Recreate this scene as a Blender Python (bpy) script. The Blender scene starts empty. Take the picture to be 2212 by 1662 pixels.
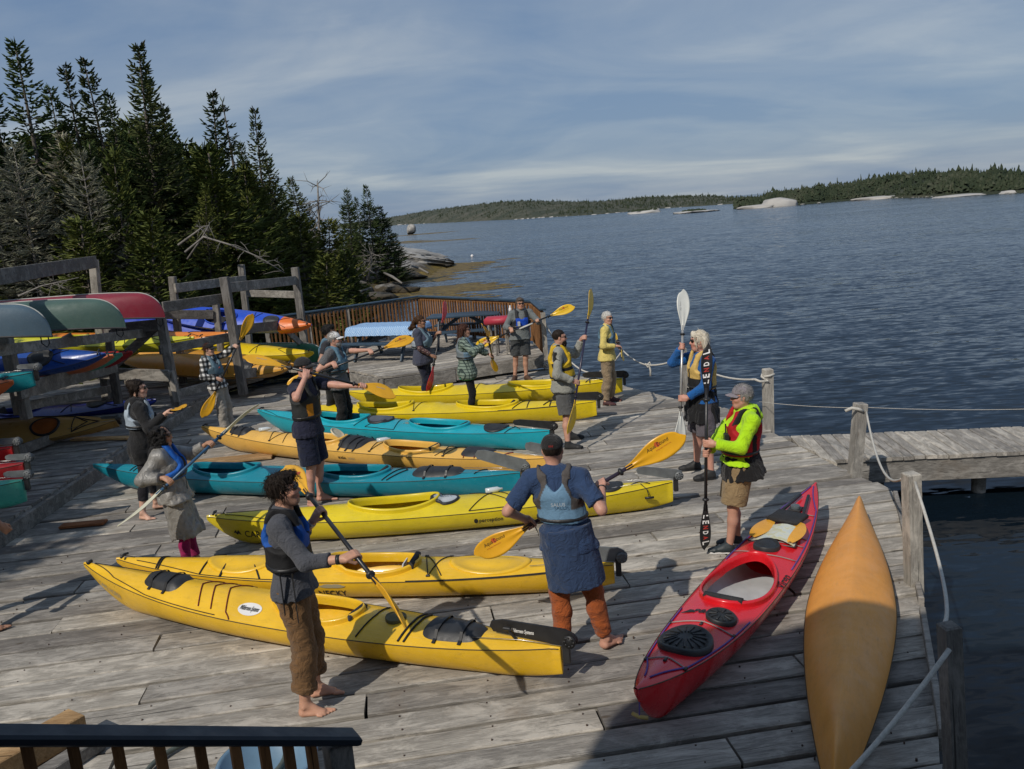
import bpy, bmesh, math, random
import numpy as np
from mathutils import Vector, Matrix
scene = bpy.context.scene
COL = scene.collection
R = math.radians
random.seed(7); RNG = np.random.default_rng(7)

# ---------------------------------------------------------------- camera
CAM_H, PITCH, ROLL, FPX = 3.406, 0.20117, 0.07854, 1816.7      # focal length in units of a 2212 px wide picture
IW, IH = 2212.0, 1662.0
C_FW = np.array([0, math.cos(PITCH), -math.sin(PITCH)])
_up0 = np.array([0, math.sin(PITCH), math.cos(PITCH)]); _rt0 = np.array([1.0, 0, 0])
C_RT = _rt0*math.cos(ROLL) - _up0*math.sin(ROLL)
C_UP = _up0*math.cos(ROLL) + _rt0*math.sin(ROLL)
C_POS = np.array([0, 0, CAM_H])
cd = bpy.data.cameras.new('camera'); cam = bpy.data.objects.new('camera', cd); COL.objects.link(cam)
cd.sensor_fit = 'HORIZONTAL'; cd.sensor_width = 36.0; cd.lens = FPX/IW*36.0
cd.clip_start = 0.05; cd.clip_end = 6000
M = Matrix((tuple(C_RT), tuple(C_UP), tuple(-C_FW))).transposed().to_4x4(); M.translation = Vector(C_POS)
cam.matrix_world = M; scene.camera = cam

# ---------------------------------------------------------------- light
SUN_EL = 43.0; SUN_DIR = np.array([-0.60, -0.80])     # towards the sun, on the ground plan
world = bpy.data.worlds.new('World'); scene.world = world; world.use_nodes = True
wt = world.node_tree; wt.nodes.clear()
def WN(t): return wt.nodes.new(t)
wo = WN('ShaderNodeOutputWorld'); bg = WN('ShaderNodeBackground'); bg.inputs[1].default_value = 0.115
sky = WN('ShaderNodeTexSky'); sky.sky_type = 'NISHITA'; sky.sun_disc = False
sky.sun_elevation = R(SUN_EL); sky.sun_rotation = math.atan2(SUN_DIR[0], SUN_DIR[1])
sky.air_density = 1.0; sky.dust_density = 0.6; sky.ozone_density = 1.3
tc = WN('ShaderNodeTexCoord'); sep = WN('ShaderNodeSeparateXYZ'); wt.links.new(tc.outputs['Generated'], sep.inputs[0])
mz = WN('ShaderNodeMath'); mz.operation = 'MAXIMUM'; mz.inputs[1].default_value = 0.0; wt.links.new(sep.outputs[2], mz.inputs[0])
ad = WN('ShaderNodeMath'); ad.operation = 'ADD'; ad.inputs[1].default_value = 0.16; wt.links.new(mz.outputs[0], ad.inputs[0])
dv = WN('ShaderNodeVectorMath'); dv.operation = 'DIVIDE'; cmb = WN('ShaderNodeCombineXYZ')
for i in range(3): wt.links.new(ad.outputs[0], cmb.inputs[i])
wt.links.new(tc.outputs['Generated'], dv.inputs[0]); wt.links.new(cmb.outputs[0], dv.inputs[1])
mp = WN('ShaderNodeMapping'); mp.inputs['Scale'].default_value = (0.62, 0.95, 0.0); mp.inputs['Rotation'].default_value = (0, 0, R(-24)); mp.inputs['Location'].default_value = (3.1, 1.7, 0)
wt.links.new(dv.outputs[0], mp.inputs[0])
n1 = WN('ShaderNodeTexNoise'); n1.inputs['Scale'].default_value = 0.95; n1.inputs['Detail'].default_value = 7; n1.inputs['Roughness'].default_value = 0.5; n1.inputs['Distortion'].default_value = 0.9
n2 = WN('ShaderNodeTexNoise'); n2.inputs['Scale'].default_value = 2.7; n2.inputs['Detail'].default_value = 8; n2.inputs['Roughness'].default_value = 0.6; n2.inputs['Distortion'].default_value = 0.7
wt.links.new(mp.outputs[0], n1.inputs[0]); wt.links.new(mp.outputs[0], n2.inputs[0])
mx = WN('ShaderNodeMath'); mx.operation = 'MULTIPLY_ADD'; mx.inputs[1].default_value = 0.24; wt.links.new(n2.outputs[0], mx.inputs[0]); wt.links.new(n1.outputs[0], mx.inputs[2])
cr = WN('ShaderNodeValToRGB'); e_ = cr.color_ramp.elements; e_[0].position = 0.50; e_[1].position = 0.82      # thin high veil: bluer where thin, paler where thick
e_[0].color = (1.75, 2.70, 4.35, 1); e_[1].color = (4.4, 4.95, 5.6, 1); em = e_.new(0.66); em.color = (2.75, 3.55, 4.8, 1)
wt.links.new(mx.outputs[0], cr.inputs[0])
mixc = WN('ShaderNodeMixRGB'); mixc.inputs[0].default_value = 0.82
wt.links.new(cr.outputs[0], mixc.inputs[2]); wt.links.new(sky.outputs[0], mixc.inputs[1])
wt.links.new(mixc.outputs[0], bg.inputs[0]); wt.links.new(bg.outputs[0], wo.inputs[0])
sd = bpy.data.lights.new('sun', 'SUN'); sd.energy = 4.0; sd.angle = R(0.6); sd.color = (1.0, 0.93, 0.83)
sun = bpy.data.objects.new('sun', sd); COL.objects.link(sun)
_to = Vector((SUN_DIR[0]*math.cos(R(SUN_EL)), SUN_DIR[1]*math.cos(R(SUN_EL)), math.sin(R(SUN_EL))))
sun.rotation_euler = _to.to_track_quat('Z', 'Y').to_euler(); sun.location = (-20, -20, 30)
vs = scene.view_settings; vs.view_transform = 'Standard'; vs.look = 'None'; vs.exposure = -0.36; vs.gamma = 1; vs.use_curve_mapping = False
try:
    scene.cycles.max_bounces = 6; scene.cycles.transparent_max_bounces = 8; scene.cycles.sample_clamp_indirect = 6
except Exception: pass
# ---------------------------------------------------------------- places from the survey of the photograph
def ray(u, v): return C_FW + C_RT*((u-IW/2)/FPX) - C_UP*((v-IH/2)/FPX)
def G(u, v, z=0.0):                       # where the sight line meets the level z
    d = ray(u, v); t = (z-CAM_H)/d[2]; return C_POS + d*t
def P(u, v, Y):                           # where the sight line meets the upright plane at distance Y
    d = ray(u, v); return C_POS + d*(Y/d[1])
def V(a): return np.asarray(a, float)
def nrm(a): a = V(a); return a/(np.linalg.norm(a)+1e-12)

# ---------------------------------------------------------------- objects
def tag(o, label=None, cat=None, group=None, kind=None):
    if label: o['label'] = label
    if cat: o['category'] = cat
    if group: o['group'] = group
    if kind: o['kind'] = kind
    return o
def empty(name, loc=(0, 0, 0), rz=0.0, label=None, cat=None, group=None):
    o = bpy.data.objects.new(name, None); COL.objects.link(o); o.empty_display_size = 0.2
    o.location = tuple(loc); o.rotation_euler = (0, 0, rz); return tag(o, label, cat, group)
def mesh_obj(name, verts, faces, mat, parent=None, smooth=False, local=True):
    me = bpy.data.meshes.new(name); me.from_pydata([tuple(map(float, v)) for v in verts], [], [tuple(map(int, f)) for f in faces])
    return obj_from(name, me, mat, parent, smooth)
def obj_from(name, me, mat, parent=None, smooth=False):
    me.update()
    if mat is not None and not len(me.materials):
        for m in (mat if isinstance(mat, (list, tuple)) else [mat]): me.materials.append(m)
    if smooth: me.polygons.foreach_set('use_smooth', np.ones(len(me.polygons), bool))
    o = bpy.data.objects.new(name, me); COL.objects.link(o)
    if parent is not None: o.parent = parent
    return o
class MB:                                  # collects simple shapes into one mesh
    def __init__(s): s.v = []; s.f = []; s.mi = []; s.m = 0
    def add(s, vs, fs):
        b = len(s.v); s.v.extend([tuple(map(float, q)) for q in vs]); s.f.extend([tuple(int(i)+b for i in f) for f in fs]); s.mi.extend([s.m]*len(fs))
    def box(s, c, size, rot=None, bevel=0.0):
        hx, hy, hz = [q/2 for q in size]
        if bevel <= 0:
            vs = [(x*hx, y*hy, z*hz) for z in (-1, 1) for y in (-1, 1) for x in (-1, 1)]
            fs = [(0, 2, 3, 1), (4, 5, 7, 6), (0, 1, 5, 4), (2, 6, 7, 3), (0, 4, 6, 2), (1, 3, 7, 5)]
        else:
            b = min(bevel, hx*.49, hy*.49, hz*.49)
            ring = lambda ax, ay: [(-ax, -ay), (ax, -ay), (ax, ay), (-ax, ay)]
            vs = []
            for (ax, ay, z) in ((hx-b, hy-b, -hz), (hx, hy, -hz+b), (hx, hy, hz-b), (hx-b, hy-b, hz)):
                vs += [(x, y, z) for x, y in ring(ax, ay)]
            fs = [(3, 2, 1, 0), (12, 13, 14, 15)]
            for k in range(3):
                for i in range(4): fs.append((k*4+i, k*4+(i+1) % 4, k*4+4+(i+1) % 4, k*4+4+i))
        if rot is not None: vs = [tuple(rot @ Vector(q)) for q in vs]
        s.add([(q[0]+c[0], q[1]+c[1], q[2]+c[2]) for q in vs], fs); return s
    def beam(s, a, b, w, h, up=(0, 0, 1), bevel=0.006):     # box from a to b, w across, h along up
        a = Vector(tuple(a)); b = Vector(tuple(b)); d = b-a; L = d.length; x = d.normalized(); u = Vector(up)
        y = u.cross(x); 
        if y.length < 1e-4: y = Vector((0, 1, 0)).cross(x)
        y.normalize(); z = x.cross(y); rot = Matrix((x, y, z)).transposed()
        return s.box((a+b)/2, (L, w, h), rot, bevel)
    def tube(s, pts, r, n=8, cap=True):
        pts = [V(p) for p in pts]; m = len(pts)
        rs = r if hasattr(r, '__len__') else [r]*m
        tang = [nrm(pts[min(i+1, m-1)]-pts[max(i-1, 0)]) for i in range(m)]
        t0 = tang[0]; ref = V((0, 0, 1)) if abs(t0[2]) < .9 else V((1, 0, 0))
        nx = nrm(np.cross(ref, t0)); vs = []; fs = []
        for i in range(m):
            nx = nrm(nx - tang[i]*np.dot(nx, tang[i])); ny = np.cross(tang[i], nx)
            for k in range(n):
                a = 2*math.pi*k/n; vs.append(pts[i] + rs[i]*(math.cos(a)*nx + math.sin(a)*ny))
        for i in range(m-1):
            for k in range(n): fs.append((i*n+k, i*n+(k+1) % n, (i+1)*n+(k+1) % n, (i+1)*n+k))
        if cap: fs.append(tuple(range(n-1, -1, -1))); fs.append(tuple((m-1)*n+k for k in range(n)))
        s.add(vs, fs); return s
    def disc(s, c, ax, ay, nz, r0, h, n=28, dome=0.0):       # lid: ellipse axes ax, ay, height h along nz
        c, ax, ay, nz = V(c), V(ax), V(ay), V(nz); vs = []; fs = []
        prof = [(1.0, 0), (1.0, h*.7), (.955, h), (.90, h), (.87, h*.8), (.5, h*.8+dome*.7), (.0, h*.8+dome)]
        for k, (q, z) in enumerate(prof[:-1]):
            for i in range(n):
                a = 2*math.pi*i/n; vs.append(c + (ax*math.cos(a)+ay*math.sin(a))*q*r0 + nz*z)
        vs.append(c + nz*prof[-1][1]); t = len(vs)-1
        for k in range(len(prof)-2):
            for i in range(n): fs.append((k*n+i, k*n+(i+1) % n, (k+1)*n+(i+1) % n, (k+1)*n+i))
        k = len(prof)-2
        for i in range(n): fs.append((k*n+i, k*n+(i+1) % n, t))
        s.add(vs, fs); return s
    def build(s, name, mat, parent=None, smooth=False):
        me = bpy.data.meshes.new(name); me.from_pydata(s.v, [], s.f); o = obj_from(name, me, mat, parent, smooth)
        if isinstance(mat, (list, tuple)): me.polygons.foreach_set('material_index', np.array(s.mi, np.int32))
        return o
def clone(o, parent=None, loc=None, rz=None):
    c = o.copy(); COL.objects.link(c)
    if parent is not None: c.parent = parent
    if loc is not None: c.location = tuple(loc)
    if rz is not None: c.rotation_euler = (0, 0, rz)
    for ch in list(o.children): clone(ch, c)
    return c

# ---------------------------------------------------------------- materials
MATS = {}
class NT:
    def __init__(s, name):
        s.m = bpy.data.materials.new(name); s.m.use_nodes = True; s.t = s.m.node_tree; s.b = s.t.nodes['Principled BSDF']
    def n(s, t, **kw):
        q = s.t.nodes.new(t)
        for k, v in kw.items():
            if k in q.inputs.keys(): q.inputs[k].default_value = v
            else: setattr(q, k, v)
        return q
    def l(s, a, b): s.t.links.new(a, b)
    def coord(s, scale=(1, 1, 1), kind='Object', rnd=False, rot=(0, 0, 0)):
        tc = s.n('ShaderNodeTexCoord'); mp = s.n('ShaderNodeMapping'); mp.inputs['Scale'].default_value = scale; mp.inputs['Rotation'].default_value = rot
        s.l(tc.outputs[kind], mp.inputs[0])
        if rnd:
            oi = s.n('ShaderNodeObjectInfo'); mu = s.n('ShaderNodeMath', operation='MULTIPLY'); mu.inputs[1].default_value = 57.0
            s.l(oi.outputs['Random'], mu.inputs[0]); cb = s.n('ShaderNodeCombineXYZ')
            for i in range(3): s.l(mu.outputs[0], cb.inputs[i])
            s.l(cb.outputs[0], mp.inputs['Location'])
        return mp.outputs[0]
    def noise(s, vec, scale, detail=4, rough=.55, dist=0):
        q = s.n('ShaderNodeTexNoise'); q.inputs['Scale'].default_value = scale; q.inputs['Detail'].default_value = detail
        q.inputs['Roughness'].default_value = rough; q.inputs['Distortion'].default_value = dist; s.l(vec, q.inputs['Vector']); return q.outputs[0]
    def ramp(s, fac, stops):
        q = s.n('ShaderNodeValToRGB'); e = q.color_ramp.elements
        while len(e) < len(stops): e.new(0.5)
        for i, (p, c) in enumerate(stops): e[i].position = p; e[i].color = (*c, 1) if len(c) == 3 else c
        s.l(fac, q.inputs[0]); return q.outputs[0]
    def mix(s, fac, a, b, mode='MIX'):
        q = s.n('ShaderNodeMixRGB', blend_type=mode)
        for i, x in enumerate((fac, a, b)):
            if isinstance(x, (int, float)): q.inputs[i].default_value = x
            elif isinstance(x, (tuple, list)): q.inputs[i].default_value = (*x, 1) if len(x) == 3 else x
            else: s.l(x, q.inputs[i])
        return q.outputs[0]
    def math(s, op, a, b=0.0):
        q = s.n('ShaderNodeMath', operation=op)
        for i, x in enumerate((a, b)):
            if isinstance(x, (int, float)): q.inputs[i].default_value = x
            else: s.l(x, q.inputs[i])
        return q.outputs[0]
    def bump(s, h, strength=.3, dist=.01):
        q = s.n('ShaderNodeBump'); q.inputs['Strength'].default_value = strength; q.inputs['Distance'].default_value = dist
        s.l(h, q.inputs['Height']); s.l(q.outputs[0], s.b.inputs['Normal'])
    def set(s, col=None, rough=None, **kw):
        if col is not None:
            if isinstance(col, (tuple, list)): s.b.inputs['Base Color'].default_value = (*col[:3], 1)
            else: s.l(col, s.b.inputs['Base Color'])
        if rough is not None:
            if isinstance(rough, (int, float)): s.b.inputs['Roughness'].default_value = rough
            else: s.l(rough, s.b.inputs['Roughness'])
        for k, v in kw.items(): s.b.inputs[k.replace('_', ' ')].default_value = v
        return s.m
def dim(c, f): return tuple(x*f for x in c)
def m_plain(name, col, rough=.55, var=.12, scale=6.0, bump=0.0, bscale=80.0, metal=0.0, coat=0.0, spec=None):
    if name in MATS: return MATS[name]
    s = NT(name); v = s.coord(); n = s.noise(v, scale, 5)
    c = s.ramp(n, [(.3, dim(col, 1-var)), (.7, dim(col, 1+var))])
    r = s.ramp(s.noise(v, scale*2.3, 4), [(.3, (rough*.8,)*3), (.7, (min(1, rough*1.2),)*3)])
    s.set(c, r, Metallic=metal)
    if coat: s.b.inputs['Coat Weight'].default_value = coat; s.b.inputs['Coat Roughness'].default_value = .12
    if spec is not None: s.b.inputs['Specular IOR Level'].default_value = spec
    if bump: s.bump(s.noise(v, bscale, 4), bump, .004)
    MATS[name] = s.m; return s.m
def m_cloth(name, col, var=.13, weave=420.0, wr=.35):
    if name in MATS: return MATS[name]
    s = NT(name); v = s.coord(); n = s.noise(v, 9, 5, .6)
    c = s.ramp(n, [(.3, dim(col, 1-var)), (.7, dim(col, 1+var))])
    s.set(c, .88); s.b.inputs['Specular IOR Level'].default_value = .25
    try: s.b.inputs['Sheen Weight'].default_value = .12
    except Exception: pass
    cz = s.math('ABSOLUTE', s.math('SUBTRACT', s.noise(v, 7, 5, .6, 1.6), .5)); h = s.mix(.25, s.ramp(cz, [(.0, (0,)*3), (.16, (1,)*3)]), s.noise(v, 26, 4, .6, .6)); h = s.mix(.12, h, s.noise(v, weave, 2))
    s.bump(h, wr*2.0, .016); MATS[name] = s.m; return s.m
def m_wood(name, light, dark, stripe=1.0, warm=(.25, .16, .09), axis=0, contrast=1.0):
    if name in MATS: return MATS[name]
    s = NT(name)
    def ax(a, b): q = [b, b, b]; q[axis] = a; return tuple(q)
    g = s.noise(s.coord(ax(3.2, 30), rnd=True), 1.0, 8, .68, .5); g2 = s.noise(s.coord(ax(7, 110), rnd=True), 1.0, 4, .7)
    pt = s.noise(s.coord(ax(2.4, 6.0), rnd=True), 1.0, 9, .74, .5); pt2 = s.noise(s.coord(ax(1.2, 2.6), rnd=True), 1.3, 7, .7, .3)
    c = s.ramp(g, [(.25, dark), (.47, tuple((a+b)/2 for a, b in zip(light, dark))), (.72, light)])
    c = s.mix(s.ramp(g2, [(.42, (.0,)*3), (.72, (.6*contrast,)*3)]), c, dim(dark, .40))
    c = s.mix(s.ramp(pt, [(.48, (0,)*3), (.60, (.75*contrast,)*3)]), c, dim(light, 1.25))          # bleached, flaking patches
    c = s.mix(s.ramp(pt2, [(.56, (0,)*3), (.70, (.55*contrast,)*3)]), c, dim(dark, .72))            # damp stains
    ck = s.noise(s.coord(ax(.8, 46), rnd=True), 1.0, 3, .6, .9); c = s.mix(s.ramp(ck, [(.655, (0,)*3), (.685, (.8,)*3)]), c, dim(dark, .22))   # splits
    c = s.mix(s.ramp(s.noise(s.coord((1.6, 1.6, 1.6), rnd=True), 1.0, 4), [(.60, (0,)*3), (.78, (.5,)*3)]), c, warm)
    oi = s.n('ShaderNodeObjectInfo'); tint = s.ramp(oi.outputs['Random'], [(0, (.50, .49, .50)), (.20, (.78, .77, .77)), (.55, (.97, .96, .95)), (1, (1.24, 1.21, 1.16))])
    c = s.mix(1.0, c, tint, 'MULTIPLY')
    kv = s.n('ShaderNodeTexVoronoi'); kv.inputs['Scale'].default_value = 1.0; s.l(s.coord(ax(1.7, 4.4), rnd=True), kv.inputs[0])
    c = s.mix(s.ramp(kv.outputs[0], [(.035, (.75,)*3), (.09, (0,)*3)]), c, dim(warm, .35))
    s.set(c, .85); s.b.inputs['Specular IOR Level'].default_value = .25
    h = s.mix(.5, g, g2); h = s.mix(s.ramp(ck, [(.64, (0,)*3), (.69, (1,)*3)]), h, (0, 0, 0)); h = s.mix(.3, h, pt)
    s.bump(h, .8, .012); MATS[name] = s.m; return s.m
def m_plastic(name, col, rough=.30, scuff=.6, coat=0.15):            # rotomoulded / gelcoat hull
    if name in MATS: return MATS[name]
    s = NT(name); v = s.coord(); 
    n = s.noise(v, 3.0, 5, .6); c = s.ramp(n, [(.3, dim(col, .88)), (.7, dim(col, 1.06))])
    sc = s.noise(s.coord((3, 46, 46)), 2.0, 6, .72, .6); dirt = s.noise(s.coord((3, 8, 8)), 3.2, 7, .75)
    c = s.mix(s.ramp(sc, [(.57, (0,)*3), (.70, (scuff*.7,)*3)]), c, tuple(min(.9, x*.7+.22) for x in col))
    c = s.mix(s.ramp(dirt, [(.52, (0,)*3), (.72, (scuff*.65,)*3)]), c, tuple(x*.5+.02 for x in col))
    r = s.ramp(s.noise(v, 9, 6, .65), [(.3, (rough*.75,)*3), (.75, (min(1, rough*1.6),)*3)])
    s.set(c, r); s.b.inputs['Coat Weight'].default_value = coat
    s.bump(s.mix(.5, s.noise(v, 60, 3), sc), .08, .004); MATS[name] = s.m; return s.m
def m_attr(name, rough=.6, bump=.15, bscale=120.0, spec=.35, sss=0.0, cloth=False):       # colour held per vertex (skin, vests)
    if name in MATS: return MATS[name]
    s = NT(name); a = s.n('ShaderNodeVertexColor'); a.layer_name = 'Col'; v = s.coord(); n = s.noise(v, 14, 5, .6)
    c = s.mix(1.0, a.outputs[0], s.ramp(n, [(.3, (.88,)*3), (.7, (1.1,)*3)]), 'MULTIPLY')
    s.set(c, rough); s.b.inputs['Specular IOR Level'].default_value = spec
    if sss: s.b.inputs['Subsurface Weight'].default_value = sss; s.b.inputs['Subsurface Radius'].default_value = (.6, .25, .12); s.b.inputs['Subsurface Scale'].default_value = .012
    h = s.noise(v, bscale, 4) if not cloth else s.mix(.25, s.ramp(s.math('ABSOLUTE', s.math('SUBTRACT', s.noise(v, 9, 5, .6, 1.4), .5)), [(.0, (0,)*3), (.14, (1,)*3)]), s.noise(v, 300, 2))
    s.bump(h, bump, .006); MATS[name] = s.m; return s.m

# ---------------------------------------------------------------- small signed-distance modeller (bodies, clothes, hair)
class Field:
    def __init__(s, lo, hi, h):
        s.h = h; s.lo = V(lo)-3*h; n = np.ceil((V(hi)-s.lo)/h).astype(int)+4; s.n = n
        s.d = np.full(tuple(n), 1.0, np.float32)
    def _sl(s, lo, hi):
        a = np.clip(np.floor((V(lo)-s.lo)/s.h).astype(int), 0, s.n); b = np.clip(np.ceil((V(hi)-s.lo)/s.h).astype(int)+1, 0, s.n); return a, b
    def pts(s, a, b):
        ax = [(s.lo[i]+s.h*np.arange(a[i], b[i])).astype(np.float32) for i in range(3)]
        return ax[0][:, None, None], ax[1][None, :, None], ax[2][None, None, :]
    def put(s, lo, hi, fn, k=.02, mode='u', pad=.06):
        a, b = s._sl(V(lo)-pad, V(hi)+pad)
        if np.any(b <= a): return
        X = s.pts(a, b); e = fn(*X).astype(np.float32); sl = tuple(slice(a[i], b[i]) for i in range(3)); d = s.d[sl]
        if mode == 'u':
            if k > 0: hh = np.clip(.5+.5*(d-e)/k, 0, 1); s.d[sl] = d*(1-hh)+e*hh-k*hh*(1-hh)
            else: s.d[sl] = np.minimum(d, e)
        elif mode == 's':
            if k > 0: hh = np.clip(.5-.5*(d+e)/k, 0, 1); s.d[sl] = d*(1-hh)-e*hh+k*hh*(1-hh)
            else: s.d[sl] = np.maximum(d, -e)
    def cone(s, a, b, r0, r1, k=.02, mode='u', cap0=False, cap1=False, ell=None, pad=.06):
        # rounded cone a->b ; ell=(axis vector, factor): stretched by factor along that axis
        a = V(a); b = V(b); L = max(np.linalg.norm(b-a), 1e-6); t = (b-a)/L; rm = max(r0, r1)*(max(1, ell[1]) if ell else 1)
        def fn(X, Y, Z):
            px, py, pz = X-a[0], Y-a[1], Z-a[2]
            q = (px*t[0]+py*t[1]+pz*t[2]); w = np.clip(q/L, 0, 1)*L
            dx, dy, dz = px-w*t[0], py-w*t[1], pz-w*t[2]
            d2 = dx*dx+dy*dy+dz*dz
            if ell is not None:
                e = V(ell[0]); f = ell[1]; q2 = dx*e[0]+dy*e[1]+dz*e[2]; d2 = d2-q2*q2*(1-1/(f*f))
            r = r0+(r1-r0)*w/L; d = np.sqrt(np.maximum(d2, 0))-r
            if cap0: d = np.maximum(d, -q)
            if cap1: d = np.maximum(d, q-L)
            return d
        s.put(np.minimum(a, b)-rm, np.maximum(a, b)+rm, fn, k, mode, pad)
    def ell(s, c, R3, rad, k=.02, mode='u', pad=.05):             # ellipsoid, columns of R3 are its axes
        c = V(c); R3 = V(R3); rad = V(rad); rm = rad.max()
        def fn(X, Y, Z):
            p = (X-c[0], Y-c[1], Z-c[2]); k0 = 0; k1 = 0
            for i in range(3):
                q = p[0]*R3[0, i]+p[1]*R3[1, i]+p[2]*R3[2, i]; k0 = k0+(q/rad[i])**2; k1 = k1+(q/rad[i]**2)**2
            k0 = np.sqrt(k0); return k0*(k0-1)/np.maximum(np.sqrt(k1), 1e-5)
        s.put(c-rm, c+rm, fn, k, mode, pad)
    def box(s, c, R3, half, r=.01, k=.01, mode='u', pad=.05):
        c = V(c); R3 = V(R3); half = V(half); rm = np.linalg.norm(half)
        def fn(X, Y, Z):
            p = (X-c[0], Y-c[1], Z-c[2]); o = 0; ins = -9
            for i in range(3):
                q = np.abs(p[0]*R3[0, i]+p[1]*R3[1, i]+p[2]*R3[2, i])-half[i]+r; o = o+np.maximum(q, 0)**2; ins = np.maximum(ins, q)
            return np.sqrt(o)+np.minimum(ins, 0)-r
        s.put(c-rm, c+rm, fn, k, mode, pad)
    def plane(s, c, n):                                            # keep the side n points away from
        X, Y, Z = s.pts(np.zeros(3, int), s.n); c = V(c); n = nrm(n)
        s.d = np.maximum(s.d, ((X-c[0])*n[0]+(Y-c[1])*n[1]+(Z-c[2])*n[2]).astype(np.float32))
    def wrinkle(s, amp, freq, seed=0, stretch=(1, 1, 1), ridged=False):
        m = np.abs(s.d) < 1.9*s.h+amp*1.3; idx = np.argwhere(m)
        p = s.lo+idx*s.h; q = p*V(stretch)*freq+seed*17.3; w = vnoise(q+(.5*np.sin(q[:, [1, 2, 0]]*1.7) if ridged else 0)); s.d[m] += (amp*(1.5*(1-2.2*np.abs(w))*.6 if ridged else amp*0+w)).astype(np.float32) if ridged else (amp*w).astype(np.float32)
    def mesh(s):
        d = s.d; ins = d < 0
        c = np.zeros(tuple(s.n-1), np.int8)
        for i in (0, 1):
            for j in (0, 1):
                for k in (0, 1): c += ins[i:s.n[0]-1+i, j:s.n[1]-1+j, k:s.n[2]-1+k]
        act = (c > 0) & (c < 8); cells = np.argwhere(act)
        if not len(cells): return np.zeros((0, 3)), np.zeros((0, 4), int)
        vid = np.full(act.shape, -1, np.int64); vid[act] = np.arange(len(cells))
        corners = np.array([(i, j, k) for i in (0, 1) for j in (0, 1) for k in (0, 1)])
        val = np.stack([d[cells[:, 0]+q[0], cells[:, 1]+q[1], cells[:, 2]+q[2]] for q in corners], 1)
        acc = np.zeros((len(cells), 3)); cnt = np.zeros(len(cells))
        for a in range(8):
            for ax in range(3):
                if corners[a][ax] == 0:
                    b = a + (4, 2, 1)[ax]; va, vb = val[:, a], val[:, b]; cr = (va < 0) != (vb < 0)
                    t = np.where(cr, va/np.where(cr, va-vb, 1), 0)
                    p = np.tile(corners[a].astype(float), (len(cells), 1)); p[:, ax] += t
                    acc[cr] += p[cr]; cnt[cr] += 1
        vs = s.lo + (cells + acc/cnt[:, None])*s.h
        fs = []
        for ax in range(3):
            o1, o2 = (ax+1) % 3, (ax+2) % 3
            sl0 = [slice(1, s.n[i]-1) for i in range(3)]; sl1 = list(sl0); sl0[ax] = slice(0, s.n[ax]-1); sl1[ax] = slice(1, s.n[ax])
            A = ins[tuple(sl0)]; B = ins[tuple(sl1)]; e = np.argwhere(A != B)
            if not len(e): continue
            off = np.ones(3, int); off[ax] = 0; base = e+off; fl = A[tuple(e.T)]
            q = []
            for (i, j) in ((-1, -1), (0, -1), (0, 0), (-1, 0)):
                w = base.copy(); w[:, o1] += i; w[:, o2] += j; q.append(vid[tuple(w.T)])
            q = np.stack(q, 1); q[~fl] = q[~fl][:, ::-1]; fs.append(q)
        return vs, np.concatenate(fs) if fs else np.zeros((0, 4), int)
_LAT = RNG.random((32, 32, 32)).astype(np.float32)*2-1
def vnoise(p):
    p = np.asarray(p, float); i = np.floor(p).astype(int); f = p-i; f = f*f*(3-2*f); r = 0
    for a in (0, 1):
        for b in (0, 1):
            for c in (0, 1):
                w = (f[:, 0] if a else 1-f[:, 0])*(f[:, 1] if b else 1-f[:, 1])*(f[:, 2] if c else 1-f[:, 2])
                r = r + w*_LAT[(i[:, 0]+a) % 32, (i[:, 1]+b) % 32, (i[:, 2]+c) % 32]
    return r
def np_mesh(name, vs, fs, mat, parent=None, smooth=True, col=None, relax=0):
    vs = np.asarray(vs, float); fs = np.asarray(fs)
    for _ in range(relax):
        acc = np.zeros_like(vs); cnt = np.zeros(len(vs))
        for i in range(4):
            a, b = fs[:, i], fs[:, (i+1) % 4]; np.add.at(acc, a, vs[b]); np.add.at(cnt, a, 1)
        vs = .5*vs+.5*acc/np.maximum(cnt, 1)[:, None]
    me = bpy.data.meshes.new(name); k = fs.shape[1]
    me.vertices.add(len(vs)); me.vertices.foreach_set('co', vs.astype(np.float32).ravel())
    me.loops.add(len(fs)*k); me.loops.foreach_set('vertex_index', fs.astype(np.int32).ravel())
    me.polygons.add(len(fs)); me.polygons.foreach_set('loop_start', np.arange(0, len(fs)*k, k, dtype=np.int32))
    me.update(calc_edges=True)
    if col is not None:
        ca = me.color_attributes.new('Col', 'FLOAT_COLOR', 'POINT'); c4 = np.ones((len(vs), 4), np.float32); c4[:, :3] = col; ca.data.foreach_set('color', c4.ravel())
    return obj_from(name, me, mat, parent, smooth)

# ---------------------------------------------------------------- lettering as thin geometry
_TXT = {}
def text_geo(txt, shear=0.0, bold=0.0):
    key = (txt, shear, bold)
    if key not in _TXT:
        cu = bpy.data.curves.new('lettering', 'FONT'); cu.body = txt; cu.align_x = 'CENTER'; cu.align_y = 'CENTER'; cu.shear = shear; cu.offset = bold; cu.resolution_u = 3
        o = bpy.data.objects.new('lettering_source', cu); COL.objects.link(o); dg = bpy.context.evaluated_depsgraph_get()
        me = o.evaluated_get(dg).to_mesh(); vs = np.array([tuple(v.co) for v in me.vertices]); fs = [tuple(p.vertices) for p in me.polygons]
        o.evaluated_get(dg).to_mesh_clear(); bpy.data.objects.remove(o); bpy.data.curves.remove(cu)
        w = vs[:, 0].max()-vs[:, 0].min(); vs[:, 0] -= (vs[:, 0].max()+vs[:, 0].min())/2; _TXT[key] = (vs, fs, w)
    return _TXT[key]
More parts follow.
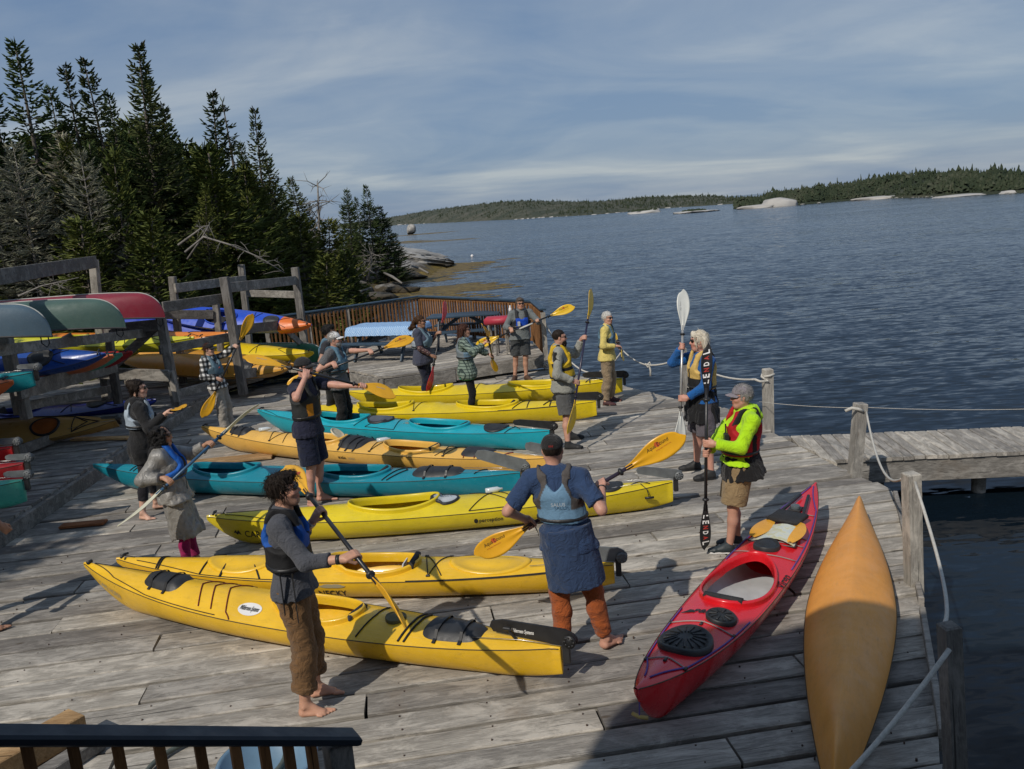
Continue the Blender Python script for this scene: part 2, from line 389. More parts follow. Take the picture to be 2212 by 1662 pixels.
def text_on(name, txt, width, mapf, mat, parent, shear=0.0, bold=0.0, hscale=1.0):
    vs, fs, w = text_geo(txt, shear, bold); k = width/w
    return mesh_obj(name, [mapf(x*k, y*k*hscale) for x, y, _ in vs], fs, mat, parent)
# ================================================================ the setting
WZ = -0.72                                   # water level
# ---- materials
def mat_water():
    s = NT('sea_water')
    def slope(sc, rot, scale, det, amp, dist=.4):
        q = s.n('ShaderNodeTexNoise'); q.inputs['Scale'].default_value = scale; q.inputs['Detail'].default_value = det; q.inputs['Roughness'].default_value = .5; q.inputs['Distortion'].default_value = dist
        s.l(s.coord(sc, rot=(0, 0, R(rot))), q.inputs['Vector']); a = s.n('ShaderNodeVectorMath', operation='SUBTRACT'); a.inputs[1].default_value = (.5, .5, .5); s.l(q.outputs['Color'], a.inputs[0])
        b = s.n('ShaderNodeVectorMath', operation='MULTIPLY'); b.inputs[1].default_value = (amp*.55, amp, 0); s.l(a.outputs[0], b.inputs[0]); return b.outputs[0]
    def add(a, b): q = s.n('ShaderNodeVectorMath', operation='ADD'); s.l(a, q.inputs[0]); s.l(b, q.inputs[1]); return q.outputs[0]
    w3 = s.noise(s.coord((.035, .10, 1), rot=(0, 0, R(12))), 1.0, 4, .55, .4)
    sl = add(add(slope((.22, .80, 1), 8, 1.0, 3, .13), slope((.9, 3.2, 1), 10, 1.0, 3, .40)), slope((2.6, 8.0, 1), -4, 1.2, 2, .50))
    k = s.n('ShaderNodeVectorMath', operation='SCALE'); s.l(sl, k.inputs[0]); s.l(s.math('ADD', s.math('MULTIPLY', w3, 1.5), .22), k.inputs['Scale'])
    g = s.n('ShaderNodeNewGeometry'); nn = s.n('ShaderNodeVectorMath', operation='NORMALIZE'); sk = s.n('ShaderNodeVectorMath', operation='ADD'); sk.inputs[1].default_value = (-.015, -.06, 0); s.l(add(g.outputs['Normal'], k.outputs[0]), sk.inputs[0]); s.l(sk.outputs[0], nn.inputs[0])      # wind waves lean
    s.set((.0045, .0095, .0155), .07, IOR=1.33); s.l(nn.outputs[0], s.b.inputs['Normal']); return s.m
M_WATER = mat_water()
M_DECK = m_wood('weathered_deck_wood', (.42, .393, .348), (.205, .190, .168), warm=(.21, .15, .095))
M_GREY = m_wood('grey_rack_wood', (.30, .285, .26), (.12, .112, .10), warm=(.16, .12, .08))
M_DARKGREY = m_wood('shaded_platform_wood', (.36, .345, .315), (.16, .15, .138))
M_POST = m_wood('grey_post_wood', (.40, .38, .34), (.19, .18, .165), axis=2)
M_POSTR = m_wood('grey_rack_post_wood', (.30, .285, .26), (.12, .112, .10), axis=2)
M_ROPE = m_plain('white_rope', (.50, .48, .43), .85, .15, 40, .5, 300)
M_BLUEPAINT = m_plain('dark_blue_paint', (.028, .055, .085), .45, .2, 5, .15, 60)
M_ORANGEWOOD = m_wood('orange_stained_wood', (.31, .155, .065), (.17, .078, .03), warm=(.2, .07, .02), axis=2, contrast=.7)
M_LUMBER = m_wood('new_lumber', (.55, .36, .18), (.36, .21, .09), warm=(.4, .25, .12))
M_BLACK = m_plain('black_plastic', (.018, .018, .019), .45, .25, 12, .1, 90)
M_RUBBER = m_plain('black_hatch_rubber', (.022, .023, .025), .5, .3, 9, .12, 120)
M_STEEL = m_plain('worn_steel', (.45, .45, .45), .35, .2, 30, 0, 80, metal=.9)

# ---- water
def water():
    mesh_obj('sea', [(-2600, -60, WZ), (2600, -60, WZ), (2600, 5200, WZ), (-2600, 5200, WZ)], [(0, 1, 2, 3)], M_WATER)['kind'] = 'structure'
    mesh_obj('sea_bed', [(-2600, -60, -6), (2600, -60, -6), (2600, 5200, -6), (-2600, 5200, -6)], [(0, 1, 2, 3)], m_plain('sea_bed_mud', (.02, .03, .03), .9))['kind'] = 'structure'
water()

# ---- near headland (heightfield)
def seg_dist(px, py, poly):
    d = np.full(px.shape, 1e9); ins = np.zeros(px.shape, bool); n = len(poly)
    for i in range(n):
        (x0, y0), (x1, y1) = poly[i], poly[(i+1) % n]; ex, ey = x1-x0, y1-y0
        t = np.clip(((px-x0)*ex+(py-y0)*ey)/(ex*ex+ey*ey+1e-9), 0, 1); d = np.minimum(d, np.hypot(px-x0-t*ex, py-y0-t*ey))
        c = ((y0 > py) != (y1 > py)) & (px < (x1-x0)*(py-y0)/(y1-y0+1e-12)+x0); ins ^= c
    return np.where(ins, d, -d)
_tip = G(1000, 569, WZ)
LAND = [(-120, 2), (-13, 4), (-9.5, 15), (-7.2, 21), (-6.2, 26)] + [tuple(G(u, v, WZ)[:2]) for u, v in ((752, 664), (800, 645), (868, 612), (935, 594))] + [tuple(_tip[:2]), (_tip[0]-5, _tip[1]+4), (_tip[0]-18, _tip[1]+9), (-60, 110), (-120, 130)]
def land_z(x, y):
    x = np.atleast_1d(np.asarray(x, float)); y = np.atleast_1d(np.asarray(y, float)); d = seg_dist(x, y, LAND)
    p = np.stack([x, y, np.zeros_like(x)], 1)
    z = np.where(d > 0, -0.95 + 3.3*(1-np.exp(-np.maximum(d, 0)/6.5)), -0.95 + .22*d)
    z = z + .38*vnoise(p*.35+3) * np.clip(d/2+.6, .1, 1) + .16*vnoise(p*1.1) + .05*vnoise(p*3.3)
    near = np.clip((20.5-y)/3.0, 0, 1)*np.clip((x+17)/3, 0, 1)         # the ground stays low under the rack platform
    z = z*(1-near) + np.minimum(z, -.35)*near
    return np.maximum(z, -3.5)
def mat_land():
    s = NT('shore_ground'); g = s.n('ShaderNodeNewGeometry'); sp = s.n('ShaderNodeSeparateXYZ'); s.l(g.outputs['Position'], sp.inputs[0])
    v = s.coord(); n = s.noise(v, .9, 6, .6); n2 = s.noise(v, 6, 6, .65)
    z = s.math('ADD', sp.outputs[2], s.math('MULTIPLY', n, .9))
    rock = s.ramp(n2, [(.25, (.12, .11, .10)), (.5, (.27, .255, .235)), (.8, (.42, .40, .37))])
    wet = s.ramp(n2, [(.3, (.028, .022, .014)), (.7, (.10, .075, .04))])
    weed = s.ramp(s.noise(v, 3, 6, .7), [(.3, (.045, .032, .008)), (.55, (.17, .115, .018)), (.8, (.27, .19, .035))])
    soil = s.ramp(n2, [(.3, (.016, .014, .009)), (.7, (.055, .045, .027))])
    c = s.mix(s.ramp(z, [(.0, (0,)*3), (.22, (1,)*3)]), weed, wet)
    c = s.mix(s.ramp(s.math('MULTIPLY', z, .5), [(.16, (0,)*3), (.26, (1,)*3)]), c, rock)
    c = s.mix(s.ramp(s.math('MULTIPLY', z, .3), [(.24, (0,)*3), (.36, (1,)*3)]), c, soil)
    s.set(c, .9); s.bump(s.mix(.5, n2, s.noise(v, 22, 5)), .9, .12); return s.m
M_LAND = mat_land()
def terrain():
    xs = np.concatenate([np.arange(-120, -34, 3.0), np.arange(-34, 12, .42)]); ys = np.concatenate([np.arange(3, 15, 1.2), np.arange(15, 86, .5), np.arange(86, 131, 3)])
    X, Y = np.meshgrid(xs, ys, indexing='ij'); Z = land_z(X.ravel(), Y.ravel()); nx, ny = X.shape
    vs = np.stack([X.ravel(), Y.ravel(), Z], 1); i = np.arange(nx*ny).reshape(nx, ny)
    fs = np.stack([i[:-1, :-1].ravel(), i[1:, :-1].ravel(), i[1:, 1:].ravel(), i[:-1, 1:].ravel()], 1)
    np_mesh('headland', vs, fs, M_LAND)['kind'] = 'structure'
terrain()

# ---- rocks
def rock_mesh(name, seed, rough=.28, sub=3, flat=1.0, boxy=.0):
    bm = bmesh.new(); bmesh.ops.create_icosphere(bm, subdivisions=sub, radius=1.0)
    co = np.array([tuple(v.co) for v in bm.verts])
    if boxy: co = np.sign(co)*np.abs(co)**(1-boxy)
    r = 1+rough*vnoise(co*1.3+seed*7.7)+rough*.45*vnoise(co*3.1+seed*3.1); co = co*r[:, None]
    rs = np.random.default_rng(seed)
    for _ in range(7):                                  # split planes
        n = nrm(rs.normal(size=3)); h = rs.uniform(.62, .95); dd = co@n-h; co = co-np.outer(np.maximum(dd, 0)*.9, n)
    if sub >= 4:
        st = np.array([1.0, 2.4, 5.0]); co = co*(1+.10*(1-2.4*np.abs(vnoise(co*st*1.6+seed)))[:, None])*(1+.05*vnoise(co*st*4.5+seed)[:, None])
    co[:, 2] *= flat
    for v, c in zip(bm.verts, co): v.co = c
    me = bpy.data.meshes.new(name); bm.to_mesh(me); bm.free(); return me
def mat_rock(name, a, b):
    s = NT(name); v = s.coord(); n = s.noise(v, 2.2, 7, .65); c = s.ramp(n, [(.28, dim(a, .55)), (.5, a), (.75, b)])
    g = s.n('ShaderNodeNewGeometry'); sp = s.n('ShaderNodeSeparateXYZ'); s.l(g.outputs['Position'], sp.inputs[0])
    c = s.mix(s.ramp(s.math('ADD', sp.outputs[2], s.math('MULTIPLY', n, .7)), [(.0, (1,)*3), (.25, (0,)*3)]), c, (.05, .038, .02))   # wrack line
    cr_ = s.noise(s.coord((1.2, 3.5, 7)), 1.1, 5, .7, .8); c = s.mix(s.ramp(cr_, [(.54, (0,)*3), (.62, (.75,)*3)]), c, dim(a, .35))
    s.set(c, .88); s.bump(s.mix(.5, n, cr_), .9, .15); return s.m
M_GRANITE = mat_rock('pale_granite', (.33, .315, .29), (.50, .48, .45))
M_GRANITE_FAR = m_plain('far_granite', (.40, .385, .36), .85, .28, .35, .5, 2)  # pale granite without the dark wrack band
M_DARKROCK = mat_rock('brown_shore_rock', (.13, .115, .095), (.27, .245, .21))
RK = [rock_mesh('rock_shape', i, .3, 3, .75, .25) for i in range(5)]
def rock(loc, size, mat, label, rot=0.0, me=None, group=None, name='rock', tilt=(0, 0)):
    m = (me or RK[int(abs(loc[0]*7+loc[1]*3)) % 5]).copy(); o = obj_from(name, m, mat, None, True)
    o.location = tuple(loc); o.scale = size; o.rotation_euler = (tilt[0], tilt[1], rot); return tag(o, label, 'rock', group)
b = G(889, 506, WZ); rock((b[0], b[1], WZ+1.15), (1.35, 1.2, 1.75), M_GRANITE, 'lone pale boulder standing on a weedy spit past the headland', .4, rock_mesh('rock_shape', 21, .16, 3, 1, .35), name='boulder', tilt=(.05, .18))
b = G(905, 582, WZ); rock((b[0]-2.2, b[1]+1, .1), (5.6, 4.6, 1.15), M_GRANITE, 'big sloping pale granite ledge at the tip of the headland', .25, rock_mesh('rock_shape', 33, .25, 5, 1, .1), name='granite_ledge', tilt=(-.1, .17))
b = G(872, 605, WZ); rock((b[0]-2.0, b[1], -.35), (4.0, 2.6, .75), M_DARKROCK, 'low brown ledge below the pale granite slope', .1, rock_mesh('rock_shape', 35, .3, 5, 1, .1), name='granite_ledge', tilt=(-.06, .1))
i = 0
for (u, v, sx, lab) in ((838, 632, .75, 'tan boulder in the weed below the headland, largest of the row'), (856, 634, .42, 'small brown rock right of the tan boulder on the weedy shore'), (868, 633, .36, 'dark rock in the middle of the row on the weedy shore'), (880, 633, .4, 'brown rock second from the right in the row on the weedy shore'), (893, 632, .38, 'brown rock at the right end of the row on the weedy shore'), (846, 622, .45, 'brown rock above the row on the weedy shore'), (790, 640, .6, 'pale rock at the shore nearest the racks'), (806, 654, .9, 'flat brown rock half under the blue railing')):
    b = G(u, v, WZ); rock((b[0], b[1], WZ+.16), (sx*1.25, sx, sx*.75), M_GRANITE if i in (0, 6) else M_DARKROCK, lab, i*.9); i += 1
# ---- rockweed on the shore and drifting mats
def weed_mat():
    s = NT('rockweed'); v = s.coord((1, 1, 1)); n = s.noise(v, 2.5, 7, .7, .6)
    s.set(s.ramp(n, [(.28, (.035, .022, .006)), (.5, (.13, .085, .014)), (.75, (.27, .19, .03))]), .6); s.bump(n, 1.0, .1); return s.m
M_WEED = weed_mat()
def weed(pts, n, lab, spread=.5, size=(.25, .8), name='rockweed'):
    mb = MB(); rs = np.random.default_rng(int(pts[0][0]))
    W = [G(u, v, WZ) for u, v in pts]
    for _ in range(n):
        k = rs.integers(0, len(W)-1); t = rs.random(); c = W[k]*(1-t)+W[k+1]*t; c = c + np.array([rs.normal()*spread*2.0, rs.normal()*spread, 0])
        a = rs.uniform(*size); m = 9; vs = [(c[0], c[1], WZ+.035+rs.random()*.02)]
        for i in range(m):
            q = 2*math.pi*i/m; r = a*(.6+.5*rs.random()); vs.append((c[0]+r*math.cos(q)*1.9, c[1]+r*math.sin(q)*.9, WZ+.006))
        mb.add(vs, [(0, 1+i, 1+(i+1) % m) for i in range(m)])
    o = mb.build(name, M_WEED, None, True); return tag(o, lab, 'seaweed', kind='stuff')
weed([(800, 646), (850, 630), (900, 628), (960, 622), (985, 630)], 330, 'yellow brown rockweed spreading off the near shore', .75)
weed([(870, 612), (920, 604), (950, 590), (985, 575), (1020, 568)], 260, 'yellow rockweed fringing the headland ledge', .8)
weed([(800, 652), (870, 645), (930, 640), (990, 648)], 150, 'thin rockweed patches behind the blue railing', .5, (.15, .45))
weed([(845, 511), (895, 508), (925, 505), (945, 503)], 140, 'brown weedy spit under the lone boulder', 1.2, (.8, 2.2))
weed([(850, 522), (900, 524), (950, 521), (1005, 517)], 120, 'dark floating weed line beyond the headland', .8, (.5, 1.6))
# ---- far coasts
def lerp_px(tab, u, j):
    a = [t[0] for t in tab]; b = [t[j] for t in tab]; return float(np.interp(u, a, b))
COAST_A = [(700, 497, 490), (760, 493, 481), (836, 488, 471), (905, 484, 459), (976, 481, 449), (1050, 477, 440), (1123, 474, 435), (1200, 469, 436), (1288, 464, 437), (1377, 456, 428), (1441, 450, 425), (1520, 445, 424), (1600, 440, 428), (1680, 434, 425), (1760, 428, 420)]
COAST_B = [(1588, 452, 450), (1625, 450, 438), (1660, 447, 424), (1700, 445, 419), (1760, 440, 411), (1820, 435, 402), (1886, 430, 391), (1980, 427, 385), (2045, 424, 382), (2130, 420, 381), (2212, 416, 382), (2330, 408, 374), (2450, 398, 366)]
def mat_hill(name, a, b, c3):
    s = NT(name); v = s.coord(); n = s.noise(v, .035, 7, .62); n2 = s.noise(v, .2, 6, .65)
    c = s.ramp(s.mix(.5, n, n2), [(.38, a), (.5, b), (.62, c3)]); s.set(c, .95); s.bump(n2, 1.0, 2.0); return s.m
def coast(name, tab, depth, mat, label, seed, back=1.0):
    us = np.linspace(tab[0][0], tab[-1][0], 150); rows = [0, .012, .03, .08, .2, .4, .7, 1.0, 1.5]; vs = []
    for i, u in enumerate(us):
        S = G(u, lerp_px(tab, u, 1), WZ); D = S[1]; dr = nrm(S-C_POS); dr[2] = 0; dr = nrm(dr)
        Yr = D*(1+depth); vt = lerp_px(tab, u, 2); ridge = P(u, vt, Yr); hz = max(ridge[2], .5)
        for j, r in enumerate(rows):
            q = S[:2] + (ridge[:2]-S[:2])*r; hh = (math.sin(min(r, 1)*math.pi/2)**.8)*(1-.25*max(0, r-1)) if r > 0 else 0
            z = WZ-.4 + (hz-WZ+.4)*hh + (0.0 if j < 1 else .05*hz*float(vnoise(np.array([[q[0]*.02, q[1]*.02, seed]]))[0])*min(1, r*3))
            if j == 1: z = max(z, WZ+.55)
            vs.append((q[0], q[1], z))
    n = len(rows); i = np.arange(len(us)*n).reshape(len(us), n)
    fs = np.stack([i[:-1, :-1].ravel(), i[1:, :-1].ravel(), i[1:, 1:].ravel(), i[:-1, 1:].ravel()], 1)
    o = np_mesh(name, vs, fs, mat); o['kind'] = 'structure'; return np.array(vs).reshape(len(us), n, 3)
M_HILL_A = mat_hill('far_hill_scrub', (.022, .034, .020), (.050, .056, .032), (.115, .105, .08))
M_HILL_B = mat_hill('near_hill_scrub', (.018, .026, .014), (.030, .04, .02), (.07, .068, .04))
CA = coast('far_hills', COAST_A, .45, M_HILL_A, '', 1.5)
CB = coast('wooded_shore_hill', COAST_B, .22, M_HILL_B, '', 4.5)
def far_trees(name, grid, n, h, lab, seed, r0=.05, r1=1.0, segs=6, mat=None, round_=.35):
    rs = np.random.default_rng(seed); V_ = []; F_ = []; nu, nr, _ = grid.shape
    for _ in range(n):
        a = rs.uniform(0, nu-1.001); k = int(a); fa = a-k; r = rs.beta(1.0, 1.5)*(r1-r0)+r0; rr = np.interp(r, [0, .012, .03, .08, .2, .4, .7, 1.0, 1.5], np.arange(nr)); j = min(int(rr), nr-2); fr = rr-j
        p = (grid[k, j]*(1-fa)+grid[k+1, j]*fa)*(1-fr)+(grid[k, j+1]*(1-fa)+grid[k+1, j+1]*fa)*fr
        cl = float(vnoise(np.array([[p[0]*.045, p[1]*.03, seed]]))[0]); hh = h*(.55+.35*cl+rs.gamma(2.0, .16)); hh = max(h*.25, hh); rd = rs.random() < round_
        if rd: hh *= .72
        w = hh*(rs.uniform(.30, .55) if rd else rs.uniform(.13, .26)); tx, ty = rs.normal(size=2)*.05*hh; lv = 3 if rd else 4
        for q in range(lv):
            if rd: z0 = hh*(.05+.27*q); z1 = hh*(.55+.25*q); rw = w*(.8, 1.0, .65)[q]
            else: z0 = hh*(.05+.24*q); z1 = min(hh*1.02, z0+hh*.42); rw = w*(1-q/(lv+.3))*rs.uniform(.7, 1.25)
            b = len(V_); ox, oy = rs.normal(size=2)*w*(.35 if rd else .08)
            for i in range(segs):
                an = 2*math.pi*i/segs+q; rad = rw*rs.uniform(.5, 1.3); V_.append((p[0]+ox+rad*math.cos(an)+tx*z0/hh, p[1]+oy+rad*math.sin(an)+ty*z0/hh, p[2]+z0+rs.normal()*.06*hh))
            V_.append((p[0]+ox+tx, p[1]+oy+ty, p[2]+z1)); F_ += [(b+i, b+(i+1) % segs, b+segs) for i in range(segs)]
    o = np_mesh(name, np.array(V_), np.array(F_), mat, None, False); return tag(o, lab, 'forest', kind='stuff')
def mat_leafy(name, a, b, c3):
    s = NT(name); v = s.coord(); n = s.noise(v, 1.1, 4, .6); n2 = s.noise(v, .12, 4, .6); s.set(s.ramp(s.mix(.55, n, n2), [(.36, a), (.5, b), (.66, c3)]), .9); s.b.inputs['Specular IOR Level'].default_value = .15; return s.m
M_FARTREE = mat_leafy('far_spruce', (.018, .028, .017), (.036, .048, .026), (.085, .088, .06))
far_trees('far_hill_forest', CA, 3400, 1.7, 'dark scrub and spruce covering the far hills', 5, .03, 1.3, 4, M_FARTREE, .6)
far_trees('wooded_shore', CB, 3400, 2.2, 'dense spruce wood along the far right shore', 6, .05, 1.15, 5, M_FARTREE, .7)
# pale rocks along the far shores: one mass each, and the ledges that stand out as things
def shore_rocks(name, tab, n, size, lab, seed, hi=.55):
    rs = np.random.default_rng(seed); V_ = []; F_ = []; me = rock_mesh('rock_shape', seed, .3, 1, .6, .2); co = np.array([tuple(v.co) for v in me.vertices]); fc = [tuple(p.vertices) for p in me.polygons]
    for _ in range(n):
        u = rs.uniform(tab[0][0], tab[-1][0]); s0 = G(u, lerp_px(tab, u, 1)-rs.random()*hi, WZ)
        if vnoise(np.array([[u*.02, seed, 0]]))[0] < -.25: continue
        s = size*rs.uniform(.3, 1.2)*s0[1]/300; b = len(V_); a = rs.uniform(0, 6.3)
        q = co*np.array([s*2.2, s, s*.55]); q = np.stack([q[:, 0]*math.cos(a*.2)-q[:, 1]*math.sin(a*.2), q[:, 0]*math.sin(a*.2)+q[:, 1]*math.cos(a*.2), q[:, 2]], 1)+np.array([s0[0], s0[1], WZ+.1*s])
        V_ += [tuple(x) for x in q]; F_ += [tuple(i+b for i in f) for f in fc]
    o = np_mesh(name, np.array(V_), np.array(F_), M_GRANITE_FAR, None, True); return tag(o, lab, 'rocks', kind='stuff')
shore_rocks('far_shore_rocks', COAST_A, 330, .7, 'pale granite rocks lining the far hill shore', 11)
shore_rocks('right_shore_rocks', COAST_B, 420, .62, 'pale granite rocks lining the far wooded shore', 12)
for (u, v, w, hgt, lab, veg) in ((1390, 461, 42, 7, 'low pale rock islet with a green cap, left of the two islets', 1), (1500, 460, 48, 6, 'low pale rock islet with brown weed, right of the two islets', 1), (1690, 446, 40, 22, 'rounded white granite dome on the far right shore', 0), (1640, 450, 40, 7, 'flat pale ledge left of the white granite dome', 0), (1895, 431, 46, 6, 'long flat pale ledge on the far wooded shore', 0), (2085, 424, 62, 5, 'long pale ledge near the right end of the wooded shore', 0), (2190, 417, 24, 7, 'pale ledge at the right edge of the photo', 0)):
    b = G(u, v, WZ); k = b[1]/FPX; o = rock((b[0], b[1]+w*k*.3, WZ+hgt*k*.12), (w*k, w*k*.55, hgt*k*1.15), M_GRANITE_FAR, lab, 0, name='rock_islet' if veg else 'granite_ledge')
    if veg:
        m2 = MB(); rs = np.random.default_rng(int(u))
        for _ in range(40):
            x, y = rs.normal()*.28, rs.normal()*.25; s = rs.uniform(.07, .16); z = .72+rs.random()*.15
            m2.tube([(x, y, z-.3), (x, y, z+s*2.0)], [s, .01], 5)
        m2.build('scrub', M_FARTREE, o)
b = G(1020, 555, WZ); m2 = MB(); m2.tube([(0, 0, -.1), (0, 0, .05), (0, 0, .16), (0, 0, .24)], [.10, .16, .15, .04], 10); o = m2.build('mooring_buoy', m_plain('white_buoy', (.75, .72, .70), .4), None, True); o.location = (b[0], b[1], WZ); tag(o, 'small white mooring buoy floating off the headland', 'buoy')

# ================================================================ decks
def inter_rows(poly, o, e, n):
    xs = []
    for i in range(len(poly)):
        a, b = np.array(poly[i]), np.array(poly[(i+1) % len(poly)]); da, db = a@n-o, b@n-o
        if (da > 0) != (db > 0): xs.append(float((a+(b-a)*da/(da-db))@e))
    xs.sort(); return [(xs[i], xs[i+1]) for i in range(0, len(xs)-1, 2)]
def board_mesh(L, w0, w1, th, sk0, sk1, rs, bev=.009):            # along x, skewed ends, worn corners
    y = w0/2; vs = []
    xa, xb = -L/2, L/2
    nseg = max(2, int(L/1.2)); cols = []
    for i in range(nseg+1):
        t = i/nseg; x = xa+(xb-xa)*t; wob = (rs.random()-.5)*.008; wz = (rs.random()-.5)*.004
        sh = (sk0 if i == 0 else 0) + (sk1 if i == nseg else 0)
        pr = [(-y, -th), (-y, -bev), (-y+bev*1.3, 0), (y-bev*1.3, 0), (y, -bev), (y, -th)]
        cols.append([(x+sh*q[0]/w0 if i in (0, nseg) else x, q[0]+wob, q[1]+wz) for q in pr])
    for c in cols: vs += c
    fs = []
    for i in range(nseg):
        for k in range(5): fs.append((i*6+k, (i+1)*6+k, (i+1)*6+k+1, i*6+k+1))
    fs.append((0, 1, 2, 3, 4, 5)); b = nseg*6; fs.append((b+5, b+4, b+3, b+2, b+1, b))
    return vs, fs
ROWS = []
def plank_floor(parent, poly, ang, z, wid, mat, joints, rs, gap=.031, th=.05, name='plank', ragged=.02, zj=.006):
    ROWS.clear(); e = np.array([math.cos(ang), math.sin(ang)]); n = np.array([-e[1], e[0]]); os_ = [np.array(q)@n for q in poly]; o = min(os_)+.002; cnt = 0; row = 0
    while o < max(os_):
        w = rs.uniform(*wid); oc = o+w/2
        for (a, b_) in inter_rows(poly, oc, e, n):
            lo = inter_rows(poly, o+.01, e, n); hi = inter_rows(poly, o+w-.01, e, n)
            ska = skb = 0.0
            if len(lo) and len(hi):
                ska = np.clip(hi[0][0]-lo[0][0], -.35, .35); skb = np.clip(hi[-1][1]-lo[-1][1], -.35, .35)
            cuts = [a] + sorted(c for c in joints(row, rs, oc) if a+.3 < c < b_-.3) + [b_]
            for i in range(len(cuts)-1):
                x0, x1 = cuts[i]+(gap*.3 if i else -rs.random()*ragged), cuts[i+1]-(gap*.3 if i < len(cuts)-2 else -rs.random()*ragged)
                vs, fs = board_mesh(x1-x0, w-gap*rs.uniform(.5, 1.6), w, th, ska if i == 0 else rs.normal()*.006, skb if i == len(cuts)-2 else rs.normal()*.006, rs)
                ob = mesh_obj(name, vs, fs, mat, parent); c = e*((x0+x1)/2)+n*oc
                ob.location = (c[0], c[1], z+rs.normal()*zj); ob.rotation_euler = (rs.normal()*.006, rs.normal()*.0015, ang+rs.normal()*.0015); cnt += 1
        ROWS.append((o, w)); o += w; row += 1
    return cnt
rs = np.random.default_rng(3)
DECK_EDGE = [tuple(G(u, v)[:2]) for u, v in ((2030, 1660), (1985, 1290), (1932, 1070), (1905, 1050), (1835, 1022), (1693, 948), (1663, 930), (1568, 881), (1462, 863), (1399, 847), (1344, 833), (1255, 814), (1185, 797))]
_e0 = np.array(DECK_EDGE[0]); _e1 = np.array(DECK_EDGE[1]); _s = _e0-(_e1-_e0)/np.linalg.norm(_e1-_e0)*2.6
MAIN = [(-8.2, 2.3), (float(_s[0]), 2.3)] + [(float(_s[0]), float(_s[1]))][:0] + DECK_EDGE + [(-4.2, 19.0), (-8.2, 18.2)]
deck = empty('wharf_deck'); deck['kind'] = 'structure'
PANG = R(7.0)
JL = [-5.4, -1.75, 1.35, 4.3]
def main_joints(row, rs, o):
    if row % 3 == 0: base = [-5.1, -.6, 3.0]
    elif row % 3 == 1: base = [-3.6, .9]
    else: base = [-6.3, -2.2, 2.2]
    return [b+rs.normal()*.25 for b in base]
NB = plank_floor(deck, MAIN, PANG, 0.0, (.255, .315), M_DECK, main_joints, rs)
MAIN_ROWS = list(ROWS)
# near-black sheet paints the shade below the plank gaps; then the edge beam
mb = MB(); mb.add([(x, y, -.12) for x, y in MAIN], [tuple(range(len(MAIN)))]); mb.build('shade_sheet', m_plain('under_deck_shade', (.012, .011, .010), .9), deck)
EB = [V((x, y, 0)) for x, y in DECK_EDGE]; EB[0] = V((_s[0], _s[1], 0))
for i in range(len(EB)-1):
    d = nrm(EB[i+1]-EB[i]); nn = np.array([d[1], -d[0], 0]); 
    MB().beam(EB[i]-nn*.06-V((0, 0, .17)), EB[i+1]-nn*.06-V((0, 0, .17)), .05, .24).build('edge_beam', M_GREY, deck)
# loose grey trim boards along the near right edge
for a, b_ in (((1990, 1310), (1934, 1075)), ((2036, 1600), (1992, 1330))):
    A, B = G(*a, -.03), G(*b_, -.03); MB().beam(A, B, .045, .16).build('trim_board', M_POST if 0 else M_DECK, deck)
# nail heads over the joists on the nearest boards
mb = MB(); e = np.array([math.cos(PANG), math.sin(PANG)]); n = np.array([-e[1], e[0]])
for (o, w) in MAIN_ROWS:
    if o > 9.5: break
    for jx in np.arange(-6.5, 4.5, .62):
        for q in (.22, .78):
            if rs.random() < .15: continue
            c = e*(jx+rs.normal()*.015)+n*(o+w*q+rs.normal()*.01)
            if seg_dist(np.array([c[0]]), np.array([c[1]]), MAIN)[0] < .08: continue
            mb.tube([(c[0], c[1], -.012), (c[0], c[1], .006)], rs.uniform(.0045, .0075), 6)
tag(mb.build('nail_heads', m_plain('rusty_iron', (.07, .045, .035), .8), deck), kind='stuff')

# ---- raised platform on the left, under the racks
PZ = .24
LE = [G(-260, 1345, 0), G(0, 1180, 0), G(288, 982, 0), G(405, 902, 0), G(470, 868, 0)]
plat = empty('rack_platform'); plat['kind'] = 'structure'
PPOLY = [tuple(q[:2]) for q in LE] + [(-4.6, 20.2), (-9.6, 21.5), (-17, 15), (-13, 4)]
rsp = np.random.default_rng(8)
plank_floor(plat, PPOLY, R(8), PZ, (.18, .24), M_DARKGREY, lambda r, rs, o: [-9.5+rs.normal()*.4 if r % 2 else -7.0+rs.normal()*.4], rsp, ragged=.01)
mb = MB(); mb.add([(x, y, PZ-.1) for x, y in PPOLY], [tuple(range(len(PPOLY)))]); mb.build('shade_sheet', MATS['under_deck_shade'], plat)  # black sheet again: painted shade below the platform gaps
for i in range(len(LE)-1):
    d = nrm(LE[i+1]-LE[i]); nn = np.array([d[1], -d[0], 0]); MB().beam(LE[i]+nn*.03+V((0, 0, PZ/2-.03)), LE[i+1]+nn*.03+V((0, 0, PZ/2-.03)), .07, PZ-.02, bevel=.012).build('step_beam', M_GREY, plat)

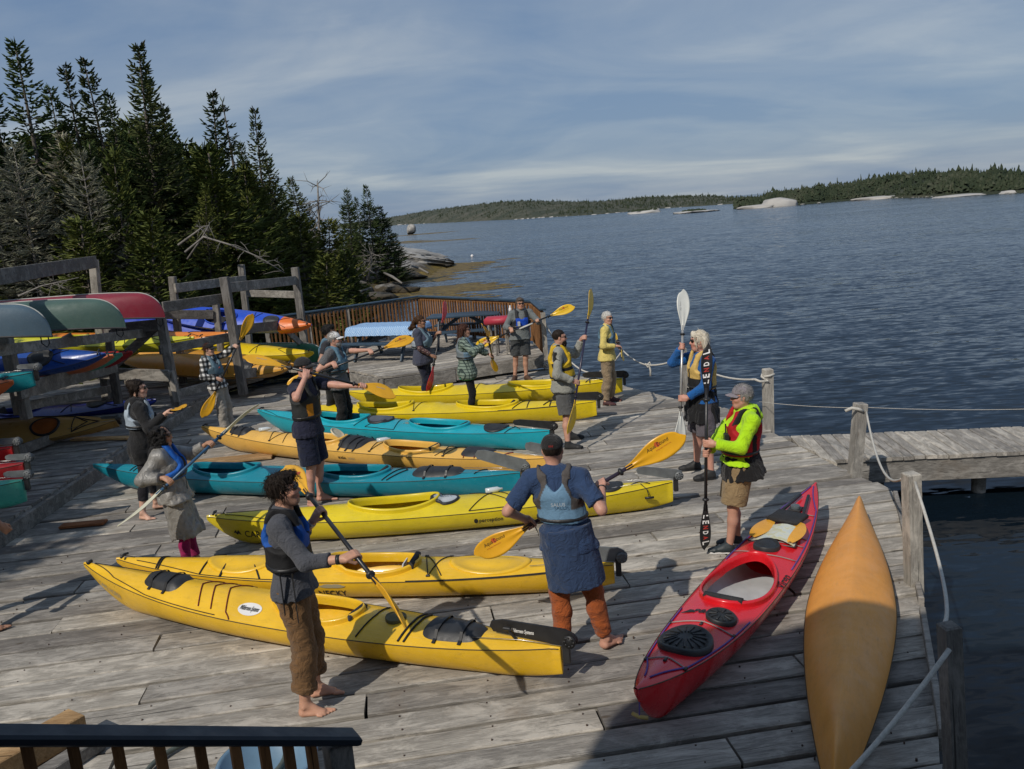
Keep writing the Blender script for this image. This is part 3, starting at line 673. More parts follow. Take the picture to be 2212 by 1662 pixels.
# ---- upper deck with the picnic tables
UZ = .34
UF = [G(758, 800, UZ), G(830, 815, UZ), G(1177, 766, UZ)]
RZ = UZ+1.02
RAIL = [P(600, 688, 20.3), P(905, 643, 22.6), P(1148, 653, 19.2), P(1172, 672, 17.6)]
RAIL = [G(640, 680, RZ), G(905, 642, RZ), G(1150, 652, RZ), G(1172, 671, RZ)]
upper = empty('upper_deck'); upper['kind'] = 'structure'
c0, c1, c2 = [q[:2] for q in UF]; r0, r1, r2, r3 = [q[:2] for q in RAIL]
UPOLY = [tuple(c0), tuple(c1), (float(c2[0])+.05, float(c2[1])), (float(r2[0])+.12, float(r2[1])+.1), (float(r1[0])+.1, float(r1[1])+.15), (float(r0[0])-.2, float(r0[1])+.1), (-7.0, float(r0[1])-1.2)]
dF = c2-c1; UANG = math.atan2(dF[1], dF[0])
plank_floor(upper, UPOLY, UANG, UZ, (.13, .145), M_DECK, lambda r, rs, o: [-1.5+rs.normal()*.5+(r % 2)*1.6], np.random.default_rng(4), gap=.02, ragged=0)
mb = MB(); mb.add([(x, y, UZ-.09) for x, y in UPOLY], [tuple(range(len(UPOLY)))]); mb.build('shade_sheet', MATS['under_deck_shade'], upper)  # painted shade seen between the upper deck boards
def fascia(a, b, z0, z1, parent, name='fascia_board', th=.04):
    a = V((*a[:2], (z0+z1)/2)); b = V((*b[:2], (z0+z1)/2)); d = nrm(b-a); nn = np.array([d[1], -d[0], 0]); return MB().beam(a+nn*.025, b+nn*.025, th, z1-z0).build(name, M_GREY, parent)
fascia(c0, c1, -.0, UZ-.05, upper); fascia(c1, c1+(c2-c1)*.42, .03, UZ-.05, upper); fascia(c1+(c2-c1)*.425, c2, .06, UZ-.05, upper)
c2b = np.array(UPOLY[3]); fascia(c2, c2b, -.1, UZ-.05, upper)
def railing(pts, z, posts_between, parent, bal=.105, hgt=1.02, pw=.10, wide=.15):
    for i in range(len(pts)-1):
        a, b = V(pts[i]), V(pts[i+1]); L = np.linalg.norm(b-a); d = (b-a)/L
        MB().beam(a-d*.06+V((0, 0, .02)), b+d*.06+V((0, 0, .02+.003*i)), wide, .045, bevel=.012).build('hand_rail', M_BLUEPAINT, parent)
        MB().beam(a-V((0, 0, .06)), b-V((0, 0, .06)), .04, .085).build('rail_board', M_ORANGEWOOD if i else M_GREY, parent)
        MB().beam(a-V((0, 0, hgt-.14)), b-V((0, 0, hgt-.14)), .04, .085).build('rail_board', M_ORANGEWOOD if i else M_GREY, parent)
        npst = posts_between[i]
        for k in range(npst+1):
            if k == 0 and i > 0: continue
            q = a+(b-a)*k/npst if npst else a; MB().box((0, 0, -hgt/2-.05), (pw, pw, hgt-.08+.1), None, .006).build('post', M_POSTR, parent).location = tuple(q+V((0, 0, .0)))
        nb = int(L/bal); base = None
        for k in range(nb):
            t = (k+.6)/nb; q = a+(b-a)*t+np.array([d[1], -d[0], 0])*.042
            if base is None:
                base = MB().box((0, 0, 0), (.038, .038, hgt-.16), None, .004).build('baluster', M_ORANGEWOOD, parent); ob = base
            else: ob = clone(base)
            ob.parent = parent; ob.location = (q[0], q[1], q[2]-hgt/2+.03); ob.rotation_euler = (0, 0, math.atan2(d[1], d[0]))
rail = empty('deck_railing', (0, 0, 0), 0, 'blue topped railing with orange balusters round the picnic deck', 'railing')
railing([RAIL[0]+(RAIL[0]-RAIL[1])*.22, RAIL[1], RAIL[2], RAIL[3]], RZ, [4, 2, 1], rail)

# ---- gangway on the right
gz = -.06
gc = [G(1692, 943, gz), G(1790, 994, gz), G(2212, 974.6, gz), G(2212, 921.8, gz)]
gl = nrm((gc[2]-gc[1])); gdirn = gc[2]-gc[1]; gc[2] = gc[1]+gdirn*1.7; gc[3] = gc[0]+(gc[3]-gc[0])*1.7
gang = empty('gangway'); gang['kind'] = 'structure'
ga = math.atan2(gl[1], gl[0])+R(90)
plank_floor(gang, [tuple(q[:2]) for q in gc], ga, gz, (.135, .15), M_DECK, lambda r, rs, o: [], np.random.default_rng(9), gap=.006, ragged=.012, zj=.003)
dn = np.array([gl[1], -gl[0], 0])
MB().beam(gc[1]-dn*.05-V((0, 0, .2)), gc[2]-dn*.05-V((0, 0, .2)), .06, .30).build('side_beam', M_GREY, gang)
MB().beam(gc[0]+dn*.05-V((0, 0, .2)), gc[3]+dn*.05-V((0, 0, .2)), .06, .30).build('side_beam', M_GREY, gang)
for t in (.18, .5, .8): 
    q = gc[1]+(gc[2]-gc[1])*t-dn*.4; MB().tube([q-V((0, 0, .35)), q-V((0, 0, 2.2))], .09, 10).build('pile', M_GREY, gang, True)

# ---- posts and ropes along the water
def post(base, top, w, label, low=-1.2, rot=.1):
    Bp = G(*base); Tp = P(top[0], top[1], Bp[1]); d = nrm(Tp-Bp); A = Bp+d*(low/d[2]); L = np.linalg.norm(Tp-A)
    o = MB().box((0, 0, L/2), (w, w, L), None, .010).build('rope_post', M_POST, None); o.location = tuple(A)
    o.rotation_mode = 'QUATERNION'; o.rotation_quaternion = Vector(d).to_track_quat('Z', 'Y') @ Matrix.Rotation(rot, 3, 'Z').to_quaternion()
    tag(o, label, 'post', 'rope posts along the deck edge'); return Tp, Bp, d
T1, B1, d1 = post((2066, 1700), (2050, 1349), .092, 'tall grey post nearest the camera at the right edge of the deck')
T2, B2, d2 = post((1974, 1262), (1968, 1022), .115, 'grey post beside the overturned orange kayak with a rope through its top')
T3, B3, d3 = post((1846, 1025), (1859, 871), .125, 'leaning grey post at the corner where the gangway meets the deck')
T4, B4, d4 = post((1660, 928), (1658, 797), .125, 'grey post behind the man in the lime hoodie with rope knotted round it')
T5, B5, d5 = post((1483, 872), (1474, 752), .11, 'grey post half hidden behind the person in the blue shirt')
def sag(a, b, s, n=16, side=(0, 0, 0)):
    a, b = V(a), V(b); side = V(side); return [a+(b-a)*t - V((0, 0, 4*s*t*(1-t))) + side*(4*t*(1-t)) for t in np.linspace(0, 1, n)]
def rope(pts, r, label, name='rope', mat=None):
    mb = MB(); mb.tube(pts, r, 7); return tag(mb.build(name, mat or M_ROPE, None, True), label, 'rope')
rope(sag(T1-d1*.11-V((.04, .07, 0)), P(1745, 1760, 3.55), .05), .014, 'thick rope running from the nearest post across the overturned kayak')
rope([*sag(T2-d2*.06+V((0, -.06, 0)), T1-d1*.05+V((0, .07, 0)), .28, 18, (.12, 0, 0))], .013, 'thick rope sagging between the two nearest posts')
rope(sag(T3-d3*.09+V((.05, -.06, 0)), T2-d2*.06+V((-.04, .06, 0)), .30, 18), .012, 'white rope hanging between the leaning post and the next post')
rope([T3-d3*.06+V((-.20, -.05, -.01)), T3-d3*.05+V((-.13, -.07, .015)), T3-d3*.05+V((-.06, -.08, 0)), T3-d3*.06+V((.0, -.075, -.02))], .02, 'short knotted rope end on the leaning post')
k4 = T4-d4*.11; 
rope([k4+V((-.07, -.06, .01)), k4+V((0, -.08, .02)), k4+V((.075, -.05, .03)), k4+V((.07, .06, .04)), k4+V((-.06, .07, .02)), k4+V((-.09, 0, 0)), k4+V((-.02, -.09, -.06)), k4+V((-.14, -.08, -.05)), k4+V((-.2, -.05, -.02))], .017, 'rope knot wound round the post behind the lime hoodie')
rope(sag(k4+V((-.2, -.05, -.02)), T5-d5*.15, .12), .014, 'white rope from the knotted post to the post behind the blue shirt')
KN = P(1398, 789, 14.6)
rope(sag(T5-d5*.14, KN, .05), .014, 'white rope rising from its knot to the post behind the blue shirt')
rope([KN+V((.0, 0, 0)), KN+V((.04, -.02, .05)), KN+V((.07, 0, -.01)), KN+V((.0, -.03, -.03)), KN+V((-.03, 0, .03)), KN+V((.03, -.03, .0)), KN+V((.05, -.03, -.1)), KN+V((.045, -.03, -.2))], .017, 'knot with a hanging tail in the white rope over the water')
rope(sag(KN, P(1345, 757, 16.2), .05), .014, 'white rope between its knot and the woman in yellow')
rope(sag(P(1345, 757, 16.2), P(1175, 693, 17.6), .75, 24), .016, 'white rope from the corner of the picnic deck to the woman in yellow')
rope(sag(T3-d3*.06, P(1640, 868, 11.9), .02), .004, 'thin pale line behind the lime hoodie, left of the leaning post')
rope(sag(T3-d3*.05, P(2300, 881, 9.9), .03), .004, 'thin pale line stretched right from the leaning post')
# ================================================================ spruces on the headland
def mat_needles(name, a, b, c3, brown=0.0):
    s = NT(name); v = s.coord(); n = s.noise(v, 2.2, 4, .6); n2 = s.noise(v, 14, 3, .6); oi = s.n('ShaderNodeObjectInfo')
    c = s.ramp(s.mix(.5, n, n2), [(.36, a), (.5, b), (.64, c3)])
    if brown: c = s.mix(s.ramp(s.noise(v, 1.3, 3), [(.58, (0,)*3), (.72, (brown,)*3)]), c, (.075, .045, .02))
    c = s.mix(1.0, c, s.ramp(oi.outputs['Random'], [(0, (.72, .78, .7)), (1, (1.25, 1.15, 1.0))]), 'MULTIPLY')
    s.set(c, .75); s.b.inputs['Specular IOR Level'].default_value = .2
    try: s.b.inputs['Subsurface Weight'].default_value = 0
    except Exception: pass
    return s.m
M_NEED = [mat_needles('spruce_needles_dark', (.030, .056, .022), (.068, .105, .038), (.125, .165, .060)),
          mat_needles('spruce_needles_olive', (.045, .066, .019), (.110, .135, .034), (.19, .205, .058), .5),
          mat_needles('spruce_needles_cones', (.030, .050, .021), (.068, .092, .034), (.125, .138, .058), .9)]
M_LICHEN = mat_needles('lichen_twigs', (.17, .17, .14), (.29, .29, .24), (.42, .42, .35))
M_BARK = m_plain('spruce_bark', (.10, .085, .07), .9, .35, 12, .8, 40)
M_DEADWOOD = m_plain('grey_dead_wood', (.20, .185, .165), .9, .3, 10, .6, 60)
def spruce_mesh(seed, h=6.0, base_r=1.15, levels=None, gap=0.0, droop=.25, tw=1.0, bare=.12, top_tuft=0.0, lich=False, dens=1.0):
    rs = np.random.default_rng(seed); tv = []; tf = []; mb = MB(); bend = rs.normal(size=2)*.12
    ax = lambda z: np.array([bend[0]*(z/h)**2, bend[1]*(z/h)**2, z])
    zs = np.linspace(0, h, 9); mb.tube([ax(z) for z in zs], [max(.012, .085*(h/6)*(1-z/h)**.8) for z in zs], 7)
    quads = []
    def twig(p, d, L, w):
        d = nrm(d); s1 = nrm(np.cross(d, rs.normal(size=3))); s2 = np.cross(d, s1)
        for s in (s1, s2): quads.append((p, p+d*L*.55+s*w, p+d*L, p+d*L*.45-s*w))
    z = h*bare; wh = (.22 if not lich else .30)*(h/6)**.4
    while z < h*.985:
        f = z/h; prof = (1-f)**.80*(1+.14*math.sin(f*9+seed))+.03
        if top_tuft and f > .66: prof = .05+.26*(1-(f-.66)/.34)*(.75+.5*rs.random())
        nb = rs.integers(5, 8) if f < .8 else rs.integers(4, 6); a0 = rs.uniform(0, 6.28)
        for k in range(nb+3):
            inter = k >= nb
            if rs.random() < (gap+(.35 if inter else 0)): continue
            az = a0+6.283*k/nb+rs.normal()*.22; L = base_r*prof*(rs.uniform(.62, 1.12) if not inter else rs.uniform(.3, .7))+.05; up = (.55*f*f+.02)+rs.normal()*.09
            d0 = np.array([math.cos(az), math.sin(az), up]); p0 = ax(min(h, z+(rs.uniform(.2, .85)*wh if inter else rs.normal()*.02)))
            n = max(3, int(L/.085*dens)); pts = []
            for i in range(n+1):
                t = i/n; q = p0 + nrm(d0)*L*t; q = q - np.array([0, 0, droop*L*t*(1.3-t)*(1-f*.7)]) + np.array([0, 0, (.10+.12*f)*L*t**3]); pts.append(q)
            side = np.array([-math.sin(az), math.cos(az), 0])
            if L > .35: mb.tube([pts[0], pts[len(pts)//2], pts[-1]], [.014, .009, .004], 4, False)
            for i in range(1 if L < .5 else 2, n+1):
                t = i/n; dirb = nrm(pts[i]-pts[i-1]); tl = tw*(.11+.20*math.sin(math.pi*min(1, t*.85+.1)))*min(1, .35+L)
                if lich and rs.random() < .12: continue
                for sg in (-1, 1):
                    dd = dirb*.8+side*sg*rs.uniform(.45, 1.0)+np.array([0, 0, rs.normal()*.16-.06]); twig(pts[i], dd, tl*rs.uniform(.65, 1.25), .014 if lich else .018+.030*tl)
                if rs.random() < .55: twig(pts[i], dirb+np.array([0, 0, rs.uniform(-.3, .5)]), tl*.8, .02)
            twig(pts[-1], pts[-1]-pts[-2], .13*tw, .02)
        z += wh*rs.uniform(.75, 1.2)*(.75 if f > .7 else 1)
    top = ax(h)
    for _ in range(4): twig(top-np.array([0, 0, rs.random()*.35]), np.array([rs.normal()*.25, rs.normal()*.25, 1]), .22, .014)
    q = np.array(quads).reshape(-1, 3); fq = np.arange(len(q)).reshape(-1, 4)
    return mb, q, fq
TREE_LIB = {}
def tree_kind(key):
    if key in TREE_LIB: return TREE_LIB[key]
    par = {'full0': (1, dict(base_r=1.35)), 'full1': (2, dict(base_r=1.2, gap=.1)), 'full2': (3, dict(base_r=1.5, droop=.35)), 'thin0': (4, dict(base_r=.95, gap=.22, bare=.2)), 'tuft0': (5, dict(base_r=1.15, gap=.15, top_tuft=1.0)), 'tuft1': (6, dict(base_r=1.0, gap=.25, top_tuft=.8, bare=.25)),
           'lich0': (7, dict(base_r=2.0, gap=.0, lich=True, droop=.12, bare=.25, tw=1.3)), 'lich1': (8, dict(base_r=1.8, gap=.05, lich=True, droop=.18, bare=.2, tw=1.25)), 'sparse': (9, dict(base_r=.55, gap=.45, bare=.1)), 'young': (10, dict(h=3.0, base_r=.95, bare=.03)), 'young1': (12, dict(h=3.0, base_r=1.1, bare=.03, droop=.3))}[key]
    mb, q, fq = spruce_mesh(par[0], **par[1]); h = par[1].get('h', 6.0)
    me_t = bpy.data.meshes.new('trunk'); me_t.from_pydata(mb.v, [], mb.f); me_t.polygons.foreach_set('use_smooth', np.ones(len(me_t.polygons), bool)); me_t.materials.append(M_DEADWOOD if key.startswith('lich') else M_BARK)
    o = np_mesh('crown', q, fq, None, None, False); me_c = o.data; bpy.data.objects.remove(o)
    me_c.materials.append(M_LICHEN if key.startswith('lich') else M_NEED[{'full0': 0, 'full1': 0, 'full2': 1, 'thin0': 0, 'tuft0': 2, 'tuft1': 2, 'sparse': 2, 'young': 1, 'young1': 1}[key]])
    TREE_LIB[key] = (me_t, me_c, h); return TREE_LIB[key]
def spruce(x, y, z, h, key, label, width=1.0, rz=0.0, group=None, name='spruce_tree', cat='tree'):
    mt, mc, h0 = tree_kind(key); t = empty(name, (x, y, z), rz, label, cat, group); k = h/h0; t.scale = (k*width, k*width, k)
    for nm, me in (('trunk', mt), ('crown', mc)):
        o = bpy.data.objects.new(nm, me); COL.objects.link(o); o.parent = t
    return t
def spruce_px(u, v, Y, key, label, width=1.0, group=None, **kw):
    T = P(u, v, Y); z = float(land_z(T[0], T[1])[0]); return spruce(T[0], T[1], z-.1, T[2]-z+.1, key, label, width, (u*1.37) % 6.28, group, **kw)
GT = 'spruces standing above the rest on the headland'
for a in ((36, 92, 25, 'thin0', 'tall thin spruce at the far left with a bare tip', .9), (-14, 205, 24, 'full1', 'spruce cut by the left edge of the photo', 1.0), (108, 190, 27, 'full1', 'shorter spruce between the two tall ones at the left', .8), (145, 153, 26, 'tuft1', 'spruce with twin leaders third from the left', .8), (201, 132, 26, 'tuft0', 'tall spruce with cone heavy brown top, left of the tallest', .85),
          (238, 204, 28, 'thin0', 'thin spruce tucked right of the cone heavy one', .7), (282, 98, 26, 'tuft0', 'tallest spruce of the headland with a narrow cone laden spire', .85), (316, 170, 29, 'full1', 'spruce just right of the tallest spire', .8), (368, 229, 29, 'tuft1', 'short topped spruce right of the tallest pair', .8), (442, 204, 31, 'tuft0', 'spruce with slim tufted tip above the birch green crown', .85),
          (491, 222, 33, 'sparse', 'sparse nearly bare spruce spire in mid stand', 1.0), (522, 310, 35, 'thin0', 'small dark spruce left of the lone spire at the right', .7), (542, 240, 35, 'tuft0', 'slender spruce spire at the right end of the tall stand', .7), (575, 345, 38, 'full1', 'wide branched spruce right of the slender spire', 1.0), (645, 384, 45, 'full2', 'blunt topped spruce left of the bare snag', .9),
          (746, 410, 54, 'full0', 'dark spruce left of the pair on the point', .8), (769, 428, 56, 'thin0', 'thin small spruce between the pair on the point', .7), (792, 402, 55, 'full1', 'tallest spruce on the point by the water', .8), (822, 446, 56, 'full0', 'bushy spruce at the tip of the wooded point', 1.15), (845, 505, 57, 'full2', 'low spruce leaning over the granite ledge', 1.3)):
    spruce_px(a[0], a[1], a[2], a[3], a[4], a[5]*1.28, GT)
for a in ((30, 320, 21.5, 'lich0', 'grey lichen hung spruce at the left edge behind the racks', 1.0), (112, 300, 22.5, 'lich1', 'grey lichen covered spruce with a pale trunk', 1.1), (175, 335, 22, 'lich0', 'grey lichen spruce at the right of the grey clump', .9), (-40, 330, 21.5, 'lich1', 'grey lichen spruce cut by the left edge', 1.1), (225, 420, 23.5, 'lich1', 'low grey dead spruce below the green ones', .9)):
    spruce_px(a[0], a[1], a[2], a[3], a[4], a[5], 'grey lichen hung spruces behind the canoe racks')
for a in ((232, 338, 22.2, 'young', 'yellow green young spruce in front of the dark stand', .75), (455, 365, 27, 'young1', 'bright young spruce in the middle of the stand', .8), (537, 424, 30, 'young', 'pale young spruce below the slender spire', .7), (165, 480, 20.8, 'young1', 'low yellow green spruce behind the canoe racks', 1.2), (300, 470, 21, 'young', 'low leafy young spruce right of the canoe racks', 1.3), (700, 480, 40, 'young1', 'low bushy spruce above the shore', 1.3), (640, 470, 34, 'young', 'young spruce above the picnic railing', 1.2), (745, 545, 36, 'young1', 'small green spruce on the bank near the shore', 1.0), (690, 560, 28, 'young', 'dark shrubby spruce behind the kayak racks', 1.5)):
    spruce_px(a[0], a[1], a[2], a[3], a[4], a[5], 'young spruces on the bank')
# dense fill: the many spruces of the stand that nothing tells apart
rs = np.random.default_rng(21); ENV = [(-120, 300), (0, 290), (150, 270), (300, 250), (420, 320), (500, 330), (600, 400), (700, 455), (800, 470), (860, 530)]
cnt = 0
for _ in range(900):
    if cnt >= 130: break
    u = rs.uniform(-110, 850); Y = np.interp(u, [0, 400, 600, 850], [23, 26, 34, 55])*rs.uniform(.93, 1.5); v = np.interp(u, [e[0] for e in ENV], [e[1] for e in ENV])+abs(rs.normal())*75+4
    T = P(u, v, Y); d = seg_dist(np.array([T[0]]), np.array([T[1]]), LAND)[0]
    if d < 2.0: continue
    z = float(land_z(T[0], T[1])[0]); h = T[2]-z
    if h < 1.2 or h > 9: continue
    where = ('above the canoe rack at the left', 'between the canoe rack and the kayak rack', 'above the kayak rack', 'above the picnic railing', 'on the point by the water')[int(np.searchsorted([180, 360, 560, 700], u))]
    spruce(T[0], T[1], z-.1, h+.1, rs.choice(['full0', 'full1', 'full2', 'thin0', 'full2', 'young', 'young1'] if h > 2.5 else ['young', 'young1']), ('tall ' if h > 4.2 else 'low ' if h < 2.6 else 'mid height ')+'dark spruce in the dense stand '+where, rs.uniform(.85, 1.3), rs.uniform(0, 6.28), 'spruces of the dense stand'); cnt += 1
# low scrub on the bank hiding the ground
for _ in range(600):
    if cnt >= 215: break
    u = rs.uniform(-60, 840); Y = np.interp(u, [0, 400, 600, 700, 850], [20.5, 22.5, 26, 33, 52])*rs.uniform(.95, 1.18); q = P(u, 600, Y); d = seg_dist(np.array([q[0]]), np.array([q[1]]), LAND)[0]
    if d < 1.6: continue
    z = float(land_z(q[0], q[1])[0]); spruce(q[0], q[1], z-.1, rs.uniform(.9, 2.0)*(Y/24)**.4, rs.choice(['young', 'young1']), 'low spruce scrub on the bank '+('behind the canoe rack', 'behind the kayak rack', 'behind the picnic railing', 'along the shore of the point')[int(np.searchsorted([340, 560, 700], u))], rs.uniform(1.0, 1.6), rs.uniform(0, 6.28), 'low spruce scrub', 'spruce_shrub', 'shrub'); cnt += 1
# bare snag and fallen dead branches
def dead_tree(name, pts, r, label, twigs=14, seed=1, L=.5, cat='dead tree'):
    rs = np.random.default_rng(seed); t = empty(name, pts[0], 0, label, cat); p0 = V(pts[0]); q = [V(p)-p0 for p in pts]
    MB().tube(q, list(np.linspace(r, r*.35, len(q))), 7).build('trunk', M_DEADWOOD, t, True); mb = MB()
    for _ in range(twigs):
        k = rs.uniform(.25, 1)*(len(q)-1.001); i = int(k); p = q[i]*(1-k+i)+q[i+1]*(k-i); d = nrm(rs.normal(size=3)+np.array([0, 0, .1])); l = L*rs.uniform(.4, 1.3)
        m = p+d*l*.5+rs.normal(size=3)*.05*l; e = p+d*l+rs.normal(size=3)*.12*l-np.array([0, 0, .15*l]); mb.tube([p, m, e], [r*.28, r*.2, .004], 5)
        for _ in range(2): mb.tube([m, m+nrm(d+rs.normal(size=3)*.7)*l*.4], [r*.13, .003], 4)
    mb.build('branches', M_DEADWOOD, t, True); return t
B = P(688, 560, 43); T = P(686, 396, 43); dead_tree('bare_snag', [B, (B+T)/2+V((.05, 0, 0)), T], .10, 'bare broken snag rising right of the blunt topped spruce', 34, 3, 1.0)
dead_tree('fallen_branch', [P(385, 530, 20.5), P(440, 490, 20.5), P(452, 488, 20.4)], .03, 'arched grey branch sticking out of the dark stand', 6, 4, .35)
dead_tree('fallen_branch', [P(400, 545, 20.4), P(440, 512, 20.3), P(500, 530, 20.3), P(560, 556, 20.3), P(615, 590, 20.4)], .03, 'long fallen pale branch slanting down to the right behind the racks', 14, 5, .45)
dead_tree('fallen_branch', [P(405, 560, 20.6), P(432, 520, 20.5), P(450, 490, 20.4)], .025, 'short grey branch crossing the arched one', 4, 6, .25)
dead_tree('fallen_branch', [P(40, 640, 19.5), P(90, 618, 19.5), P(170, 600, 19.5)], .025, 'bare pale branch behind the red canoe', 12, 7, .45)
dead_tree('dead_shrub', [P(795, 605, 44), P(800, 575, 44), P(803, 548, 44)], .07, 'grey dead shrub at the foot of the point', 40, 8, .8, 'shrub')
for i, (a, b, l) in enumerate((((830, 590), (868, 612), 'driftwood log lying across the brown ledge'), ((770, 640), (790, 622), 'short pale driftwood pole behind the railing'), ((745, 652), (800, 668), 'driftwood plank on the shore just behind the railing'), ((890, 575), (925, 590), 'thin driftwood on the granite ledge'))):
    A = G(*a, .3 if i in (0, 3) else 0); Bq = G(*b, 0); mb = MB(); mb.tube([A, (A+Bq)/2+V((0, 0, .06)), Bq], [.07, .08, .05], 7); tag(mb.build('driftwood', M_DEADWOOD, None, True), l, 'driftwood')
# ---- spruces left of the deck, outside the frame: they shade the racks and dapple the deck
rs = np.random.default_rng(31)
for (x, y, h, key, w) in ((-10.4, 6.6, 8.2, 'full2', 1.2), (-11.8, 8.6, 8.8, 'full0', 1.25), (-12.2, 10.8, 8.5, 'full1', 1.3), (-9.6, 4.2, 7.2, 'full0', 1.15), (-13.2, 6.0, 9.0, 'full2', 1.2), (-8.6, 1.2, 6.5, 'thin0', 1.2), (-13.8, 13.0, 8.2, 'full0', 1.3), (-15.5, 9.5, 9.5, 'full2', 1.2)):
    spruce(x, y, -.4, h, key, 'spruce beside the deck outside the left edge of the photo', w, rs.uniform(0, 6), 'spruces left of the deck')

# ---- the boathouse is unseen and added, its roof cut to the deck and rail shade
bh = empty('shade_house', (0, -4, 0), 0, 'grey boathouse added unseen behind the camera to shade the deck', 'added building')
RP = [(-5.6, -1.3), (-5.1, -.75), (-3.45, -.14), (-3.12, .17), (-2.87, .65), (-2.2, 1.28), (-1.29, 1.6), (-.5, 1.6), (4.6, 1.55), (4.6, -6), (-5.6, -6)]
mb = MB(); n_ = len(RP); mb.add([(x, y+4, z) for z in (5.2, 5.34) for x, y in RP], [tuple(range(n_-1, -1, -1)), tuple(range(n_, 2*n_))]+[(i, (i+1) % n_, n_+(i+1) % n_, n_+i) for i in range(n_)]); mb.build('shade_roof', M_GREY, bh)
MB().box((.4, -.5, 2.4), (7.6, 2.6, 5.2), None, .02).build('wall', M_GREY, bh)
for x in (-2.2, 4.2): MB().box((x, 5.0, 2.5), (.14, .14, 5.3), None, .01).build('shade_roof_post', M_POSTR, bh) if x > 0 else None
MB().box((.4, .83, 1.1), (.95, .06, 2.1), None, .01).build('door', M_BLUEPAINT, bh)
# ================================================================ kayaks, canoes, paddles
YEL = (.82, .49, .022); YEL2 = (.74, .57, .015); AMB = (.80, .46, .09); TEAL = (.010, .36, .45); TEAL2 = (.008, .235, .315); REDK = (.52, .010, .018); ORG = (.76, .33, .065)
M_CORD = m_plain('black_bungee_cord', (.012, .012, .013), .7)
M_CORDR = m_plain('dark_red_bungee_cord', (.16, .012, .014), .7)
M_CORDP = m_plain('purple_deck_line', (.10, .06, .28), .7)
M_PRINT = m_plain('dark_print', (.015, .014, .013), .6, .05); M_PRINTW = m_plain('white_print', (.75, .74, .72), .6, .05); M_PRINTR = m_plain('red_print', (.42, .03, .02), .6, .05); M_PRINTG = m_plain('grey_print', (.38, .34, .22), .6, .05)
M_PALELID = m_plain('pale_hatch_lid', (.45, .48, .50), .5); M_SEAT = m_plain('black_seat_foam', (.02, .02, .022), .8, .2, 20, .4, 90)
M_GREYRUD = m_plain('grey_rudder_blade', (.13, .14, .145), .5, .25, 8)
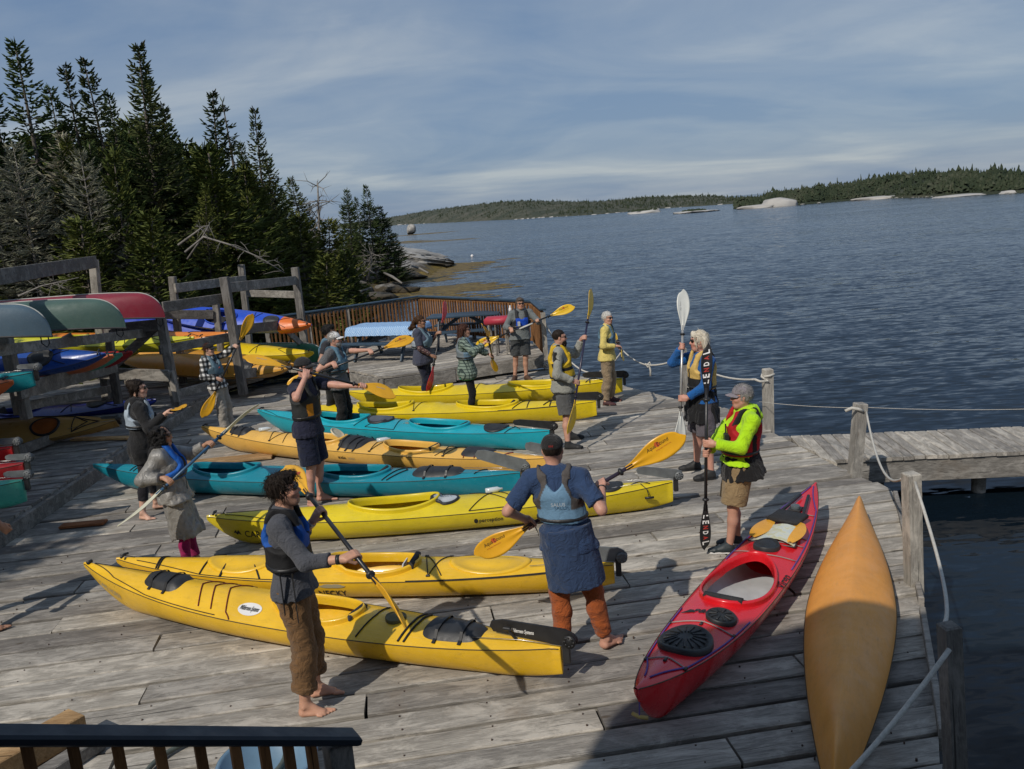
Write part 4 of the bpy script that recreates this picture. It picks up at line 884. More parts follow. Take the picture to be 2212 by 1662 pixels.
class Kayak:
    def __init__(s, name, label, A, B, col, beam=.60, sheer=.225, bow_rise=.14, st_rise=.06, crown=.085, stern='plumb', roll=0.0, group=None, z0=0.0, rake=.30, cat='kayak', mat=None, lift=True, sec=(.62, 1.15), pl=None):
        s.sec = sec; s.pl = pl
        A, B = V(A), V(B); d = A-B; s.L = float(np.linalg.norm(d)); s.beam = beam; s.sh = sheer; s.br = bow_rise; s.sr = st_rise; s.cr = crown; s.stern = stern; s.rake = rake
        ex = nrm(d); ez = nrm(V((0, 0, 1))-ex*ex[2]); ey = np.cross(ez, ex)
        cr, sr = math.cos(roll), math.sin(roll); ey, ez = ey*cr+ez*sr, ez*cr-ey*sr
        mid = (A+B)/2
        if lift: mid[2] = z0; ex[2] = 0; ex = nrm(ex); ez = V((0, 0, 1))*cr-np.cross((0, 0, 1), ex)*sr; ey = np.cross(ez, ex)
        s.root = empty(name, (0, 0, 0), 0, label, cat, group)
        Mx = Matrix(((ex[0], ey[0], ez[0], mid[0]), (ex[1], ey[1], ez[1], mid[1]), (ex[2], ey[2], ez[2], mid[2]), (0, 0, 0, 1))); s.root.matrix_world = Mx
        s.M = Mx; s.mat = mat or m_plastic('hull_%02x%02x%02x' % tuple(int(max(0, min(1, c))*255) for c in col), col); s.cock = []
    def b(s, t):
        at = abs(t); p, q = s.pl or ((2.1, .86) if t > 0 else (2.4, .82)); tip = .014 if t > 0 else (.030 if s.stern == 'plumb' else .016)
        return max(tip, s.beam/2*max(0, 1-at**p)**q)
    def zs(s, t): return s.sh + (s.br*t**2.6 if t > 0 else s.sr*(-t)**2.6)
    def zk(s, t):
        if t > 0: k = max(0, (t-(1-s.rake))/s.rake); return (s.zs(1)-.05)*k**1.9
        if s.stern == 'plumb': k = max(0, (-t-.8)/.2); return .07*k**2
        k = max(0, (-t-(1-s.rake*.9))/(s.rake*.9)); return (s.zs(-1)-.05)*k**2.0
    def crn(s, t): return s.cr*(max(0, 1-abs(t)**2.2))**.8*(1.15 if t > 0 else .75) + .012
    def deck(s, x, y):                     # height of the deck above keel level
        t = max(-1, min(1, 2*x/s.L)); f = min(1, abs(y)/s.b(t)); return s.zs(t) + s.crn(t)*(1-f**1.7)
    def on(s, x, f, h=.006): t = max(-1, min(1, 2*x/s.L)); y = f*s.b(t); return V((x, y, s.deck(x, y)+h))
    def side(s, x, g, h=.004):             # point on the side of the hull, g = 0 sheer .. 1 keel ; near side is +y
        t = 2*x/s.L; b = s.b(t); a = (1-g)*math.pi/2; y = b*math.sin(a)**(s.sec[0]+(1.15-s.sec[0])*abs(t)**2.5); z = s.zs(t)-(s.zs(t)-s.zk(t))*math.cos(a)**s.sec[1]
        return V((x, y+h, z-h*.2))
    def build(s, cock, nx=110, tip=None, band=None):
        s.cock = cock; ts = np.sin(np.linspace(-1, 1, nx)*math.pi/2*.98)/math.sin(math.pi/2*.98); m = 11; mb = MB()
        vs = []; fs = []
        for t in ts:
            b = s.b(t); zs, zk = s.zs(t), s.zk(t)
            for i in range(-m, m+1):
                a = i/m*math.pi/2; y = math.copysign(b*abs(math.sin(a))**(s.sec[0]+(1.15-s.sec[0])*abs(t)**2.5), a); z = zs-(zs-zk)*max(0, math.cos(a))**s.sec[1]; vs.append((t*s.L/2, y, z))
        w = 2*m+1
        for k in range(nx-1):
            for i in range(w-1): fs.append((k*w+i, (k+1)*w+i, (k+1)*w+i+1, k*w+i+1))
        fs.append(tuple(range(w))); fs.append(tuple((nx-1)*w+i for i in range(w-1, -1, -1)))
        hull = mesh_obj('hull', vs, fs, s.mat, s.root, True); s.hull = hull
        # deck with cockpit openings
        n = 14; w = 2*n+1; P_ = np.zeros((nx, w, 3)); 
        for k, t in enumerate(ts):
            b = s.b(t)
            for i in range(w): f = (i-n)/n; y = f*b; P_[k, i] = (t*s.L/2, y, s.zs(t)+s.crn(t)*(1-abs(f)**1.7))
        def inside(x, y):
            for (xc, a, wd, *_) in cock:
                sgn = (x-xc)/a; ww = wd*(1-.12*sgn); r = math.hypot(sgn, y/ww)
                if r < 1: return (xc, a, wd)
            return None
        keep = []; used = set(); cutv = set()
        for k in range(nx-1):
            for i in range(w-1):
                c = P_[k:k+2, i:i+2].mean((0, 1)); q = (k*w+i, k*w+i+1, (k+1)*w+i+1, (k+1)*w+i)
                if inside(c[0], c[1]): cutv.update(q)
                else: keep.append(q); used.update(q)
        fl = P_.reshape(-1, 3)
        for v in cutv & used:                 # snap the rim of the opening to the coaming line
            x, y, z = fl[v]
            for (xc, a, wd, *_) in cock:
                sg = (x-xc)/a; ww = wd*(1-.12*sg); r = math.hypot(sg, y/ww)
                if .5 < r < 1.6: x2 = xc+(x-xc)/r; y2 = y/r; fl[v] = (x2, y2, s.deck(x2, y2)); break
        vs2 = [tuple(q) for q in fl]
        mesh_obj('deck', vs2, [tuple(q) for q in keep], s.mat, s.root, True)
        for t in (-1, 1):                     # transom caps
            pass
        for (xc, a, wd, *o) in cock:
            N = 48; prof = [(1.10, .0), (1.085, .022), (1.09, .040), (1.03, .046), (.985, .036), (.97, .004), (.955, -.045)]; vs = []; fs = []
            for j in range(N):
                th = 2*math.pi*j/N; cx, sy = math.cos(th), math.sin(th)
                for (q, h) in prof:
                    x = xc+a*cx*(1+(q-1)*wd/a*1.0); y = wd*(1-.12*cx)*sy*q; zz = s.deck(xc+a*cx, wd*(1-.12*cx)*sy); vs.append((x, y, zz+h-(.0 if q < 1.09 else .012)))
            p = len(prof)
            for j in range(N):
                for i in range(p-1): fs.append((j*p+i, ((j+1) % N)*p+i, ((j+1) % N)*p+i+1, j*p+i+1))
            mesh_obj('coaming', vs, fs, s.mat if not (o and o[0] == 'black') else M_BLACK, s.root, True)
            se = empty('seat', (xc-a*.45, 0, .05)); se.parent = s.root
            MB().box((.02, 0, .05), (.40, wd*1.25, .06), None, .025).build('seat_pan', M_SEAT, se, True)
            r = Matrix.Rotation(R(-14), 3, 'Y'); MB().box((-.17, 0, .17), (.05, wd*1.2, .26), r, .022).build('seat_back', M_SEAT, se, True)
        # sheer seam
        for sg in (-1, 1):
            mb = MB(); mb.tube([(t*s.L/2, sg*(s.b(t)+.002), s.zs(t)) for t in ts[2:-2:3]], .004, 5); mb.build('seam', m_plain('seam_dark', (.05, .04, .02), .6), s.root, True)
        return s
    def lid(s, x, a, b, mat=None, h=.022, dome=.012, name='hatch_cover', ribs=0, rimmat=None, y0=0.0):
        p = s.on(x, 0, -.012); t = 2*x/s.L; sl = (s.deck(x+.05, 0)-s.deck(x-.05, 0))/.1; ex = nrm((1, 0, sl)); ez = nrm((-sl, 0, 1)); n = 32; vs = []; fs = []
        prof = [(1.0, -.004), (1.0, h), (.95, h+.006), (.88, h+.006), (.84, h-.003), (.55, h+dome*.7), (.25, h+dome)]
        for (q, z) in prof:
            for i in range(n):
                an = 2*math.pi*i/n; xx = x+a*q*math.cos(an); yy = y0+b*q*math.sin(an); vs.append((xx, yy, s.deck(xx, yy)+z))
        vs.append((x, y0, s.deck(x, y0)+h+dome))
        for k in range(len(prof)-1):
            for i in range(n): fs.append((k*n+i, k*n+(i+1) % n, (k+1)*n+(i+1) % n, (k+1)*n+i))
        k = len(prof)-1; fs += [(k*n+i, k*n+(i+1) % n, len(vs)-1) for i in range(n)]
        o = mesh_obj(name, vs, fs, [mat or M_RUBBER, rimmat or mat or M_RUBBER], s.root, True)
        if rimmat: o.data.polygons.foreach_set('material_index', np.array([1 if f < 4*n else 0 for f in range(len(fs))], np.int32))
        if ribs:
            for i in range(ribs):
                an = 2*math.pi*i/ribs; mb = MB(); q = [(x+a*r*math.cos(an), y0+b*r*math.sin(an)) for r in (.28, .78)]
                mb.beam((q[0][0], q[0][1], s.deck(*q[0])+h+dome+.004), (q[1][0], q[1][1], s.deck(*q[1])+h+dome*.4+.004), .012, .012); mb.build('rib', mat or M_RUBBER, o)
        return o
    def lidbox(s, x0, x1, f, mat=None, straps=2):            # long rounded cover held by straps
        n, m = 12, 10; vs = []; fs = []; xm = (x0+x1)/2; hx = (x1-x0)/2
        for i in range(n+1):
            for j in range(m+1):
                a, c = -1+2*i/n, -1+2*j/m; k = (abs(a)**4+abs(c)**4)**.25; mx_ = max(abs(a), abs(c)); sc = mx_/k if k > 0 else 1
                x = xm+hx*a*sc; ff = f*c*sc; e = max(abs(a), abs(c)); vs.append(s.on(x, ff, (.030 if e < .98 else .0)+.012*(1-e**4)))
        for i in range(n):
            for j in range(m): q = (i*(m+1)+j, (i+1)*(m+1)+j, (i+1)*(m+1)+j+1, i*(m+1)+j+1); fs.append(q)
        o = mesh_obj('hatch_cover', vs, fs, mat or M_RUBBER, s.root, True)
        for k in range(straps):
            x = x0+(x1-x0)*(k+.7)/(straps+.4); mb = MB(); pts = [s.on(x, q, .052 if abs(q) < f*.95 else .01) for q in np.linspace(-f*1.22, f*1.22, 11)]
            vs = []
            for p in pts: vs += [p+V((-.013, 0, 0)), p+V((.013, 0, 0))]
            mesh_obj('strap', vs+[v+V((0, 0, .004)) for v in vs], [(2*i, 2*i+1, 2*i+3, 2*i+2) for i in range(10)]+[(22+2*i, 22+2*i+2, 22+2*i+3, 22+2*i+1) for i in range(10)], M_BLACK, o)
        return o
    def cord(s, pts, r=.005, mat=None, name='deck_cord', h=.007):
        q = []
        for i in range(len(pts)-1):
            (x0, f0), (x1, f1) = pts[i], pts[i+1]; n = max(2, int((abs(x1-x0)+abs(f1-f0)*.3)/.06))
            for k in range(n): t = k/n; q.append(s.on(x0+(x1-x0)*t, f0+(f1-f0)*t, h))
        q.append(s.on(*pts[-1], h)); mb = MB(); mb.tube(q, r, 6); return mb.build(name, mat or M_CORD, s.root, True)
    def fitting(s, x, f): mb = MB(); p = s.on(x, f, .008); mb.box(p, (.035, .02, .02), None, .006); mb.build('deck_fitting', M_BLACK, s.root)
    def toggle(s, bow=True, drop=.06):
        sg = 1 if bow else -1; p = s.on(sg*(s.L/2-.09), 0, .02); mb = MB(); mb.tube([p+V((0, -.055, 0)), p+V((0, 0, .012)), p+V((0, .055, 0))], .013, 8)
        mb.tube([s.on(sg*(s.L/2-.2), 0, .005), p], .005, 5); mb.build('carry_toggle', M_BLACK, s.root, True)
    def rudder(s, mat=None, up=.10, length=.55, wheel=True, h=.11):
        x = -s.L/2; z = s.zs(-1); r = empty('rudder', (x-.03, 0, z+.02)); r.parent = s.root; mt = mat or M_BLACK
        MB().box((-.01, 0, -.05), (.05, .035, .18), None, .008).build('rudder_head', M_BLACK, r)
        a = math.atan2(up, length); ro = Matrix.Rotation(-a, 3, 'Y'); n = 18; vs = []; 
        prof = [(-.06, -.055), (-.09, 0), (-.06, .055), (.0, h*.62), (length*.82, h*.55), (length*.97, h*.35), (length, 0), (length*.95, -h*.35), (0, -h*.5)]
        for yy in (-.008, .008): vs += [tuple(ro @ Vector((p[0], yy, p[1]+.055))) for p in prof]
        k = len(prof); fs = [tuple(range(k-1, -1, -1)), tuple(range(k, 2*k))]+[(i, (i+1) % k, k+(i+1) % k, k+i) for i in range(k)]
        mesh_obj('rudder_blade', vs, fs, mt, r)
        if wheel:
            mb = MB()
            for yy in (-.02, .02): mb.tube([(-.045, yy, .045), (-.045, yy*1.5, .045)], .050, 16)
            for q in range(8): an = q*math.pi/4; mb.tube([(-.045+.035*math.cos(an), -.034, .045+.035*math.sin(an)), (-.045+.035*math.cos(an), .034, .045+.035*math.sin(an))], .009, 6)
            mb.build('rudder_pulley', M_BLACK if mt is not M_GREYRUD else M_GREYRUD, r, True)
        mb = MB(); mb.tube([s.on(-s.L/2+.75, .55, .02), s.on(-s.L/2+.3, .5, .03), V((x-.02, .03, z+.03))], .003, 5); mb.tube([s.on(-s.L/2+.75, -.55, .02), s.on(-s.L/2+.3, -.5, .03), V((x-.02, -.03, z+.03))], .003, 5); mb.build('rudder_cable', M_STEEL, s.root, True)
        return r
    def word(s, txt, x, g, width, mat=None, shear=0, bold=0.0, hscale=1.0, near=1):
        t = text_on('lettering', txt, width, lambda a, c: tuple(s.side(x-a, g-c/(s.zs(2*x/s.L)-s.zk(2*x/s.L))*.9)), mat or M_PRINT, s.root, shear, bold, hscale); return t
    def word_deck(s, txt, x, f, width, mat=None, shear=0, bold=0.0, along=1, hscale=1.0):
        return text_on('lettering', txt, width, lambda a, c: tuple(s.on(x-a*along, f-c*along*1.0/s.b(2*x/s.L)*-1*(-1), .005)), mat or M_PRINT, s.root, shear, bold, hscale)

def bottle(k, x, f, lab):
    p = k.M @ Vector(k.on(x, f, .035)); mb = MB(); mb.tube([(-.10, 0, 0), (-.095, 0, 0), (.04, 0, 0), (.075, 0, 0), (.10, 0, 0)], [.02, .032, .032, .013, .013], 12); o = mb.build('water_bottle', MATS.get('clear_bottle') or m_plain('clear_bottle', (.55, .60, .62), .12, .1), None, True)
    o.location = p; o.rotation_euler = (0, 0, .25); tag(o, lab, 'bottle'); return o
GK = 'kayaks laid out side by side on the deck'
def zig(k, x0, x1, f, n=2, mat=None):
    for i in range(n):
        a, b = x0+(x1-x0)*i/n, x0+(x1-x0)*(i+1)/n; k.cord([(a, -f), ((a+b)/2, f), (b, -f)] if i % 2 == 0 else [(a, -f), ((a+b)/2, f), (b, -f)], mat=mat)
        for q in ((a, -f), ((a+b)/2, f), (b, -f)): k.fitting(*q)
# --- K8: front yellow kayak
k = K8 = Kayak('touring_kayak', 'front yellow kayak with red cords, black hatches and printed black rudder', G(183, 1218, .40), G(1212, 1400, .28), YEL, .60, .235, .17, .05, .10, group=GK)
L = k.L; k.build([(-.06*L, .43, .205)])
k.lidbox(.235*L, .325*L, .62, straps=2); k.lidbox(-.375*L, -.275*L, .72, straps=2); k.lid(-.215*L, .085, .085, m_plain('olive_lid', (.10, .09, .03), .5))
for a in (.10, .135, .165): k.cord([(a*L, .82), ((a+.03)*L, .0), ((a+.022)*L, -.8)], .0055, M_CORDR)
k.cord([(.10*L, .82), (.09*L, .92), (.085*L, .99)], .005, M_CORDR); k.cord([(-.17*L, .9), (-.178*L, 0), (-.17*L, -.9)], .006); k.cord([(-.245*L, .9), (-.25*L, 0), (-.245*L, -.9)], .009); k.cord([(-.255*L, .9), (-.26*L, 0), (-.255*L, -.9)], .009)
for sg in (.95, -.95): k.cord([(.47*L, sg*.1), (.40*L, sg*.8), (.30*L, sg), (.12*L, sg)], .004)
k.rudder(up=.02, length=.60, h=.12); mb = MB(); mb.tube([k.on(.485*L, -.9, .03), k.on(.485*L, .9, .03)], .018, 8); mb.build('bow_handle', M_BLACK, k.root, True)
mb = MB(); p = k.on(-.43*L, .2, .0); mb.beam(p, p+V((.06, .02, .09)), .02, .02); mb.box(p+V((.06, .02, .09)), (.06, .03, .025), None, .006); mb.build('rudder_bracket', M_BLACK, k.root)
k.word('CAPE HORN', .415*L, .32, .34, M_PRINTG, bold=.01)
text_on('lettering', 'Wilderness Systems', .20, lambda a, c: tuple(k.on(.055*L-a, .62+c/k.b(.11)*-1.0, .008)), M_PRINT, k.root, .3, .02, 2.2)
vs = [tuple(k.on(.055*L-.125*math.cos(i*math.pi/14), .62+.19*math.sin(i*math.pi/14), .005)) for i in range(28)]; mesh_obj('badge', vs, [tuple(range(28))], M_PRINTW, k.root)
# logo on the rudder blade
ru = [c for c in k.root.children if c.name.startswith('rudder') and c.type == 'EMPTY'][0]
text_on('lettering', 'Wilderness Systems', .19, lambda a, c: (.33-a, .0095, .065+c), M_PRINTW, ru, .3, .02, 1.8)
# --- K7: Necky
k = K7 = Kayak('touring_kayak', 'yellow kayak behind the man in brown trousers, white knee pads in its cockpit', G(252, 1205, .36), G(1326, 1220, .25), YEL, .58, .22, .13, .04, .085, group=GK)
L = k.L; k.build([(-.045*L, .43, .215)])
k.lid(.225*L, .36, .20, k.mat, .012, .012, 'hatch_lid'); k.lid(-.27*L, .38, .20, k.mat, .012, .012, 'hatch_lid')
k.cord([(.255*L, .98), (.25*L, 0), (.255*L, -.98)], .012); k.cord([(.30*L, .95), (.29*L, -.6)], .008); k.cord([(.17*L, .95), (.20*L, .2), (.17*L, -.9)], .008)
zig(k, -.185*L, -.135*L, .8, 1); k.cord([(-.185*L, .8), (-.135*L, -.8)]); k.cord([(-.12*L, 1), (-.2*L, 1.0), (-.4*L, .98)], .006)
for sg in (.96, -.96): k.cord([(.45*L, sg*.6), (.3*L, sg), (.1*L, sg)], .004)
k.cord([(.40*L, 1), (.40*L, -1)], .008); k.cord([(.395*L, 1), (.395*L, -1)], .008); k.rudder(M_GREYRUD, .03, .40, True, .13); k.toggle(True)
mb = MB(); mb.tube([k.side(.405*L, .1, .03), k.side(.405*L, .5, .03)], .005, 5); p = k.side(.405*L, .55, .03); mb.tube([p-V((.07, 0, 0)), p, p+V((.07, 0, 0))], .012, 7); mb.build('carry_toggle', M_BLACK, k.root, True)
k.word('NECKY', .025*L, .42, .27, M_PRINT, bold=.012); k.word('ESKIA', .315*L, .45, .17, M_PRINTG, .1, .02)
c7 = .375*L; vs = [tuple(k.side(c7-.065*math.cos(i*math.pi/12), .4+.26*math.sin(i*math.pi/12), .005)) for i in range(24)]; mesh_obj('round_logo', vs, [tuple(range(24))], m_plain('blue_logo', (.02, .05, .16), .5), k.root)
for i in range(3): an = i*1.05; vs = [tuple(k.side(c7+q*.05*math.cos(an)+s_*.008*math.sin(an), .4+q*.19*math.sin(an)-s_*.03*math.cos(an), .008)) for q, s_ in ((-1, -1), (1, -1), (1, 1), (-1, 1))]; mesh_obj('logo_mark', vs, [(0, 1, 2, 3)], M_PRINTG, k.root)
for q, w in ((.03, .06), (.015, .05)): vs = [tuple(k.side((q*L)-.09*math.cos(i*math.pi/10)*(1 if i < 11 else .7), .12+.07*math.sin(i*math.pi/10), .005)) for i in range(20)]; mesh_obj('wave_logo', vs, [tuple(range(20))], M_PRINTG, k.root)
mb = MB(); mb.box((-.045*L-.27, -.03, .235), (.012, .15, .11), Matrix.Rotation(R(-14), 3, 'Y'), .004); mb.build('backrest_label', M_PRINTW, k.root)
# --- K6: perception
k = K6 = Kayak('touring_kayak', 'lime yellow kayak with a pale round hatch, third from the front', G(447, 1116, .36), G(1452, 1042, .30), YEL2, .64, .25, .11, .06, .085, group=GK, rake=.2)
L = k.L; k.build([(.10*L, .50, .215)]); k.lid(-.01*L, .155, .145, M_PALELID, .02, .012, rimmat=M_RUBBER); k.lid(-.36*L, .17, .15, M_RUBBER)
k.cord([(-.06*L, .9), (-.12*L, -.6), (-.175*L, .85), (-.06*L, .9)], .005); k.cord([(-.06*L, -.9), (-.14*L, .4), (-.175*L, -.85)], .005)
for sg in (.95, -.95): k.cord([(.46*L, sg*.4), (.35*L, sg), (.25*L, sg)], .004)
k.cord([(-.41*L, .3), (-.43*L, -.2), (-.45*L, .5)], .006); k.rudder(M_GREYRUD, .09, .45, True, .10); k.toggle(True)
mb = MB(); p = k.side(-.445*L, .28, .03); mb.tube([p-V((.05, 0, 0)), p+V((.05, 0, 0))], .014, 8); mb.tube([k.on(-.43*L, .4, .01), k.side(-.44*L, .0, .02), p], .005, 5); mb.build('carry_toggle', M_BLACK, k.root, True)
k.word('perception', -.105*L, .30, .26, M_PRINT, 0, .012); k.word('CAROLINA', .375*L, .40, .46, M_PRINT, 0, .006)
vs = [tuple(k.side(-.105*L+.165-.022*math.cos(i*math.pi/9), .30+.085*math.sin(i*math.pi/9), .005)) for i in range(18)]; mesh_obj('round_logo', vs, [tuple(range(18))], M_PRINT, k.root)
vs = [tuple(k.side(.375*L+x, .4+g, .005)) for x, g in ((.36, .05), (.335, -.07), (.32, -.01), (.30, -.09), (.27, .05), (.30, .02), (.32, .08), (.34, .03))]; mesh_obj('mountain_logo', vs, [tuple(range(8))], M_PRINT, k.root)
text_on('lettering', '1001', .13, lambda a, c: tuple(k.on(-.01*L-a, c*2.6/1, .045)), m_plain('faint_print', (.16, .17, .17), .6), k.root, .2)
bottle(k, -.115*L, -.45, 'clear water bottle under the cords of the lime yellow kayak')
# --- K5: dark teal double
k = K5 = Kayak('tandem_kayak', 'dark teal double kayak with two open cockpits and a black rear hatch', G(202, 1005, .36), G(1124, 1022, .30), TEAL2, .66, .25, .12, .06, .08, group=GK)
L = k.L; k.build([(.155*L, .50, .235), (-.145*L, .50, .235)]); k.lidbox(-.385*L, -.28*L, .75, straps=2); k.lid(.315*L, .13, .16, M_RUBBER)
for q in (-.235, .02, .03): k.cord([(q*L, .9), ((q-.03)*L, 0), ((q-.005)*L, -.9)], .008)
k.cord([(-.225*L, .9), (-.26*L, -.8)], .007); k.cord([(-.41*L, .6), (-.43*L, -.6)], .007); k.cord([(.385*L, .9), (.375*L, 0), (.385*L, -.9)], .007); k.cord([(.375*L, .9), (.365*L, 0), (.375*L, -.9)], .007)
k.rudder(M_GREYRUD, .16, .62, True, .15); mb = MB(); p = k.on(.455*L, 0, .03); mb.box(p, (.05, .09, .03), None, .01); mb.build('bow_cleat', M_STEEL, k.root)
# --- K4: amber double
k = K4 = Kayak('tandem_kayak', 'pale orange double kayak with black hatch covers lying between two teal kayaks', G(436, 922, .36), G(1192, 988, .30), AMB, .62, .24, .12, .05, .085, group=GK)
L = k.L; k.build([(.085*L, .36, .20), (-.155*L, .44, .215)]); k.lidbox(.325*L, .39*L, .8, straps=2); k.lidbox(-.04*L, .03*L, .8, straps=3); k.lidbox(-.365*L, -.295*L, .8, straps=0)
for q in (-.31, -.335, -.355): k.cord([(q*L, .95), ((q+.01)*L, 0), (q*L, -.95)], .006, M_CORDR)
zig(k, .20*L, .27*L, .85, 1); k.cord([(.19*L, .85), (.215*L, -.6)]); zig(k, -.085*L, -.055*L, .85, 1); zig(k, -.28*L, -.24*L, .85, 1); k.cord([(-.24*L, .85), (-.28*L, -.8)]); k.cord([(-.395*L, .5), (-.41*L, -.2)], .009, M_CORDR)
k.rudder(M_GREYRUD, .06, .42, False, .13); k.toggle(True); k.word('BORÉAL', .005*L, .30, .145, M_PRINT, 0, .022); k.word('DESIGN', -.021*L, .30, .125, M_PRINTG)
bottle(k, .285*L, -.2, 'clear water bottle on the foredeck of the pale orange double kayak'); bottle(k, -.07*L, -.3, 'clear water bottle between the cockpits of the pale orange double kayak')
mb = MB(); p = k.on(.055*L, -.1, .05); mb.disc(p, nrm((.4, .6, .5)), nrm((.5, -.6, .2)), nrm((-.4, -.3, .8)), .12, .02, 18); mb.build('seat_back', m_plain('cream_seat', (.6, .52, .36), .5), k.root, True)
# --- K3: light teal double
k = K3 = Kayak('tandem_kayak', 'bright turquoise double kayak with round hatches, second teal kayak from the front', G(557, 887, .38), G(1188, 938, .26), TEAL, .68, .26, .13, .05, .08, group=GK)
L = k.L; k.build([(.165*L, .50, .235), (-.165*L, .52, .24)]); k.lid(.03*L, .22, .21, m_plain('dark_slate_lid', (.09, .10, .12), .5), rimmat=M_RUBBER); k.lid(-.345*L, .19, .2, M_RUBBER)
k.cord([(-.05*L, .9), (-.02*L, -.8), (.05*L, .85), (-.05*L, .9)], .005); k.cord([(.09*L, .85), (.05*L, -.8)], .005); k.cord([(-.385*L, 1), (-.40*L, -.2), (-.42*L, .4), (-.39*L, -.5)], .006)
for sg in (.95, -.95): k.cord([(.47*L, sg*.4), (.40*L, sg), (.3*L, sg)], .004)
k.rudder(None, .02, .62, True, .10); k.toggle(True); k.word_deck('Passage', -.085*L, .25, .30, M_PRINTG, .4, .0)
# --- K2, K1: yellow doubles at the back
k = K2 = Kayak('tandem_kayak', 'yellow double kayak behind the bright turquoise one, seven boats from the front', G(640, 880, .36), G(1288, 872, .27), (.75, .55, .008), .68, .26, .12, .05, .085, group=GK)
L = k.L; k.build([(.185*L, .50, .235), (-.155*L, .52, .24)])
zig(k, .05*L, .10*L, .8, 1); zig(k, .31*L, .36*L, .8, 1); k.cord([(-.245*L, .9), (-.29*L, -.7), (-.29*L, .9)], .008); k.cord([(-.34*L, .7), (-.37*L, -.5), (-.41*L, .6)], .010); k.cord([(-.36*L, .9), (-.36*L, -.5)], .010); k.rudder(None, .0, .75, True, .13)
k.cord([(-.2*L, 1), (-.3*L, 1.0), (-.4*L, 1)], .005)
k = K1 = Kayak('tandem_kayak', 'hindmost yellow double kayak against the upper deck', G(752, 848, .36), G(1344, 823, .27), (.76, .56, .008), .68, .26, .12, .05, .085, group=GK)
L = k.L; k.build([(.21*L, .50, .235), (-.195*L, .52, .24)]); zig(k, .35*L, .40*L, .8, 1); zig(k, .0*L, .05*L, .8, 1); k.cord([(-.37*L, .7), (-.40*L, -.5), (-.43*L, .6)], .010); k.cord([(-.385*L, .9), (-.385*L, -.5)], .010); k.rudder(None, .03, .75, True, .12)
# --- K9: red kayak at the right
k = K9 = Kayak('sea_kayak', 'red sea kayak with round black hatches and a chart on its foredeck', G(1762, 1045, .38), G(1374, 1500, .36), REDK, .63, .235, .15, .16, .065, stern='up', rake=.20, mat=m_plastic('hull_red_gelcoat', (.68, .012, .02), .25, .14, .4))
L = k.L; k.build([(-.045*L, .47, .262)])
k.lid(-.315*L, .215, .195, M_RUBBER, .035, .008, ribs=16); k.lid(-.205*L, .115, .115, M_RUBBER, .03, .006, ribs=10, y0=-.09); k.lid(.115*L, .12, .115, M_RUBBER, .035, .006)
vs = []; fs = []; n_ = 24; m_ = 10
for i in range(n_+1):
    x = -.045*L-.72+1.5*i/n_; t = 2*x/L; b = k.b(t)-.012; zs, zk = k.zs(t)+.01, k.zk(t)+.012
    for j in range(-m_, m_+1): a = j/m_*math.pi/2; vs.append((x, math.copysign(b*abs(math.sin(a))**.62, a), zs-(zs-zk)*max(0, math.cos(a))**1.15))
for i in range(n_): fs += [(i*(2*m_+1)+j, (i+1)*(2*m_+1)+j, (i+1)*(2*m_+1)+j+1, i*(2*m_+1)+j+1) for j in range(2*m_)]
mesh_obj('inner_liner', vs, fs, m_plain('pale_inner_hull', (.46, .49, .50), .5), k.root, True)
mb = MB(); mb.tube([(-.125*L, -.16, .24), (-.122*L, 0, .255), (-.125*L, .16, .24)], .012, 8); mb.build('blue_seat_piping', m_plain('bright_blue_piping', (.03, .25, .55), .6), k.root, True)
for sg in (1, -1):
    k.cord([(.47*L, sg*.25), (.36*L, sg*.92), (.2*L, sg*.93), (.06*L, sg*.92)], .006, M_CORDP); k.cord([(-.46*L, sg*.25), (-.39*L, sg*.9), (-.28*L, sg*.93), (-.18*L, sg*.93)], .006, M_CORDP)
for q in (-.395, -.245): k.cord([(q*L, -.92), ((q+.01)*L, 0), (q*L, .92)], .005, m_plain('grey_bungee_cord', (.32, .26, .24), .7)); [k.fitting(q*L, f) for f in (-.92, 0, .92)]
for q in (.10, .17, .21, .33): k.cord([(q*L, -.9), ((q-.03)*L, 0), (q*L, .9)], .005, MATS['grey_bungee_cord'])
mb = MB(); mb.box(k.on(.325*L, 0, .015), (.13, .12, .02), None, .006); mb.build('compass_base', M_BLACK, k.root); mb = MB(); mb.disc(k.on(.325*L, 0, .025), (1, 0, 0), (0, 1, 0), (0, 0, 1), .045, .03, 18, .02); mb.build('compass_dome', m_plain('compass_glass', (.10, .12, .13), .1), k.root, True)
vs = [tuple(k.on(.0*L+x, y, .006)) for x, y in ((.17*L, -.62), (.20*L, -.62), (.20*L, -.42), (.17*L, -.42))]
text_on('lettering', 'Virgo', .24, lambda a, c: tuple(k.on(.005*L+a, -.93+c*3.0, .006)), M_PRINT, k.root, .15, .02, 1.0)
text_on('lettering', 'P&H', .17, lambda a, c: tuple(k.on(-.195*L+c, .22-a/k.b(-.40), .006)), M_PRINT, k.root, .2, .03, 1.0)
vs = [tuple(k.on(-.195*L+q, .62+f, .006)) for q, f in ((-.03, .25), (.0, .1), (.03, .02), (.02, -.1), (-.02, -.12), (-.03, .0))]; mesh_obj('swoosh_logo', vs, [tuple(range(6))], M_PRINT, k.root)
mb = MB(); p = k.on(-.49*L, 0, -.22); mb.tube([p+V((.0, -.055, -.0)), p+V((-.015, 0, -.0)), p+V((.0, .055, -.0))], .013, 8); mb.build('carry_toggle', m_plain('tan_toggle', (.42, .30, .09), .5), k.root, True); mb = MB(); mb.tube([k.on(-.488*L, 0, -.02), p+V((-.015, 0, 0))], .004, 5); mb.build('toggle_cord', M_CORDP, k.root)
